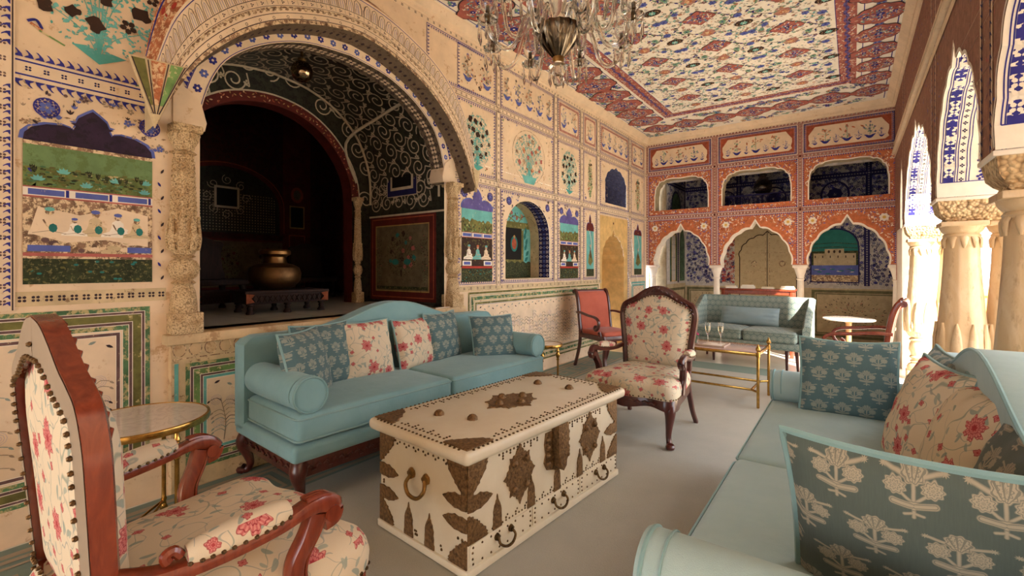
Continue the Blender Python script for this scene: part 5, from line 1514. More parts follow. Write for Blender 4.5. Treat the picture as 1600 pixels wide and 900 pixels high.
def carnation_fabric(name, ground, motif, step=.118, row=.100, weave=.25):
    """block print: carnation sprays in staggered rows"""
    m, nt, b = new_mat(name, .88, 0, .2); u, v, uv = uvx(nt)
    n2 = noise(nt, uv, 600, 1, .5); wob = (noise(nt, uv, 60, 2, .5) - .5) * .012
    V = v / row + 20; rw = V.floor(); sh = rw.mod(2.0) * .5
    U = u / step + 20 + sh
    x = ((U.fract() - .5) + wob) * .88; y = ((V.fract() - .5) * (row / step) + wob) * .94
    def circle(cx, cy, r, sx=1.0, sy=1.0): 
        dx, dy = (x - cx) * (1 / sx), (y - cy) * (1 / sy); a = dy.atan2(dx); return (dx * dx + dy * dy).sqrt() - (a * 9).cos() * .012 - r
    xa = x.abs()
    def mcircle(cx, cy, r, sy=1.0):
        dx, dy = xa - cx, (y - cy) * (1 / sy); a = dy.atan2(dx); return (dx * dx + dy * dy).sqrt() - (a * 9).cos() * .012 - r
    def seg(p, q, r):      # capsule in mirrored half plane
        px, py = xa - p[0], y - p[1]; bx, by = q[0] - p[0], q[1] - p[1]; L2 = bx * bx + by * by
        h = ((px * bx + py * by) * (1 / L2)).max(0).min(1); ex, ey = px - h * bx, py - h * by; return (ex * ex + ey * ey).sqrt() - r
    top = circle(0, .20, .135, 1.05, .9); side = mcircle(.20, .035, .120, .92)
    leaves = seg((.02, -.20), (.22, -.17), .045); stem = seg((0, -.36), (0, .08), .020); st2 = seg((0, -.16), (.16, -.02), .0182)
    bud = seg((.10, .16), (.30, .21), .0182).min(mcircle(.33, .215, .035, .7))
    root = seg((0, -.30), (.10, -.33), .018)
    body = top.min(side).min(leaves).min(stem).min(st2).min(bud).min(root)
    f = body.soft(.02)
    # engraved lines inside the flowers
    g = ((top / .05).fract() - .5).abs().lt(.13) * top.lt(0); g2 = ((side / .045).fract() - .5).abs().lt(.13) * side.lt(0); g3 = (leaves.abs() - .018).abs().lt(.006)
    ray = ((y - .06).atan2(x) * 16).sin().gt(.55) * top.lt(-.01)
    gg = g.max(g2).max(g3).max(ray)
    st = noise(nt, combine(nt, u * 300, v * 25), 1, 2, .6)
    grd = mixc(nt, (st - .3) * weave * 3, ground, tuple(min(1, c * 1.35) for c in ground[:3]) + (1,))
    col = mixc(nt, f * .92, grd, motif); col = mixc(nt, gg * f * .62, col, ground)
    nt.links.new(col, b.inputs['Base Color']); bump(nt, b, n2 * .5 + f * .4, .0012, .5)
    b.inputs['Sheen Weight'].default_value = .15
    return m
def scallop_fabric(name, ground, motif, s=.075):
    m, nt, b = new_mat(name, .88, 0, .2); u, v, uv = uvx(nt)
    V = v / s + 30; sh = V.floor().mod(2.0) * .5; U = u / s + 30 + sh; x, y = U.fract() - .5, V.fract() - .42
    a = y.atan2(x); r = (x * x + y * y).sqrt()
    f = (((r - .40).abs()) - .045).soft(.02).max((r - .27 - (a * 7).cos() * .04).soft(.02) * ((a * 7).sin().abs().gt(.35)))
    f = f.max((y + .45).abs().lt(.03))
    col = mixc(nt, f * .8, ground, motif); nt.links.new(col, b.inputs['Base Color']); b.inputs['Sheen Weight'].default_value = .15; return m
def wood(name, c1, c2, rough=.28, sc=1.0):
    m, nt, b = new_mat(name, rough, 0, .5); v = coords(nt, 'Object', (6 * sc, 6 * sc, 1.2 * sc))
    n = noise(nt, v, 5, 5, .6, 1.2); c = mixc(nt, (n - .3) * 2.2, c1, c2); nt.links.new(c, b.inputs['Base Color'])
    b.inputs['Coat Weight'].default_value = .4; b.inputs['Coat Roughness'].default_value = .18
    bump(nt, b, noise(nt, coords(nt), 30, 3, .6), .002, .4); return m
def metal(name, rgb, rough=.3, dark=None, sc=30, bd=.0):
    m, nt, b = new_mat(name, rough, 1.0, .5); v = coords(nt); n = noise(nt, v, sc, 4, .65)
    c = mixc(nt, (n - .35) * 3, dark or tuple(x * .6 for x in rgb[:3]) + (1,), rgb); nt.links.new(c, b.inputs['Base Color'])
    if bd: bump(nt, b, n, bd, .8)
    return m
VELVET = velvet('duck_egg_velvet', S(128, 168, 172), S(142, 180, 182))
PIPING = velvet('duck_egg_piping', S(132, 166, 166), S(142, 174, 172))
VELPALE = velvet('pale_duck_egg_velvet', S(160, 184, 182), S(174, 194, 190))
FLORAL = floral_fabric('rose_print_linen', 1.0)
CARN = carnation_fabric('carnation_print', S(86, 112, 116), S(160, 164, 150), .100, .086)
CARNBIG = carnation_fabric('carnation_print_olive', S(86, 96, 90), S(174, 162, 140), .128, .112)
SCAL = scallop_fabric('green_scallop_weave', S(112, 128, 122), S(162, 168, 154))
REDWOOD = wood('polished_red_mahogany', S(112, 44, 26), S(148, 66, 38), .26)
DARKWOOD = wood('dark_mahogany', S(62, 24, 20), S(92, 38, 30), .3)
BLACKWOOD = wood('blackened_wood', S(34, 23, 19), S(54, 34, 27), .65)
BLACKWOOD.node_tree.nodes['Principled BSDF'].inputs['Coat Weight'].default_value = 0
BLACKWOOD.node_tree.nodes['Principled BSDF'].inputs['Specular IOR Level'].default_value = .2
TANFAB = velvet('salmon_cloth', S(180, 92, 74), S(196, 106, 86), .85, .2)
BRASS = metal('polished_brass', S(206, 162, 88), .22)
OLDBRASS = metal('tarnished_brass', S(124, 98, 62), .48, S(70, 52, 34), 60, .004)
BRONZE = metal('embossed_bronze', S(158, 122, 80), .5, S(92, 68, 44), 70, .006)
BRONZE.node_tree.nodes['Principled BSDF'].inputs['Metallic'].default_value = .55
NAIL = metal('nailhead_bronze', S(130, 104, 76), .35)
WHITEWOOD = rough_mat('ivory_painted_wood', S(232, 222, 200), S(222, 208, 182), 5, .38, spec=.5)
GREYCLOTH = rough_mat('taupe_backing', S(150, 132, 112), S(160, 142, 122), 5, .8)
def marble_top():
    m, nt, b = new_mat('white_marble_top', .08, 0, .6); v = coords(nt); n = noise(nt, v, 5, 6, .6, 2.0)
    c = mixc(nt, ((n - .5).abs() - .02).soft(.05) * .5, S(226, 214, 202), S(186, 172, 164)); nt.links.new(c, b.inputs['Base Color']); return m
MTOP = marble_top()
def glass(name, tint=(1, 1, 1, 1), rough=.02, alpha_like=False):
    m, nt, b = new_mat(name, rough, 0, .5); b.inputs['Transmission Weight'].default_value = 1; b.inputs['Base Color'].default_value = tint; b.inputs['IOR'].default_value = 1.45
    return m
GLASS = glass('clear_glass'); CRYSTAL = glass('aged_crystal', (.97, .93, .86, 1), .10); CHAMP = glass('champagne', (.98, .88, .62, 1))

# ---------------------------------------------------------------- soft shapes
def cushion_mesh(w, h, t, fold=.05, seed=0, n=22, sag=0.0):
    """pillow in the XZ plane, thickness along Y, bottom edge at z=0"""
    r = random.Random(seed); ph = [r.random() * 6 for _ in range(8)]
    bm = bmesh.new(); grid = {}
    def P3(i, j, side):
        u, v = -1 + 2 * i / n, -1 + 2 * j / n
        x = w / 2 * u * (1 - fold * (1 - v * v)); z = h / 2 + h / 2 * v * (1 - fold * (1 - u * u) - (sag * (1 - u * u) if v > 0 else 0))
        e = (max(0, 1 - u * u) * max(0, 1 - v * v)) ** .42
        y = t / 2 * e
        rim = (max(abs(u), abs(v))) ** 4 * e
        y += rim * .010 * math.sin(14 * (u if abs(v) > abs(u) else v) + ph[0]) + e * .006 * math.sin(5 * u + ph[1]) * math.sin(4 * v + ph[2])
        return (x, -y * side, z)
    for side in (1, -1):
        for i in range(n + 1):
            for j in range(n + 1):
                if side == -1 and (i in (0, n) or j in (0, n)): grid[(side, i, j)] = grid[(1, i, j)]; continue
                grid[(side, i, j)] = bm.verts.new(P3(i, j, side))
        for i in range(n):
            for j in range(n):
                q = [grid[(side, i, j)], grid[(side, i + 1, j)], grid[(side, i + 1, j + 1)], grid[(side, i, j + 1)]]
                bm.faces.new(q if side == 1 else q[::-1])
    edge = [P3(i, 0, 1) for i in range(n)] + [P3(n, j, 1) for j in range(n)] + [P3(i, n, 1) for i in range(n, 0, -1)] + [P3(0, j, 1) for j in range(n, 0, -1)]
    return bm, [(x, 0, z) for x, y, z in edge]
def make_cushion(name, label, w, h, t, mat, loc, rot, pipe=None, seed=0, group=None, uvsc=1.0, cat='cushion', sag=.03, r=.007, fold=.05):
    bm, edge = cushion_mesh(w, h, t, fold, seed, sag=sag)
    root = thing(name, label, cat, loc, 0, group); root.rotation_euler = rot
    bmesh.ops.recalc_face_normals(bm, faces=bm.faces); me = bpy.data.meshes.new('cover'); bm.to_mesh(me); bm.free()
    rr = random.Random(seed)
    uvl = me.uv_layers.new(name='UVMap'); ox, oz = rr.random() * 3, rr.random() * 3
    for p in me.polygons:
        for li in p.loop_indices:
            c = me.vertices[me.loops[li].vertex_index].co; uvl.data[li].uv = (c.x * uvsc + ox, c.z * uvsc + oz)
    link('cover', me, mat, root)
    if pipe is not None:
        bm = bmesh.new(); add_tube(bm, edge, r, 6, True, up=(0, 1, 0)); bm_obj('piping', bm, pipe, root)
    return root
def soft_box(x0, y0, z0, x1, y1, z1, r=.05, crown=.02, n=10):
    """box cushion with crowned top and rolled edges"""
    bm = bmesh.new(); add_box(bm, x0, y0, z0, x1, y1, z1)
    bmesh.ops.subdivide_edges(bm, edges=bm.edges[:], cuts=n, use_grid_fill=True)
    cx, cy, cz = (x0 + x1) / 2, (y0 + y1) / 2, (z0 + z1) / 2; hx, hy, hz = (x1 - x0) / 2, (y1 - y0) / 2, (z1 - z0) / 2
    r = min(r, hz * .98)
    for v in bm.verts:
        p = [v.co.x - cx, v.co.y - cy, v.co.z - cz]; H = [hx, hy, hz]
        # snap grid lines close to corners so rounding has vertices
        c = [max(-H[i] + r, min(H[i] - r, p[i])) for i in range(3)]
        d = Vector([p[i] - c[i] for i in range(3)])
        if d.length > 1e-6: d = d.normalized() * r
        q = [c[i] + d[i] for i in range(3)]
        if q[2] > 0: q[2] += crown * (1 - (p[0] / hx) ** 2) * (1 - (p[1] / hy) ** 2)
        v.co = (cx + q[0], cy + q[1], cz + q[2])
    return bm
def soft_box2(x0, y0, z0, x1, y1, z1, r=.05, crown=.02):
    # build with explicit edge loops near corners
    def cuts(a, b):
        L = b - a; rr = min(r, L / 2 * .98)
        return [a] + [a + rr * t for t in (.3, .65, 1)] + [a + rr + (L - 2 * rr) * k / 8 for k in range(1, 8)] + [b - rr * t for t in (1, .65, .3)] + [b]
    xs, ys, zs = cuts(x0, x1), cuts(y0, y1), cuts(z0, z1)
    cx, cy, cz = (x0 + x1) / 2, (y0 + y1) / 2, (z0 + z1) / 2; hx, hy, hz = (x1 - x0) / 2, (y1 - y0) / 2, (z1 - z0) / 2
    rr = min(r, hz * .98, hx * .98, hy * .98)
    bm = bmesh.new(); V = {}
    def vert(p):
        k = tuple(round(a, 6) for a in p)
        if k in V: return V[k]
        q0 = (p[0] - cx, p[1] - cy, p[2] - cz); H = (hx, hy, hz)
        c = [max(-H[i] + rr, min(H[i] - rr, q0[i])) for i in range(3)]; d = Vector([q0[i] - c[i] for i in range(3)])
        if d.length > 1e-9: d = d.normalized() * rr
        q = [c[i] + d[i] for i in range(3)]
        if q0[2] > 0: q[2] += crown * (1 - (q0[0] / hx) ** 2) * (1 - (q0[1] / hy) ** 2)
        V[k] = bm.verts.new((cx + q[0], cy + q[1], cz + q[2])); return V[k]
    for ax, (A, B, c0, c1) in enumerate(((ys, zs, x0, x1), (xs, zs, y0, y1), (xs, ys, z0, z1))):
        for c in (c0, c1):
            for i in range(len(A) - 1):
                for j in range(len(B) - 1):
                    q = []
                    for a, b_ in ((A[i], B[j]), (A[i + 1], B[j]), (A[i + 1], B[j + 1]), (A[i], B[j + 1])):
                        q.append(vert({0: (c, a, b_), 1: (a, c, b_), 2: (a, b_, c)}[ax]))
                    if len(set(q)) == 4:
                        try: bm.faces.new(q)
                        except ValueError: pass
    return bm
def rr_loop(x0, y0, x1, y1, r, z, k=5):
    o = []
    for cx, cy, a0 in ((x1 - r, y0 + r, -90), (x1 - r, y1 - r, 0), (x0 + r, y1 - r, 90), (x0 + r, y0 + r, 180)):
        for j in range(k + 1):
            a = math.radians(a0 + 90 * j / k); o.append((cx + r * math.cos(a), cy + r * math.sin(a), z))
    return o
def cabriole(bm, x, y, z, dx, dy, s=1.0, foot=.03):
    """curved leg from (x,y,z) to the floor; knee bulges towards (dx,dy)"""
    k = z
    pts = [(x, y, k), (x + dx * .020 * s, y + dy * .020 * s, k * .80), (x + dx * .022 * s, y + dy * .022 * s, k * .66), (x + dx * .000, y + dy * .0, k * .42), (x - dx * .012 * s, y - dy * .012 * s, k * .22), (x + dx * .004 * s, y + dy * .004 * s, k * .08), (x + dx * .028 * s, y + dy * .028 * s, .016)]
    rad = [.040, .041, .034, .024, .019, .020, .030]
    P_ = spline(pts, 5); R_ = spline([(a,) for a in rad], 5)
    add_sweep(bm, P_, lambda i, t: circ(R_[i][0] * s, 12), up=(dx or .01, dy or .01, 0))
    add_lathe(bm, [(.010 * s, .0), (.028 * s, .002), (.032 * s, .0182), (.024 * s, .030)], 12, c=(x + dx * .030 * s, y + dy * .030 * s))

# ================================================================ sofas with bolster arms
def bolster_sofa(label, loc, rotz, L=2.28, D=.82, mat=VELVET, R=.095, zc=.60):
    """faces -y; origin on the floor at the middle"""
    t = thing('sofa', label, 'sofa', loc, rotz)
    hx, y0, y1 = L / 2, -D / 2, D / 2
    bm = bmesh.new()       # carved apron
    for a in ((-hx + .03, y0 + .02, hx - .03, y0 + .055), (-hx + .03, y1 - .06, hx - .03, y1 - .02)): add_box(bm, a[0], a[1], .165, a[2], a[3], .255, .006)
    for a in ((-hx + .03, y0 + .02, -hx + .07, y1 - .02), (hx - .07, y0 + .02, hx - .03, y1 - .02)): add_box(bm, a[0], a[1], .165, a[2], a[3], .255, .006)
    for i in range(22):
        x = -hx + .12 + (L - .24) * i / 21
        for d in (-1, 1): add_sweep(bm, [(x + d * .012, y0 + .019, .21), (x + d * .028, y0 + .014, .225), (x + d * .042, y0 + .018, .212)], lambda k, tt: circ(.008 * (1 - .5 * tt), 6))
        add_sweep(bm, [(x - .012, y0 + .017, .198), (x + .012, y0 + .017, .198)], lambda k, tt: circ(.007, 6))
    for i in range(8):
        y = y0 + .12 + (D - .24) * i / 7
        for sx_ in (-1, 1): add_sweep(bm, [(sx_ * (hx - .028), y - .03, .205), (sx_ * (hx - .024), y, .225), (sx_ * (hx - .028), y + .03, .205)], lambda k, tt: circ(.007, 6))
    bm_obj('apron', bm, DARKWOOD, t)
    for sx_, sy_ in ((-1, -1), (1, -1), (-1, 1), (1, 1)):
        bm = bmesh.new(); cabriole(bm, sx_ * (hx - .065), (y0 + .06) if sy_ < 0 else (y1 - .06), .25, sx_ * .7, sy_ * .7, 1.15); bm_obj('leg', bm, DARKWOOD, t)
    bm = soft_box2(-hx, y0, .25, hx, y1 - .02, .345, .030, 0); bm_obj('base', bm, mat, t)
    # back: shaped top with a hump in the middle
    top = []
    for i in range(61):
        u = -1 + 2 * i / 60; a = abs(u); z = .86 + .155 * (0.5 + .5 * math.cos(PI * min(1, a / .62)))
        top.append((u * hx, z))
    ol = [(-hx + .0, .30)] + [(x, z - (.05 * max(0, abs(x / hx) - .955) / .045) ** 1) for x, z in top] + [(hx, .30)]
    bm = bmesh.new()
    # rounded-edge slab
    secs = [(y1 - .15, .02), (y1 - .155, .006), (y1 - .14, -.0), (y1 - .03, -.0), (y1 - .01, .006), (y1 - .0, .02)]
    loops = []
    for yy, ins in secs:
        cx = 0; loops.append([bm.verts.new((x * (1 - ins / hx), yy, z - ins if z > .31 else z)) for x, z in ol])
    for a, b in zip(loops, loops[1:]):
        for i in range(len(a)): bm.faces.new((a[i], a[(i + 1) % len(a)], b[(i + 1) % len(b)], b[i]))
    bm.faces.new(loops[0]); bm.faces.new(loops[-1][::-1])
    bk = bm_obj('back', bm, mat, t)
    bm = bmesh.new(); add_tube(bm, [(x * .995, y1 - .153, z - .003) for x, z in ol[1:-1]], .006, 6, up=(0, 1, 0)); bm_obj('piping', bm, PIPING, bk)
    for sx_ in (-1, 1):
        x0, x1 = (-hx + .02, -.004) if sx_ < 0 else (.004, hx - .02)
        bm = soft_box2(x0, y0 - .005, .35, x1, y1 - .16, .505, .035, .022); sc = bm_obj('seat_cushion', bm, mat, t)
        bm = bmesh.new()
        for z in (.482, .368): add_tube(bm, rr_loop(x0 - .001, y0 - .006, x1 + .001, y1 - .158, .035, z), .0055, 6, True, up=(0, 0, 1))
        bm_obj('piping', bm, PIPING, sc)
    for sx_ in (-1, 1):
        xc = sx_ * (hx - R - .005)
        bm = bmesh.new(); prof = spline([(.0, y0 + .012), (R * .6, y0 + .006), (R * .93, y0 + .010), (R, y0 + .03), (R * 1.03, -.05), (R * 1.0, y1 - .17), (R * .8, y1 - .15)], 4)
        add_lathe(bm, prof[1:], 28)
        bmesh.ops.rotate(bm, verts=bm.verts, cent=(0, 0, 0), matrix=Matrix.Rotation(-PI / 2, 3, 'X')); bmesh.ops.translate(bm, verts=bm.verts, vec=(xc, 0, zc))
        ar = bm_obj('arm_bolster', bm, mat, t)
        bm = bmesh.new(); add_tube(bm, [(xc + R * math.cos(a), y0 + .012, zc + R * math.sin(a)) for a in [2 * PI * k / 28 for k in range(28)]], .0055, 6, True); bm_obj('piping', bm, PIPING, ar)
        bm = bmesh.new(); add_tube(bm, [(xc + (R + .003) * sx_ * -math.cos(a), y0 + .055, zc + (R + .003) * math.sin(a)) for a in [-PI * .1 + PI * 1.2 * k / 16 for k in range(17)]], .003, 5); bm_obj('seam', bm, PIPING, ar)
    return t
bolster_sofa('duck-egg blue velvet sofa with humped back and carved dark legs, against the painted left wall', (-2.662, 2.39, .0182), PI / 2 - .055, L=2.24, D=.80)
bolster_sofa('duck-egg blue velvet sofa at the right edge, seen over its near arm', (.045, 2.09, .0182), -PI / 2, L=2.26, D=.86, mat=VELPALE, R=.088, zc=.588)

# cushions of the left sofa
def wall_cushion(label, y, x, w, lean, mat, seed, yaw=0, z=.505, h=None, group=None, pipe=PIPING, uvsc=1.0, t=.17):
    """leans back towards -x (left sofa)"""
    return make_cushion('cushion', label, w, h or w, t, mat, (x, y, z), (-lean, 0, PI / 2 + yaw), pipe, seed, group, uvsc)
wall_cushion('teal carnation-print cushion at back left of the blue sofa, tucked behind another teal one', 1.74, -2.80, .43, .22, CARN, 1, .05)
wall_cushion('teal carnation-print cushion standing foremost at left end of the blue sofa by its bolster', 1.545, -2.62, .43, .26, CARN, 2, .55)
wall_cushion('rose-print cream cushion beside the two teal ones on the blue sofa', 2.06, -2.78, .42, .25, FLORAL, 3, -.08)
wall_cushion('rose-print cream cushion in the middle of the blue sofa, beside a single teal one', 2.52, -2.78, .40, .25, FLORAL, 4, .12)
wall_cushion('teal carnation-print cushion partly behind the middle rose-print one on the blue sofa', 2.86, -2.80, .42, .22, CARN, 5, .12)
wall_cushion('teal carnation-print cushion tilted on the far right bolster of the blue sofa', 3.16, -2.50, .40, .42, CARN, 6, -.55)

# cushions of the right sofa
make_cushion('cushion', 'big olive-teal carnation-print cushion closest to the camera, on the near arm', .50, .45, .15, CARNBIG, (.135, 1.385, .495), (.32, -.02, -.10), PIPING, 11, sag=.05, r=.009)
make_cushion('cushion', 'teal carnation-print cushion leaning on the far arm of the right sofa, before the red chair', .43, .41, .14, CARN, (-.02, 2.96, .515), (-.20, 0, .04), PIPING, 12, sag=.04)
make_cushion('cushion', 'dim teal carnation-print cushion behind the two rose ones against the right sofa back', .46, .44, .14, CARN, (.22, 2.68, .515), (-.28, 0, -PI / 2 + .10), PIPING, 13)
make_cushion('cushion', 'rose-print cushion farther from the camera on the right sofa', .47, .45, .15, FLORAL, (.15, 2.30, .515), (-.32, 0, -PI / 2 + .20), PIPING, 14)
make_cushion('cushion', 'rose-print cushion nearer the camera on the right sofa, overlapping its twin', .47, .45, .15, FLORAL, (.21, 1.99, .505), (-.32, 0, -PI / 2 + .12), PIPING, 15)
make_cushion('cushion', 'grey-teal carnation-print cushion at right edge behind the big near cushion', .46, .44, .15, CARNBIG, (.24, 1.58, .515), (-.34, 0, -PI / 2 + .05), PIPING, 16)

# ================================================================ the studded dowry chest
def ornate(cx, cz, w, h, k=8, seed=0, jag=.15):
    r = random.Random(seed); o = []
    n = k * 12
    for i in range(n):
        a = 2 * PI * i / n; q = abs(math.cos(a)) ** 1.8 + abs(math.sin(a)) ** 1.8
        rr = (1 / q ** .55) * (1 + .10 * abs(math.cos(2 * a)) ** 6) * (1 - jag * abs(math.sin(k * a / 2)) ** .6) * (1 + .04 * math.cos(a * k * 3))
        o.append((cx + w / 2 * rr * math.cos(a), cz + h / 2 * rr * math.sin(a)))
    return o
def cone_plate(cx, z0, w, h):      # minaret-shaped plate
    q = [(-.5, 0), (-.5, .12), (-.43, .16), (-.46, .32), (-.40, .40), (-.44, .52), (-.34, .62), (-.30, .70), (-.2, .74), (-.14, .82), (-.06, .84), (-.05, .93), (0, 1)]
    q = q + [(-a, b) for a, b in q[:-1]][::-1]; return [(cx + a * w, z0 + b * h) for a, b in q]
def corner_plate(x0, z0, sx, sz, w, h):
    q = [(0, 0), (.9, 0), (.97, .05), (.88, .10), (.95, .16), (.84, .24), (.86, .34), (.72, .42), (.66, .52), (.54, .58), (.56, .66), (.42, .70), (.36, .80), (.24, .84), (.26, .92), (.14, .94), (.10, 1.0), (0, .98)]
    return [(x0 + sx * a * w, z0 + sz * b * h) for a, b in q]
def tongue(x0, zc, sx, w, h):
    q = [(0, -.42), (.2, -.5), (.34, -.42), (.5, -.5), (.62, -.36), (.78, -.30), (.86, -.14), (.94, -.10), (1, 0), (.94, .10), (.86, .14), (.78, .30), (.62, .36), (.5, .5), (.34, .42), (.2, .5), (0, .42)]
    return [(x0 + sx * a * w, zc + b * h) for a, b in q]
def add_lathe_y(bm, x, z, y, r):
    vs = [bm.verts.new((x + r * math.cos(a), y, z + r * math.sin(a))) for a in [PI * k / 4 for k in range(8)]]
    ws = [bm.verts.new((x + r * .6 * math.cos(a), y - r * .6, z + r * .6 * math.sin(a))) for a in [PI * k / 4 for k in range(8)]]
    for i in range(8): bm.faces.new((vs[i], vs[(i + 1) % 8], ws[(i + 1) % 8], ws[i])).material_index = 1
    bm.faces.new(ws).material_index = 1
def add_lathe_x(bm, y, z, x, s, r):
    vs = [bm.verts.new((x, y + r * math.cos(a), z + r * math.sin(a))) for a in [PI * k / 4 for k in range(8)]]
    ws = [bm.verts.new((x + s * r * .6, y + r * .6 * math.cos(a), z + r * .6 * math.sin(a))) for a in [PI * k / 4 for k in range(8)]]
    for i in range(8): bm.faces.new((vs[i], vs[(i + 1) % 8], ws[(i + 1) % 8], ws[i])).material_index = 1
    bm.faces.new(ws).material_index = 1
def chest():
    L, D, H = 1.27, .62, .475
    t = thing('dowry_chest', 'ivory-painted wooden chest with embossed bronze plates, studs and three small drawers, on the carpet', 'chest', (-1.535, 2.075, .0182), PI / 2 - .075)
    hx, hy = L / 2, D / 2
    bm = bmesh.new(); add_box(bm, -hx, -hy, .03, hx, hy, H, .006); add_box(bm, -hx - .012, -hy - .012, 0, hx + .012, hy + .012, .035, .006)
    for a, b in ((-.44, -.14), (.12, .46)):
        n = int((b - a) / .024)
        for i in range(n):
            x = a + (b - a) * i / n; add_lathe_y(bm, x, .452, -hy, .006)
            if i % 2: add_lathe_y(bm, x, .440, -hy, .006)
            if i % 4 == 1: add_lathe_y(bm, x, .428, -hy, .006)
    for i in range(44):
        x = -hx + .15 + (L - .3) * i / 43; add_lathe_y(bm, x, .146, -hy, .005)
        if i % 3 == 1: add_lathe_y(bm, x, .158, -hy, .006); 
        if i % 3 == 1: add_lathe_y(bm, x + .01, .168, -hy, .005)
    for z in (.215, .22, .285, .29):
        for s_ in (-1, 1):
            for q in (.03, .055): add_lathe_y(bm, s_ * (hx - q), z, -hy, .007)
    for i in range(12): add_lathe_x(bm, -.20 + .035 * i, .452, -hx, -1, .006); 
    for i in range(6): add_lathe_x(bm, -.18 + .07 * i, .440, -hx, -1, .006)
    for z in (.225, .235, .15, .055):
        for y in (-hy + .03, -hy + .055, hy - .03): add_lathe_x(bm, y, z, -hx, -1, .007)
    for y in (.02, .03, .21, -.15): add_lathe_x(bm, y, .06, -hx, -1, .007); add_lathe_x(bm, y + .005, .075, -hx, -1, .006)
    bm_obj('body', bm, [WHITEWOOD, OLDBRASS], t)
    bm = bmesh.new(); add_box(bm, -hx - .045, -hy - .045, H + .005, hx + .045, hy + .045, H + .062, .022, 4)
    z = H + .062
    def st(x, y, r=.0065): add_lathe(bm, [(r, z - .001), (r * .8, z + .003), (r * .3, z + .0045)], 8, c=(x, y), mat=1)
    n = 46
    for i in range(n):
        x = -hx + .01 + (L - .02) * i / (n - 1)
        for sy_ in (-1, 1):
            st(x, sy_ * (hy + .028))
            if abs(x) < hx - .16:
                st(x, sy_ * (hy - .012)) 
                if i % 2: st(x, sy_ * (hy - .028), .006)
                if i % 4 == 1: st(x, sy_ * (hy - .045), .006)
    n = 22
    for i in range(n):
        y = -hy + .02 + (D - .04) * i / (n - 1)
        for sx_ in (-1, 1):
            st(sx_ * (hx + .028), y)
            if abs(y) < hy - .14:
                st(sx_ * (hx - .012), y)
                if i % 2: st(sx_ * (hx - .028), y, .006)
                if i % 4 == 1: st(sx_ * (hx - .045), y, .006)
    lid = bm_obj('lid', bm, [WHITEWOOD, OLDBRASS], t)
    e = .004
    def plate(poly, face, nm='plate', par=t, th=.006):
        bm = bmesh.new()
        if face == 'f': add_prism(bm, poly, -hy - th, -hy + .001, 'y', .0015)
        elif face == 'l': add_prism(bm, poly, -hx - th, -hx + .001, 'x', .0015)
        elif face == 'r': add_prism(bm, poly, hx - .001, hx + th, 'x', .0015)
        elif face == 't': add_prism(bm, poly, H + .0605, H + .062 + th, 'z', .0015)
        # embossed bosses
        r = random.Random(len(poly)); xs = [p[0] for p in poly]; zs = [p[1] for p in poly]
        return bm_obj(nm, bm, BRONZE, par)
    for sx_ in (-1, 1):
        plate(corner_plate(sx_ * hx, H - .002, -sx_, -1, .125, .15), 'f', 'corner_plate'); plate(corner_plate(sx_ * hx, .136, -sx_, 1, .125, .12), 'f', 'corner_plate')
        plate(tongue(sx_ * hx, .300, -sx_, .15, .07), 'f', 'corner_plate')
    for nm, fx in (('l', -1), ('r', 1)):
        for sy_, zs_ in ((-1, (.305, .215)), (1, (.290, .180))):
            plate(corner_plate(sy_ * hy, H - .002, -sy_, -1, .13, .145), nm, 'corner_plate'); plate(corner_plate(sy_ * hy, .036, -sy_, 1, .12, .12), nm, 'corner_plate')
            for z_ in zs_: plate(tongue(sy_ * hy, z_, -sy_, .15, .066), nm, 'corner_plate')
        for x in (.08, -.07): plate(cone_plate(x, .036, .066, .155), nm, 'minaret_plate')
    for x in (-.30, .32): 
        p = plate(ornate(x, .325, .20, .25, 8), 'f', 'rosette_plate')
        for a, b in ((.045, .06), (-.045, .06), (.045, -.06), (-.045, -.06)):
            bm = bmesh.new(); q = bmesh.ops.create_icosphere(bm, subdivisions=2, radius=.017); bmesh.ops.translate(bm, verts=q['verts'], vec=(x + a, -hy - .008, .325 + b)); bm_obj('boss', bm, BRONZE, p)
    for x in (-.455, -.215, .0, .215, .465): plate(cone_plate(x, .137, .058, .150), 'f', 'minaret_plate')
    # hasp and lock plate
    plate([(-.11, .40), (-.10, .455), (.10, .455), (.11, .40), (.10, .35), (.115, .31), (.09, .27), (.03, .255), (0, .23), (-.03, .255), (-.09, .27), (-.115, .31), (-.10, .35)], 'f', 'lock_plate')
    hp = plate([(-.045, H + .01), (.045, H + .01), (.045, .34), (.03, .32), (.025, .27), (0, .25), (-.025, .27), (-.03, .32), (-.045, .34)], 'f', 'hasp', th=.046)
    for z in (.30, .34, .38, .42):
        for x in (-.085, .085): bm = bmesh.new(); q = bmesh.ops.create_icosphere(bm, subdivisions=2, radius=.015); bmesh.ops.translate(bm, verts=q['verts'], vec=(x, -hy - .008, z)); bm_obj('boss', bm, BRONZE, hp)
    # drawers
    for x0, x1 in ((-hx + .012, -.215), (-.205, .205), (.215, hx - .012)):
        bm = bmesh.new(); add_box(bm, x0, -hy - .007, .042, x1, -hy + .01, .132, .003)
        xc = (x0 + x1) / 2; n = max(4, int((x1 - x0) / .05))
        for i in range(n):
            for z in (.053, .121):
                x = x0 + .015 + (x1 - x0 - .03) * i / (n - 1); add_lathe_y(bm, x, z, -hy - .007, .0055)
        for z in (.075, .1):
            for x in (x0 + .012, x1 - .012): add_lathe_y(bm, x, z, -hy - .007, .0055)
        d = bm_obj('drawer', bm, [WHITEWOOD, OLDBRASS], t)
        bm = bmesh.new(); add_tube(bm, spline([(xc - .045, -hy - .02, .105), (xc - .05, -hy - .035, .085), (xc - .02, -hy - .045, .066), (xc + .02, -hy - .045, .066), (xc + .05, -hy - .035, .085), (xc + .045, -hy - .02, .105)], 5), .006, 8)
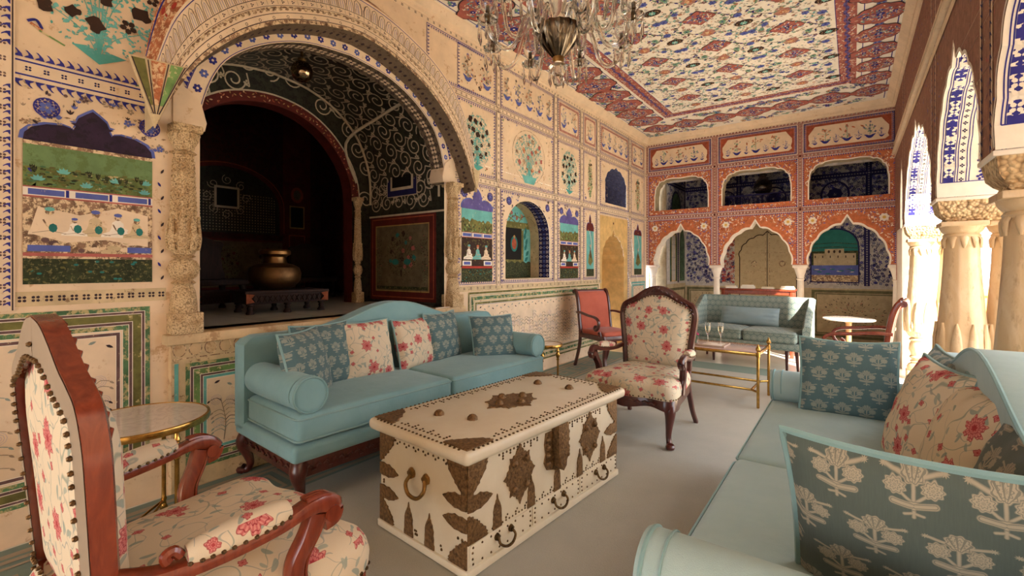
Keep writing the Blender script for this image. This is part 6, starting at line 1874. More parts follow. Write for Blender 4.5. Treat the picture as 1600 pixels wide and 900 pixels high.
        for s_ in (-1, 1):
            add_prism(bm, ornate(xc + s_ * .046, .105, .032, .032, 5), -hy - .018, -hy - .006, 'y', .002)
        bm_obj('handle', bm, OLDBRASS, d)
    # side handles
    for sx_ in (-1, 1):
        bm = bmesh.new(); X0 = sx_ * hx; o = sx_
        add_tube(bm, spline([(X0 + o * .012, -.05, .33), (X0 + o * .03, -.065, .295), (X0 + o * .04, -.04, .262), (X0 + o * .042, 0, .252), (X0 + o * .04, .04, .262), (X0 + o * .03, .065, .295), (X0 + o * .012, .05, .33)], 5), .009, 8)
        for s_ in (-1, 1): add_prism(bm, ornate(s_ * .052, .335, .045, .05, 5), min(X0 - o * .001, X0 + o * .016), max(X0 - o * .001, X0 + o * .016), 'x', .003)
        bm_obj('handle', bm, BRASS2, t)
    # lid ornament
    for sx_ in (-1, 1):
        for sy_ in (-1, 1):
            plate(corner_plate(sx_ * (hx + .02), sy_ * (hy + .02), -sx_, -sy_, .17, .15), 't', 'corner_plate', lid)
    c_ = plate(ornate(0, 0, .34, .25, 8), 't', 'rosette_plate', lid)
    for a, b in ((.10, 0), (-.10, 0), (0, .07), (0, -.07)): bm = bmesh.new(); add_lathe(bm, [(.024, H + .062), (.023, H + .075), (.014, H + .088), (.003, H + .092)], 16, c=(a, b), flute=.08, nfl=8); bm_obj('boss', bm, BRONZE, c_)
    for a, b in ((-.42, .12), (-.36, -.06), (.40, .12), (.43, -.10)): bm = bmesh.new(); add_lathe(bm, [(.026, H + .061), (.024, H + .072), (.014, H + .084), (.003, H + .088)], 16, c=(a, b), flute=.10, nfl=8); bm_obj('boss', bm, BRONZE, lid)
BRASS2 = metal('worn_brass', S(176, 138, 84), .32)
chest()

# ================================================================ carved armchairs with rose print
def back_outline(s=1.0, n=8):
    """half outline (x,z) of the armchair back, from bottom centre round to the crest centre"""
    q = [(0, .40), (.20, .405), (.272, .43), (.285, .52), (.30, .66), (.318, .80), (.322, .88), (.300, .95), (.25, .985), (.20, 1.01), (.13, 1.06), (.07, 1.092), (0, 1.105)]
    return spline(q, n)
def full(h): return h + [(-x, z) for x, z in h[1:-1]][::-1]
def inset(poly, d):
    n = len(poly); out = []
    for i in range(n):
        p, q = poly[i - 1], poly[(i + 1) % n]; tx, ty = q[0] - p[0], q[1] - p[1]; l = math.hypot(tx, ty) or 1
        out.append((poly[i][0] - ty / l * d, poly[i][1] + tx / l * d))
    return out
def armchair(label, loc, rotz, wd=REDWOOD, fab=FLORAL, rear=GREYCLOTH, seed=0, seatw=1.0):
    t = thing('carved_armchair', label, 'chair', loc, rotz)
    tilt = .075; yb = .222; zb = .42
    def bk(x, z, y):   # back plane, tilted towards +y
        return (x, yb + y + (z - zb) * tilt, z)
    O = full(back_outline()); n = len(O)
    A = sum(O[i][0] * O[(i + 1) % n][1] - O[(i + 1) % n][0] * O[i][1] for i in range(n))
    sg = 1 if A > 0 else -1
    I = inset(O, .042 * sg); I = [(x, z - (.038 if z > .95 else 0) * max(0, 1 - abs(x) / .22)) for x, z in I]
    bm = bmesh.new()
    rings = []
    for poly, y in ((I, -.010), ([( (a[0] + b[0]) / 2, (a[1] + b[1]) / 2) for a, b in zip(O, I)], -.022), (O, -.014), (O, .026), (I, .028)):
        rings.append([bm.verts.new(bk(x, z, y)) for x, z in poly])
    for a, b in zip(rings, rings[1:] + rings[:1]):
        for i in range(n): bm.faces.new((a[i], a[(i + 1) % n], b[(i + 1) % n], b[i]))
    # carving on crest and shoulders
    for s_ in (-1, 1):
        for (x, z, r) in ((.30, .90, .016), (.285, .93, .015), (.25, .965, .015), (.21, .985, .016), (.17, 1.01, .015), (.13, 1.035, .016), (.09, 1.058, .018), (.05, 1.072, .017)):
            add_sweep(bm, [bk(s_ * (x - .004), z - .020, -.016), bk(s_ * (x - .012), z - .008, -.024), bk(s_ * (x - .028), z - .002, -.016)], lambda k, tt: circ(r * (1 - .4 * tt) * .5, 8))
    for a in range(7):
        an = PI * a / 6; add_sweep(bm, [bk(0, 1.052, -.018), bk(.024 * math.cos(an), 1.052 + .032 * math.sin(an), -.024), bk(.034 * math.cos(an), 1.054 + .042 * math.sin(an), -.016)], lambda k, tt: circ(.008 * (1 - .3 * tt), 7))
    frame = bm_obj('back_frame', bm, wd, t)
    def nails(bm, pts, r=.0065, every=.021, mi=1):
        acc = 0; last = pts[0]
        for p in pts[1:] + pts[:1]:
            d = (Vector(p) - Vector(last)).length; k = int(d / every)
            acc += d; last = p
            if acc >= every:
                acc = 0; q = bmesh.ops.create_icosphere(bm, subdivisions=1, radius=r); bmesh.ops.translate(bm, verts=q['verts'], vec=p)
                for v_ in q['verts']:
                    for f_ in v_.link_faces: f_.material_index = mi
    def pad(sgn, depth, nm, mat):
        bm = bmesh.new(); cx, cz = 0, .70
        prev = None
        for k in range(7):
            f = 1 - k / 6 * .999; y = sgn * (.010 + depth * (1 - f ** 3.2) ** .6)
            ring = [bm.verts.new(bk(x * f * .995, cz + (z - cz) * f, y)) for x, z in I]
            if prev:
                for i in range(n): bm.faces.new((prev[i], prev[(i + 1) % n], ring[(i + 1) % n], ring[i]))
            prev = ring
        bm.faces.new(prev)
        if sgn < 0: nails(bm, [bk(x, z, -.022) for x, z in inset(I, .006 * sg)])
        return bm_obj(nm, bm, [mat, NAIL], t, uv=True, ox=seed * .37 + (.5 if sgn > 0 else 0), oy=seed * .21)
    pad(-1, .065, 'back_pad', fab)
    rb = pad(1, .014, 'rear_panel', fab)
    # taupe gimp margin on the rear
    bm = bmesh.new(); R2 = inset(O, .004 * sg); R3 = inset(I, .016 * sg); a_ = [bm.verts.new(bk(x, z, .0275)) for x, z in R2]; b_ = [bm.verts.new(bk(x, z, .031)) for x, z in R3]
    for i in range(n): bm.faces.new((a_[i], a_[(i + 1) % n], b_[(i + 1) % n], b_[i]))
    nails(bm, [bk(x, z, .034) for x, z in R3]); bm_obj('rear_margin', bm, [rear, NAIL], t)
    # seat
    sq = [(.24, .27), (.27, .24), (.295, .10), (.325, -.10), (.345, -.22), (.335, -.285), (.28, -.315), (.18, -.305), (.09, -.325), (0, -.335)]
    hlf = spline(sq, 5); SO = [(0, .28)] + [(x_, y_ * (1.17 if y_ < 0 else 1)) for x_, y_ in hlf]; SO = SO + [(-x, y) for x, y in SO[1:-1]][::-1]; m_ = len(SO)
    bm = bmesh.new(); cx, cy = 0, -.02; prev = None
    lv = [(1.0, .335), (1.015, .355), (1.02, .385), (1.0, .415), (.965, .436), (.88, .455), (.7, .470), (.4, .480), (.1, .483)]
    for f, z in lv:
        ring = [bm.verts.new((cx + (x - cx) * f, cy + (y - cy) * f, z)) for x, y in SO]
        if prev:
            for i in range(m_): bm.faces.new((prev[i], prev[(i + 1) % m_], ring[(i + 1) % m_], ring[i]))
        prev = ring
    bm.faces.new(prev); nails(bm, [(x * 1.012, y * 1.012, .345) for x, y in SO], .0065, .020); bm_obj('seat', bm, [fab, NAIL], t, uv=True, ox=seed * .5 + 1.3, oy=.7)
    bm = bmesh.new(); prev = None
    rail = []
    for f, dz0 in ((.985, 0), (1.0, 0)):
        pass
    def zlow(x, y): return .268 - .012 * math.cos(x * 18) if y < -.2 else .272
    ra = [bm.verts.new((x * .99, y * .99, .342)) for x, y in SO]; rb_ = [bm.verts.new((x * 1.0, y * 1.0, .335)) for x, y in SO]; rc = [bm.verts.new((x * .995, y * .995, zlow(x, y))) for x, y in SO]; rd = [bm.verts.new((x * .91, y * .91, zlow(x, y))) for x, y in SO]; re = [bm.verts.new((x * .91, y * .91, .342)) for x, y in SO]
    for a, b in ((ra, rb_), (rb_, rc), (rc, rd), (rd, re), (re, ra)):
        for i in range(m_): bm.faces.new((a[i], a[(i + 1) % m_], b[(i + 1) % m_], b[i]))
    for s_ in (-1, 1):
        for k in range(4): add_sweep(bm, [(s_ * (.03 + .05 * k), -.380 + .01 * (k > 1), .305), (s_ * (.05 + .05 * k), -.385 + .01 * (k > 1), .315), (s_ * (.07 + .05 * k), -.377 + .01 * (k > 1), .300)], lambda i, tt: circ(.008, 6))
    bm_obj('seat_rail', bm, wd, t)
    # legs
    for s_ in (-1, 1):
        bm = bmesh.new(); cabriole(bm, s_ * .295, -.300, .335, s_ * .55, -.75, 1.0); bm_obj('leg', bm, wd, t)
        bm = bmesh.new()
        pts = spline([(s_ * .262, .222, .44), (s_ * .262, .222, .32), (s_ * .266, .262, .20), (s_ * .272, .30, .10), (s_ * .282, .355, .0)], 6); add_sweep(bm, pts, lambda i, tt: rrect(.044 - .012 * tt, .048 - .014 * tt), up=(0, 1, 0)); bm_obj('leg', bm, wd, t)
    # arms
    for s_ in (-1, 1):
        bm = bmesh.new()
        path = spline([(s_ * .292, .235, .655), (s_ * .315, .16, .640), (s_ * .335, .05, .640), (s_ * .350, -.07, .652), (s_ * .356, -.15, .668), (s_ * .356, -.20, .662), (s_ * .352, -.228, .638), (s_ * .352, -.222, .612), (s_ * .352, -.198, .604)], 6)
        path = [(p[0], p[1] * .96, p[2] - .062) for p in path]
        add_sweep(bm, path, lambda i, tt: rrect(.044 if tt < .85 else .044 - .1 * (tt - .85), .034 + .016 * math.sin(PI * min(1, max(0, (tt - .45) * 2.2)))), up=(0, 0, 1) if False else (s_ * 0.0, .3, 1))
        for dx in (-.013, .0, .013):
            add_tube(bm, [(p[0] + dx, p[1] - .0, p[2] + (.022 if k < 38 else 0) + .0) for k, p in enumerate(path) if 22 < k < 40], .006, 6)
        # scroll ends
        for dx in (-.026, .026): add_sweep(bm, [(s_ * .352 + dx * .8, -.204, .571), (s_ * .352 + dx * 1.05, -.204, .571)], lambda i, tt: circ(.021, 14))
        # small volute behind the pad
        add_tube(bm, spline([(s_ * .322, .125, .606), (s_ * .321, .139, .622), (s_ * .320, .153, .616), (s_ * .320, .148, .602)], 4), .011, 8)
        arm = bm_obj('arm', bm, wd, t)
        bm = bmesh.new()
        post = spline([(s_ * .350, -.170, .583), (s_ * .344, -.150, .53), (s_ * .334, -.122, .47), (s_ * .328, -.124, .41), (s_ * .330, -.150, .34)], 6)
        add_sweep(bm, post, lambda i, tt: rrect(.040 + .008 * tt, .052 - .008 * math.sin(PI * tt)), up=(0, 1, 0))
        for dx in (-.014, 0, .0182): add_tube(bm, [(p[0] + dx, p[1] - .026, p[2]) for p in post[1:]], .005, 6)
        bm_obj('arm_post', bm, wd, t)
        bm = bmesh.new(); pp = [(p[0], p[1] * .96, p[2] - .062) for p in spline([(s_ * .323, .120, .664), (s_ * .333, .05, .668), (s_ * .345, -.04, .676), (s_ * .350, -.10, .684)], 8)]
        add_sweep(bm, pp, lambda i, tt: [(a, max(b, -.012)) for a, b in circ(.036 * (math.sin(PI * (.12 + .76 * tt)) ** .45), 14, .036 * (math.sin(PI * (.10 + .8 * tt)) ** .5))], up=(0, 0, 1))
        for sd in (-1, 1): nails(bm, [(p[0] + sd * .034 * (math.sin(PI * (.12 + .76 * k / (len(pp) - 1))) ** .45), p[1], p[2] - .010) for k, p in enumerate(pp)], .0062, .017)
        bm_obj('arm_pad', bm, [fab, NAIL], t, uv=True, ox=seed * .3 + .9 + s_, oy=.3 + s_ * .4)
    return t
armchair('carved mahogany armchair in red and cream rose print, at the left edge, seen from behind', (-1.545, .513, .0182), PI + .02, REDWOOD, seed=1).scale = (1.06, 1.04, 1.06)
armchair('carved dark mahogany armchair in rose print facing the camera beyond the chest', (-1.345, 3.63, .0182), -.03, DARKWOOD, seed=2).scale = (1.03, 1.04, 1.02)

# ================================================================ salmon klismos chairs
def klismos(label, loc, rotz, wd=DARKWOOD):
    t = thing('scroll_armchair', label, 'chair', loc, rotz)
    # side stiles: from scroll top down to the rear foot
    for s_ in (-1, 1):
        bm = bmesh.new()
        st = spline([(s_ * .245, .375, .965), (s_ * .245, .335, .975), (s_ * .245, .295, .90), (s_ * .245, .265, .76), (s_ * .245, .245, .60), (s_ * .245, .225, .46), (s_ * .245, .24, .30), (s_ * .245, .29, .14), (s_ * .245, .35, 0)], 6)
        add_sweep(bm, st, lambda i, tt: rrect(.034, .050 - .012 * tt), up=(0, 1, 0)); bm_obj('rear_leg', bm, wd, t)
        bm = bmesh.new(); fl = spline([(s_ * .245, -.25, .44), (s_ * .245, -.285, .34), (s_ * .245, -.27, .20), (s_ * .245, -.29, .08), (s_ * .245, -.33, 0)], 6); add_sweep(bm, fl, lambda i, tt: rrect(.038, .058 - .022 * tt), up=(0, 1, 0)); bm_obj('front_leg', bm, wd, t)
        bm = bmesh.new(); ar = spline([(s_ * .25, .285, .70), (s_ * .275, .16, .705), (s_ * .285, .0, .685), (s_ * .285, -.14, .67), (s_ * .285, -.205, .63), (s_ * .283, -.20, .56), (s_ * .28, -.15, .515), (s_ * .278, -.12, .54), (s_ * .278, -.145, .565)], 6)
        add_sweep(bm, ar, lambda i, tt: rrect(.030, .034), up=(s_ * 1.0, .0, .01)); add_sweep(bm, [(s_ * .262, -.19, .50), (s_ * .25, -.20, .44)], lambda i, tt: circ(.022, 10)); bm_obj('arm', bm, wd, t)
    bm = bmesh.new()
    add_box(bm, -.25, -.27, .385, .25, -.235, .445, .008); add_box(bm, -.25, .20, .385, .25, .235, .445, .008); add_box(bm, -.262, -.26, .385, -.228, .22, .445, .008); add_box(bm, .228, -.26, .385, .262, .22, .445, .008)
    bm_obj('seat_frame', bm, wd, t)
    bm = bmesh.new(); add_sweep(bm, [(-.262, .362, .966), (.262, .362, .966)], lambda i, tt: circ(.026, 12)); bm_obj('crest_roll', bm, wd, t)
    bm = bmesh.new(); bp = spline([(0, .345, .955), (0, .30, .90), (0, .268, .76), (0, .245, .60), (0, .225, .47)], 6)
    add_sweep(bm, bp, lambda i, tt: rrect(.455, .04, .0182), up=(0, 1, 0)); bm_obj('back_pad', bm, TANFAB, t)
    bm = soft_box2(-.235, -.25, .43, .235, .22, .495, .03, .02); bm_obj('seat', bm, TANFAB, t)
    return t
klismos('salmon upholstered dark wood chair with scrolled arms, near the left wall doorway', (-2.52, 5.45, .0182), 1.10)
klismos('salmon upholstered chair facing left behind the right sofa, by the pedestal table', (.02, 5.45, .0182), -PI / 2 - .1, REDWOOD)

# ================================================================ round brass side tables
def side_table(label, loc, R=.29, H=.55, nleg=3, rot=0, goldrim=BRASS):
    t = thing('side_table', label, 'table', loc, rot)
    bm = bmesh.new(); add_lathe(bm, [(R - .012, H - .022), (R - .012, H - .003)], 56); bm_obj('table_top', bm, MTOP, t)
    bm = bmesh.new()
    prof = [(R - .013, H - .034), (R, H - .030), (R + .004, H - .016), (R, H - .001), (R - .010, H + .001), (R - .013, H - .004)]
    seg = 56; rings = [[bm.verts.new((r_ * math.cos(2 * PI * i / seg), r_ * math.sin(2 * PI * i / seg), z)) for i in range(seg)] for r_, z in prof]
    for a, b in zip(rings, rings[1:] + rings[:1]):
        for i in range(seg): bm.faces.new((a[i], a[(i + 1) % seg], b[(i + 1) % seg], b[i]))
    bm_obj('rim', bm, goldrim, t)
    for k in range(nleg):
        a = 2 * PI * k / nleg; x, y = (R - .045) * math.cos(a), (R - .045) * math.sin(a)
        bm = bmesh.new(); add_lathe(bm, [(.010, 0), (.014, .004), (.018, .018), (.012, .034), (.010, .05), (.014, .062), (.010, .075), (.0095, H - .17), (.016, H - .16), (.010, H - .150), (.020, H - .125), (.022, H - .105), (.012, H - .085), (.017, H - .075), (.0105, H - .06), (.0105, H - .022)], 14, c=(x, y)); bm_obj('leg', bm, goldrim, t)
        bm = bmesh.new(); b_ = a + 2 * PI / nleg; x2, y2 = (R - .045) * math.cos(b_), (R - .045) * math.sin(b_)
        mx, my = (x + x2) / 2 * .30, (y + y2) / 2 * .30
        add_tube(bm, spline([(x, y, .055), ((x + mx) * .5 * .98, (y + my) * .5 * .98, .055), (mx, my, .055), ((x2 + mx) * .5 * .98, (y2 + my) * .5 * .98, .055), (x2, y2, .055)], 6), .006, 8); bm_obj('stretcher', bm, goldrim, t)
    return t
side_table('round marble-topped brass side table at left between rose-print armchair and painted wall', (-2.745, .72, .0182), .285, .56, 3, .35)
side_table('small round marble and brass side table just beyond the blue sofa', (-2.44, 3.90, .0182), .15, .53, 3, .6)

# ================================================================ long brass coffee table
def coffee_table():
    t = thing('coffee_table', 'long brass-framed coffee table with acorn finials carrying the champagne glasses', 'table', (-1.26, 5.0, .018), -.03)
    hx, hy, H = .58, .27, .50
    bm = bmesh.new(); add_box(bm, -hx + .012, -hy + .012, H - .018, hx - .012, hy - .012, H - .002, .003); bm_obj('table_top', bm, rough_mat('pink_marble_top', S(206, 180, 168), S(188, 160, 150), 8, .12, spec=.6), t)
    bm = bmesh.new()
    for a in ((-hx, -hy, hx, -hy + .016), (-hx, hy - .016, hx, hy)): add_box(bm, a[0], a[1], H - .030, a[2], a[3], H, .003)
    for a in ((-hx, -hy, -hx + .016, hy), (hx - .016, -hy, hx, hy)): add_box(bm, a[0], a[1], H - .030, a[2], a[3], H, .003)
    bm_obj('rim', bm, BRASS, t)
    for sx_ in (-1, 1):
        for sy_ in (-1, 1):
            bm = bmesh.new(); x, y = sx_ * (hx - .004), sy_ * (hy - .004)
            add_lathe(bm, [(.010, .0), (.013, .006), (.0125, H - .04), (.018, H - .035), (.018, H + .005)], 14, c=(x, y)); lg = bm_obj('leg', bm, BRASS, t)
            bm = bmesh.new(); add_lathe(bm, [(.014, H + .004), (.009, H + .012), (.019, H + .024), (.021, H + .038), (.015, H + .056), (.008, H + .066), (.009, H + .072), (.002, H + .082)], 14, c=(x, y)); bm_obj('finial', bm, BRASS, lg)
    bm = bmesh.new()
    for sy_ in (-1, 1): add_box(bm, -hx + .07, sy_ * (hy - .07) - .008, .135, hx - .07, sy_ * (hy - .07) + .008, .155, .002)
    for sx_ in (-1, 1):
        add_box(bm, sx_ * (hx - .07) - .008, -hy + .07, .135, sx_ * (hx - .07) + .008, hy - .07, .155, .002)
        for sy_ in (-1, 1): add_sweep(bm, [(sx_ * (hx - .07), sy_ * (hy - .07), .145), (sx_ * (hx - .006), sy_ * (hy - .006), .145)], lambda i, tt: rrect(.016, .02), up=(0, 0, 1))
    bm_obj('stretcher', bm, BRASS, t)
coffee_table()
t = thing('tray', 'flat pale tray with napkin under the champagne glasses', 'tray', (-1.20, 4.97, .518), -.03)
bm = bmesh.new(); add_box(bm, -.20, -.13, 0, .20, .13, .008, .003); 
for a in ((-.20, -.13, .20, -.122), (-.20, .122, .20, .13), (-.2, -.13, -.192, .13), (.192, -.13, .2, .13)): add_box(bm, a[0], a[1], .006, a[2], a[3], .016, .002)
bm_obj('base', bm, rough_mat('pale_tray', S(206, 184, 166), S(190, 166, 150), 9, .4), t)
bm = bmesh.new(); add_box(bm, -.02, -.09, .009, .16, .08, .013, .002); bm_obj('napkin', bm, P['white'], t)
def flute(label, x, y, tilt=0):
    t = thing('champagne_flute', label, 'glass', (x, y, .532), 0, 'champagne flutes on the tray')
    bm = bmesh.new(); add_lathe(bm, [(.030, 0), (.030, .002), (.006, .006), (.0035, .012), (.0035, .075), (.008, .088), (.020, .115), (.027, .150), (.026, .19), (.023, .215), (.0215, .215), (.0245, .19), (.0255, .150), (.018, .116), (.002, .094)], 20, cap=False); bm_obj('glass', bm, GLASS, t)
    bm = bmesh.new(); add_lathe(bm, [(.002, .096), (.0175, .118), (.0248, .150), (.0242, .178)], 20); bm_obj('champagne', bm, CHAMP, t)
flute('left champagne flute on the brass coffee table', -1.18, 4.95); flute('right champagne flute on the brass coffee table, nearer the acorn finials', -1.065, 4.98)
t = thing('posy_glass', 'tiny glass tumbler of pink flowers left of the champagne flutes', 'vase', (-1.28, 4.88, .532))
bm = bmesh.new(); add_lathe(bm, [(.020, 0), (.026, .004), (.030, .06), (.0285, .06), (.0245, .007), (.01, .006)], 18, cap=False); bm_obj('tumbler', bm, GLASS, t)
bm = bmesh.new()
for k in range(9):
    a = k * .7; add_tube(bm, [(0.006 * math.cos(a), .006 * math.sin(a), .01), (.014 * math.cos(a), .014 * math.sin(a), .065), (.026 * math.cos(a), .026 * math.sin(a), .082 + .008 * (k % 3))], .0025, 5)
bm_obj('stems', bm, P['leafgreen'], t)
bm = bmesh.new()
for k in range(8):
    a = k * .785; q = bmesh.ops.create_icosphere(bm, subdivisions=2, radius=.011); 
    for v in q['verts']: v.co.z *= .7; v.co += Vector((.022 * math.cos(a), .022 * math.sin(a), .088 + .010 * (k % 3)))
bm_obj('blossoms', bm, rough_mat('pink_petals', S(176, 70, 120), S(200, 90, 130), 30), t)

# ================================================================ the green settee beyond
def settee():
    t = thing('settee', 'grey-green scallop-patterned settee with tapered legs, before the back arcade', 'sofa', (-1.13, 6.95, 0), -.09)
    hx = .70; y0, y1 = -.36, .34
    bm = soft_box2(-hx + .02, y0 + .02, .27, hx - .02, y1, .36, .02, 0); bm_obj('base', bm, SCAL, t, uv=True)
    for sx_ in (-1, 1):
        a, b = (-hx + .08, -.003) if sx_ < 0 else (.003, hx - .08)
        bm = soft_box2(a, y0, .36, b, y1 - .13, .50, .035, .02); sc = bm_obj('seat_cushion', bm, SCAL, t, uv=True)
        bm = bmesh.new(); add_tube(bm, rr_loop(a - .001, y0 - .001, b + .001, y1 - .13, .035, .48), .005, 6, True, up=(0, 0, 1)); bm_obj('piping', bm, SCAL, sc)
    # back curving forward into low wings
    path = spline([(-hx - .01, y0 + .05, 0), (-hx + .01, -.05, 0), (-hx + .02, y1 - .12, 0), (-hx + .10, y1 - .03, 0), (0, y1 + .0, 0), (hx - .10, y1 - .03, 0), (hx - .02, y1 - .12, 0), (hx - .01, -.05, 0), (hx + .01, y0 + .05, 0)], 8)
    n = len(path)
    def top(i):
        u = abs(2 * i / (n - 1) - 1)
        return .90 - .0 * u if u < .52 else .90 - .32 * ((u - .52) / .48) ** .8
    bm = bmesh.new()
    def sec(i, tt):
        h = top(i); return [(-.035, .28), (.035, .28), (.038, h - .04), (.020, h), (-.02, h + .002), (-.05, h - .02), (-.045, h - .08), (-.035, h - .16)]
    add_sweep(bm, path, sec, up=(0, 0, 1)); bm_obj('back', bm, SCAL, t, uv=True)
    for x, y, dx, dy in ((-hx + .09, y0 + .07, -.02, -.01), (-hx + .26, y0 + .30, 0, 0), (hx - .09, y0 + .07, .02, -.01), (hx - .20, y0 + .10, 0, 0), (-hx + .06, y1 - .05, -.02, .03), (hx - .06, y1 - .05, .02, .03)):
        bm = bmesh.new(); add_sweep(bm, [(x, y, .28), (x + dx, y + dy, 0)], lambda i, tt: rrect(.046 - .020 * tt, .046 - .020 * tt), up=(0, 1, 0)); bm_obj('leg', bm, DARKWOOD, t)
settee()
bm_ = make_cushion('lumbar_cushion', 'long plain pale blue-grey lumbar cushion on the green settee', .74, .25, .13, velvet('slate_satin', S(134, 154, 158), S(150, 168, 170), .55, .2), (-1.15, 7.02, .515), (-.30, 0, -.09), None, 31, sag=.01, fold=.02)

# ================================================================ console with books behind the settee
t = thing('console_table', 'tall narrow red-brown console table behind the green settee', 'table', (-1.15, 7.80, 0), 0)
bm = bmesh.new(); add_box(bm, -.50, -.16, .955, .50, .16, .985, .006); bm_obj('table_top', bm, REDWOOD, t)
bm = bmesh.new(); add_box(bm, -.46, -.13, .90, .46, -.11, .956); add_box(bm, -.46, .11, .90, .46, .13, .956); bm_obj('apron', bm, REDWOOD, t)
for sx_ in (-1, 1):
    for sy_ in (-1, 1):
        bm = bmesh.new(); add_box(bm, sx_ * .455 - .025, sy_ * .125 - .02, 0, sx_ * .455 + .025, sy_ * .125 + .02, .956, .005); bm_obj('leg', bm, REDWOOD, t)
COVER = [paint('book_%d' % i, c, None, 0, .6, .04) for i, c in enumerate((S(226, 212, 186), S(210, 150, 110), S(236, 228, 210), S(214, 196, 160)))]
PAGES = paint('pages', S(238, 228, 206), None, 0, .8, .05)
stacks = ((-.36, ((.17, .13, .022, 0, 1), (.16, .12, .018, 3, 0)), 'leftmost'), (-.13, ((.19, .14, .020, 2, .1), (.18, .13, .018, 0, -.05), (.15, .12, .014, 2, .1)), 'second from left'), (.14, ((.17, .12, .016, 0, 0), (.16, .12, .012, 3, .1)), 'third from left'), (.39, ((.18, .13, .022, 3, 0), (.16, .12, .020, 2, .12)), 'rightmost'))
for xs, bks, nm in stacks:
    z = .9852
    for i, (w, d, h, ci, rz) in enumerate(bks):
        pos = 'bottom' if i == 0 else ('top' if i == len(bks) - 1 else 'middle')
        b = thing('book', '%s book of the %s small stack on the red-brown console' % (pos, nm), 'book', (-1.15 + xs, 7.78, z), rz * .3, 'books on the console')
        bm = bmesh.new(); add_box(bm, -w / 2, -d / 2, 0, w / 2, d / 2, .0025); add_box(bm, -w / 2, -d / 2, h - .0025, w / 2, d / 2, h); add_box(bm, -w / 2, d / 2 - .003, 0, w / 2, d / 2, h); bm_obj('cover', bm, COVER[ci], b, smooth=False)
        bm = bmesh.new(); add_box(bm, -w / 2 + .004, -d / 2 + .004, .0025, w / 2 - .004, d / 2 - .003, h - .0025); bm_obj('pages', bm, PAGES, b, smooth=False)
        z += h + .0002

# ================================================================ pedestal table at right
t = thing('pedestal_table', 'small round table on a wooden pedestal beside the right salmon chair', 'table', (-.04, 7.45, 0), 0)
bm = bmesh.new(); add_lathe(bm, [(.27, .615), (.285, .622), (.285, .635), (.275, .640)], 40); bm_obj('table_top', bm, MTOP, t)
bm = bmesh.new(); add_lathe(bm, [(.075, .615), (.06, .60), (.034, .58), (.030, .50), (.030, .15), (.05, .10), (.035, .08)], 20); bm_obj('pedestal', bm, wood('light_oak', S(170, 120, 76), S(190, 140, 92), .4), t)
bm = bmesh.new(); add_lathe(bm, [(.20, 0), (.20, .012), (.10, .03), (.04, .085)], 32); bm_obj('foot', bm, BRASS, t)

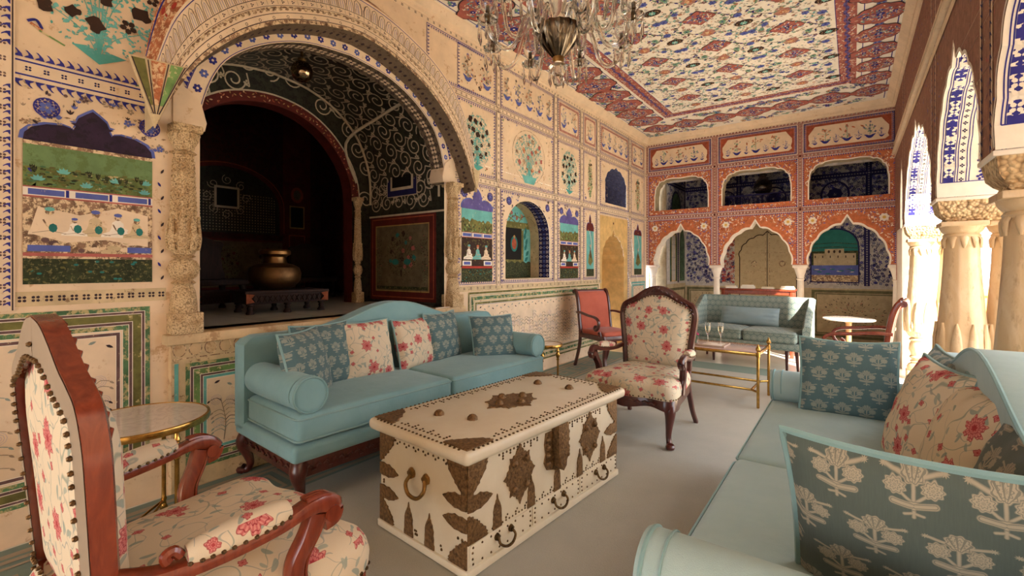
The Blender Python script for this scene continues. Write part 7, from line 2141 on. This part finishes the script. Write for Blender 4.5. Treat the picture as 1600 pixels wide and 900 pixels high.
# ================================================================ crystal chandelier
def chandelier():
    t = thing('chandelier', 'large crystal chandelier with curved glass arms and hanging drops, over the chest', 'chandelier', (-1.28, 2.16, 2.30))
    bm = bmesh.new(); add_lathe(bm, [(.012, 1.42), (.012, .85), (.03, .84), (.012, .82), (.012, .50)], 10); bm_obj('rod', bm, OLDBRASS, t)
    bm = bmesh.new(); add_lathe(bm, [(.06, 1.42), (.055, 1.40), (.02, 1.37)], 20); bm_obj('ceiling_cup', bm, OLDBRASS, t)
    bm = bmesh.new(); add_lathe(bm, [(.018, .12), (.05, .16), (.095, .22), (.115, .27), (.118, .29), (.10, .285), (.08, .25), (.02, .20)], 32, flute=.08, nfl=16, cap=False); bm_obj('bowl', bm, metal('smoky_silvered_glass', S(120, 108, 92), .18, S(60, 52, 44), 12), t)
    bm = bmesh.new(); add_lathe(bm, [(.006, -.02), (.022, -.012), (.030, .01), (.024, .035), (.04, .06), (.05, .085), (.03, .10), (.022, .11)], 20, flute=.08, nfl=8); add_lathe(bm, [(.02, .29), (.05, .32), (.03, .38), (.045, .44), (.02, .50), (.035, .56), (.06, .60), (.02, .64), (.03, .72), (.015, .80)], 20, flute=.05, nfl=8); bm_obj('stem', bm, CRYSTAL, t)
    bm = bmesh.new(); add_lathe(bm, [(.028, .105), (.032, .125), (.03, .145), (.024, .15)], 20); bm_obj('collar', bm, BRASS2, t)
    for tier, (n, R, zr, ze, off) in enumerate(((8, .40, .27, .30, .2), (6, .30, .40, .52, .5))):
        for k in range(n):
            a = off + 2 * PI * k / n; c, s_ = math.cos(a), math.sin(a)
            pts = [(.09 * R / .4, zr), (.15 * R / .4, zr + .07), (.20 * R / .4, zr + .03), (.25 * R / .4, zr - .10), (.31 * R / .4, zr - .135), (R * .93, zr - .09), (R, ze - .06)]
            bm = bmesh.new(); sp = spline([(r_ * c, r_ * s_, z) for r_, z in pts], 7); add_sweep(bm, sp, lambda i, tt: circ(.0115, 8)); arm = bm_obj('arm', bm, CRYSTAL, t)
            x, y = R * c, R * s_
            bm = bmesh.new(); add_lathe(bm, [(.014, ze - .06), (.045, ze - .045), (.052, ze - .03), (.05, ze - .028), (.012, ze - .045)], 20, c=(x, y), flute=.1, nfl=10, cap=False); bm_obj('drip_pan', bm, CRYSTAL, arm)
            bm = bmesh.new(); add_lathe(bm, [(.012, ze - .05), (.014, ze - .01), (.011, ze), (.011, ze + .035)], 10, c=(x, y)); bm_obj('candle_socket', bm, OLDBRASS, arm)
            bm = bmesh.new(); add_lathe(bm, [(.020, ze + .0), (.040, ze + .03), (.042, ze + .07), (.030, ze + .12), (.036, ze + .17), (.0345, ze + .17), (.0285, ze + .12), (.040, ze + .07), (.038, ze + .032), (.018, ze + .004)], 18, c=(x, y), cap=False); bm_obj('glass_shade', bm, GLASS, arm)
            for q in range(6):
                b_ = 2 * PI * q / 6; px, py = x + .046 * math.cos(b_), y + .046 * math.sin(b_); zt = ze - .035; bm = bmesh.new()
                add_lathe(bm, [(.0015, zt - .012), (.006, zt - .022), (.0015, zt - .032), (.0045, zt - .04), (.0085, zt - .10), (.001, zt - .122)], 6, c=(px, py)); bm_obj('crystal_drop', bm, CRYSTAL, arm)
    for q in range(16):
        b_ = 2 * PI * q / 16
        for R, zt, l in ((.115, .29, .09), (.05, .09, .07)):
            if R < .1 and q % 2: continue
            px, py = R * math.cos(b_), R * math.sin(b_); bm = bmesh.new(); add_lathe(bm, [(.0015, zt - .01), (.006, zt - .02), (.0015, zt - .03), (.0045, zt - .036), (.008, zt - .036 - l * .7), (.001, zt - .036 - l)], 6, c=(px, py)); bm_obj('crystal_drop', bm, CRYSTAL, t)
chandelier()

# ================================================================ other lamps
t = thing('globe_lamp', 'mirrored glass globe lamp hanging in the top of the arch alcove', 'lamp', (-3.62, 2.02, 2.90))
bm = bmesh.new(); bmesh.ops.create_uvsphere(bm, u_segments=32, v_segments=20, radius=.085); bm_obj('globe', bm, metal('mirrored_globe', S(170, 150, 120), .06, S(120, 100, 80), 3), t)
bm = bmesh.new(); add_lathe(bm, [(.03, .08), (.034, .10), (.012, .12), (.008, .23)], 16); bm_obj('cap', bm, OLDBRASS, t)
t = thing('gallery_lantern', 'bell-shaped glass lantern hanging in the middle gallery window', 'lamp', (-1.29, 9.3, 2.60))
bm = bmesh.new(); add_lathe(bm, [(.02, 0), (.11, .03), (.15, .10), (.14, .20), (.08, .28), (.05, .32), (.06, .36), (.056, .36), (.045, .32), (.074, .28), (.13, .20), (.14, .10), (.1, .035), (.02, .008)], 28, cap=False); bm_obj('shade', bm, glass('smoked_glass', (.62, .58, .55, 1), .12), t)
bm = bmesh.new(); add_lathe(bm, [(.06, .36), (.03, .40), (.045, .44), (.012, .48), (.008, 1.10)], 16); bm_obj('chain_rod', bm, OLDBRASS, t)
t = thing('red_night_lamp', 'small glowing red lamp high in the dark inner hall', 'lamp', (-4.75, 1.62, 2.50))
RB, nt_, b_ = new_mat('red_bulb', .3); b_.inputs['Base Color'].default_value = S(200, 60, 30); b_.inputs['Emission Color'].default_value = (1, .25, .06, 1); b_.inputs['Emission Strength'].default_value = 2.0
bm = bmesh.new(); add_lathe(bm, [(.004, 0), (.022, .012), (.030, .035), (.024, .06), (.012, .075)], 18); bm_obj('bulb', bm, RB, t)
bm = bmesh.new(); add_lathe(bm, [(.014, .072), (.016, .11), (.006, .12), (.006, 1.6)], 12); bm_obj('holder', bm, OLDBRASS, t)

# ================================================================ things on the platform and in the dark hall
def low_table(label, loc, rotz, hx, hy, h, nl):
    t = thing('low_bench_table', label, 'table', loc, rotz)
    bm = bmesh.new(); add_box(bm, -hx, -hy, h - .025, hx, hy, h, .004); bm_obj('table_top', bm, BLACKWOOD, t)
    bm = bmesh.new()
    for a in ((-hx + .01, -hy + .01, hx - .01, -hy + .03), (-hx + .01, hy - .03, hx - .01, hy - .01), (-hx + .01, -hy + .01, -hx + .03, hy - .01), (hx - .03, -hy + .01, hx - .01, hy - .01)): add_box(bm, a[0], a[1], h - .105, a[2], a[3], h - .02, .002)
    for k in range(14):
        for s_ in (-1, 1):
            x = -hx + .06 + (2 * hx - .12) * k / 13
            add_sweep(bm, [(x - .014, -hy + .007, h - .09), (x + .014, -hy + .007, h - .04)], lambda i, tt: circ(.004, 5)); add_sweep(bm, [(x + .014, -hy + .007, h - .09), (x - .014, -hy + .007, h - .04)], lambda i, tt: circ(.004, 5))
    ap = bm_obj('apron', bm, BLACKWOOD, t)
    for s_ in (-1, 1):
        for sy_ in (-1, 1):
            bm = bmesh.new(); add_prism(bm, [(s_ * (hx - .008), h - .1), (s_ * (hx - .07), h - .09), (s_ * (hx - .045), h - .06), (s_ * (hx - .07), h - .03), (s_ * (hx - .008), h - .022)], sy_ * (hy - .004) - .004, sy_ * (hy - .004) + .004, 'y'); bm_obj('corner_plate', bm, metal('copper_plate_%d%d' % (s_, sy_), S(120, 66, 44), .55), ap)
    for i in range(nl):
        for sy_ in (-1, 1):
            x = -hx + .05 + (2 * hx - .1) * i / (nl - 1)
            bm = bmesh.new(); add_lathe(bm, [(.030, 0), (.032, .012), (.018, .035), (.022, .05), (.017, .065), (.028, h - .12), (.026, h - .02)], 14, c=(x, sy_ * (hy - .05))); bm_obj('leg', bm, BLACKWOOD, t)
low_table('low dark carved bench table on the platform under the brass pot', (-4.02, 2.05, .92), PI / 2 - .12, .34, .20, .19, 3)
low_table('low dark bench table standing left of the pot table in shadow', (-4.62, 1.72, .92), PI / 2 + .3, .26, .16, .17, 2)
t = thing('brass_water_pot', 'large dull brass water pot with wide lip, on the low dark table', 'pot', (-4.06, 2.02, 1.11))
bm = bmesh.new(); add_lathe(bm, [(.10, 0), (.16, .02), (.205, .08), (.212, .14), (.195, .19), (.15, .215), (.10, .228)], 44); bm_obj('body', bm, metal('dull_brass', S(120, 90, 60), .5, S(90, 66, 42), 8), t)
bm = bmesh.new(); add_lathe(bm, [(.10, .226), (.092, .25), (.092, .28), (.105, .295), (.125, .305), (.128, .33), (.115, .345), (.10, .345), (.085, .32), (.08, .29)], 44, cap=False); bm_obj('neck', bm, metal('dull_brass_neck', S(140, 106, 68), .42, S(110, 80, 50), 8), t)
def throne(label, loc, rotz):
    t = thing('low_throne', label, 'chair', loc, rotz)
    bm = bmesh.new(); q = spline([(.0, .70), (.05, .69), (.11, .665), (.16, .66), (.19, .63), (.175, .58), (.165, .50), (.175, .40), (.20, .30), (.20, .20)], 4); q = q + [(-a, b) for a, b in q[1:]][::-1]; add_prism(bm, [(a * 1.15, b) for a, b in q], .17, .21, 'y', .006); bm_obj('back', bm, BLACKWOOD, t)
    bm = bmesh.new(); add_box(bm, -.26, -.24, .20, .26, .24, .26, .012); bm_obj('seat', bm, BLACKWOOD, t)
    for sx_ in (-1, 1):
        for sy_ in (-1, 1): bm = bmesh.new(); cabriole(bm, sx_ * .21, sy_ * .19, .21, sx_ * .6, sy_ * .6, .8); bm_obj('leg', bm, BLACKWOOD, t)
throne('black carved low seat right of the brass pot in the dark hall', (-5.70, 3.30, .92), PI / 2 - .2)
throne('black carved low seat behind the left arch column in the dark hall', (-5.30, 1.98, .92), PI / 2 + .1)
# cable on the ledge
bm = bmesh.new(); add_tube(bm, spline([(-3.08, 3.0, .925), (-3.10, 3.12, .924), (-3.09, 3.25, .925), (-3.13, 3.32, .93), (-3.10, 3.36, .98)], 6), .004, 6)
tag(bm_obj('cable', bm, P['white']), 'thin white cable lying on the arch ledge behind the blue sofa', 'cable')
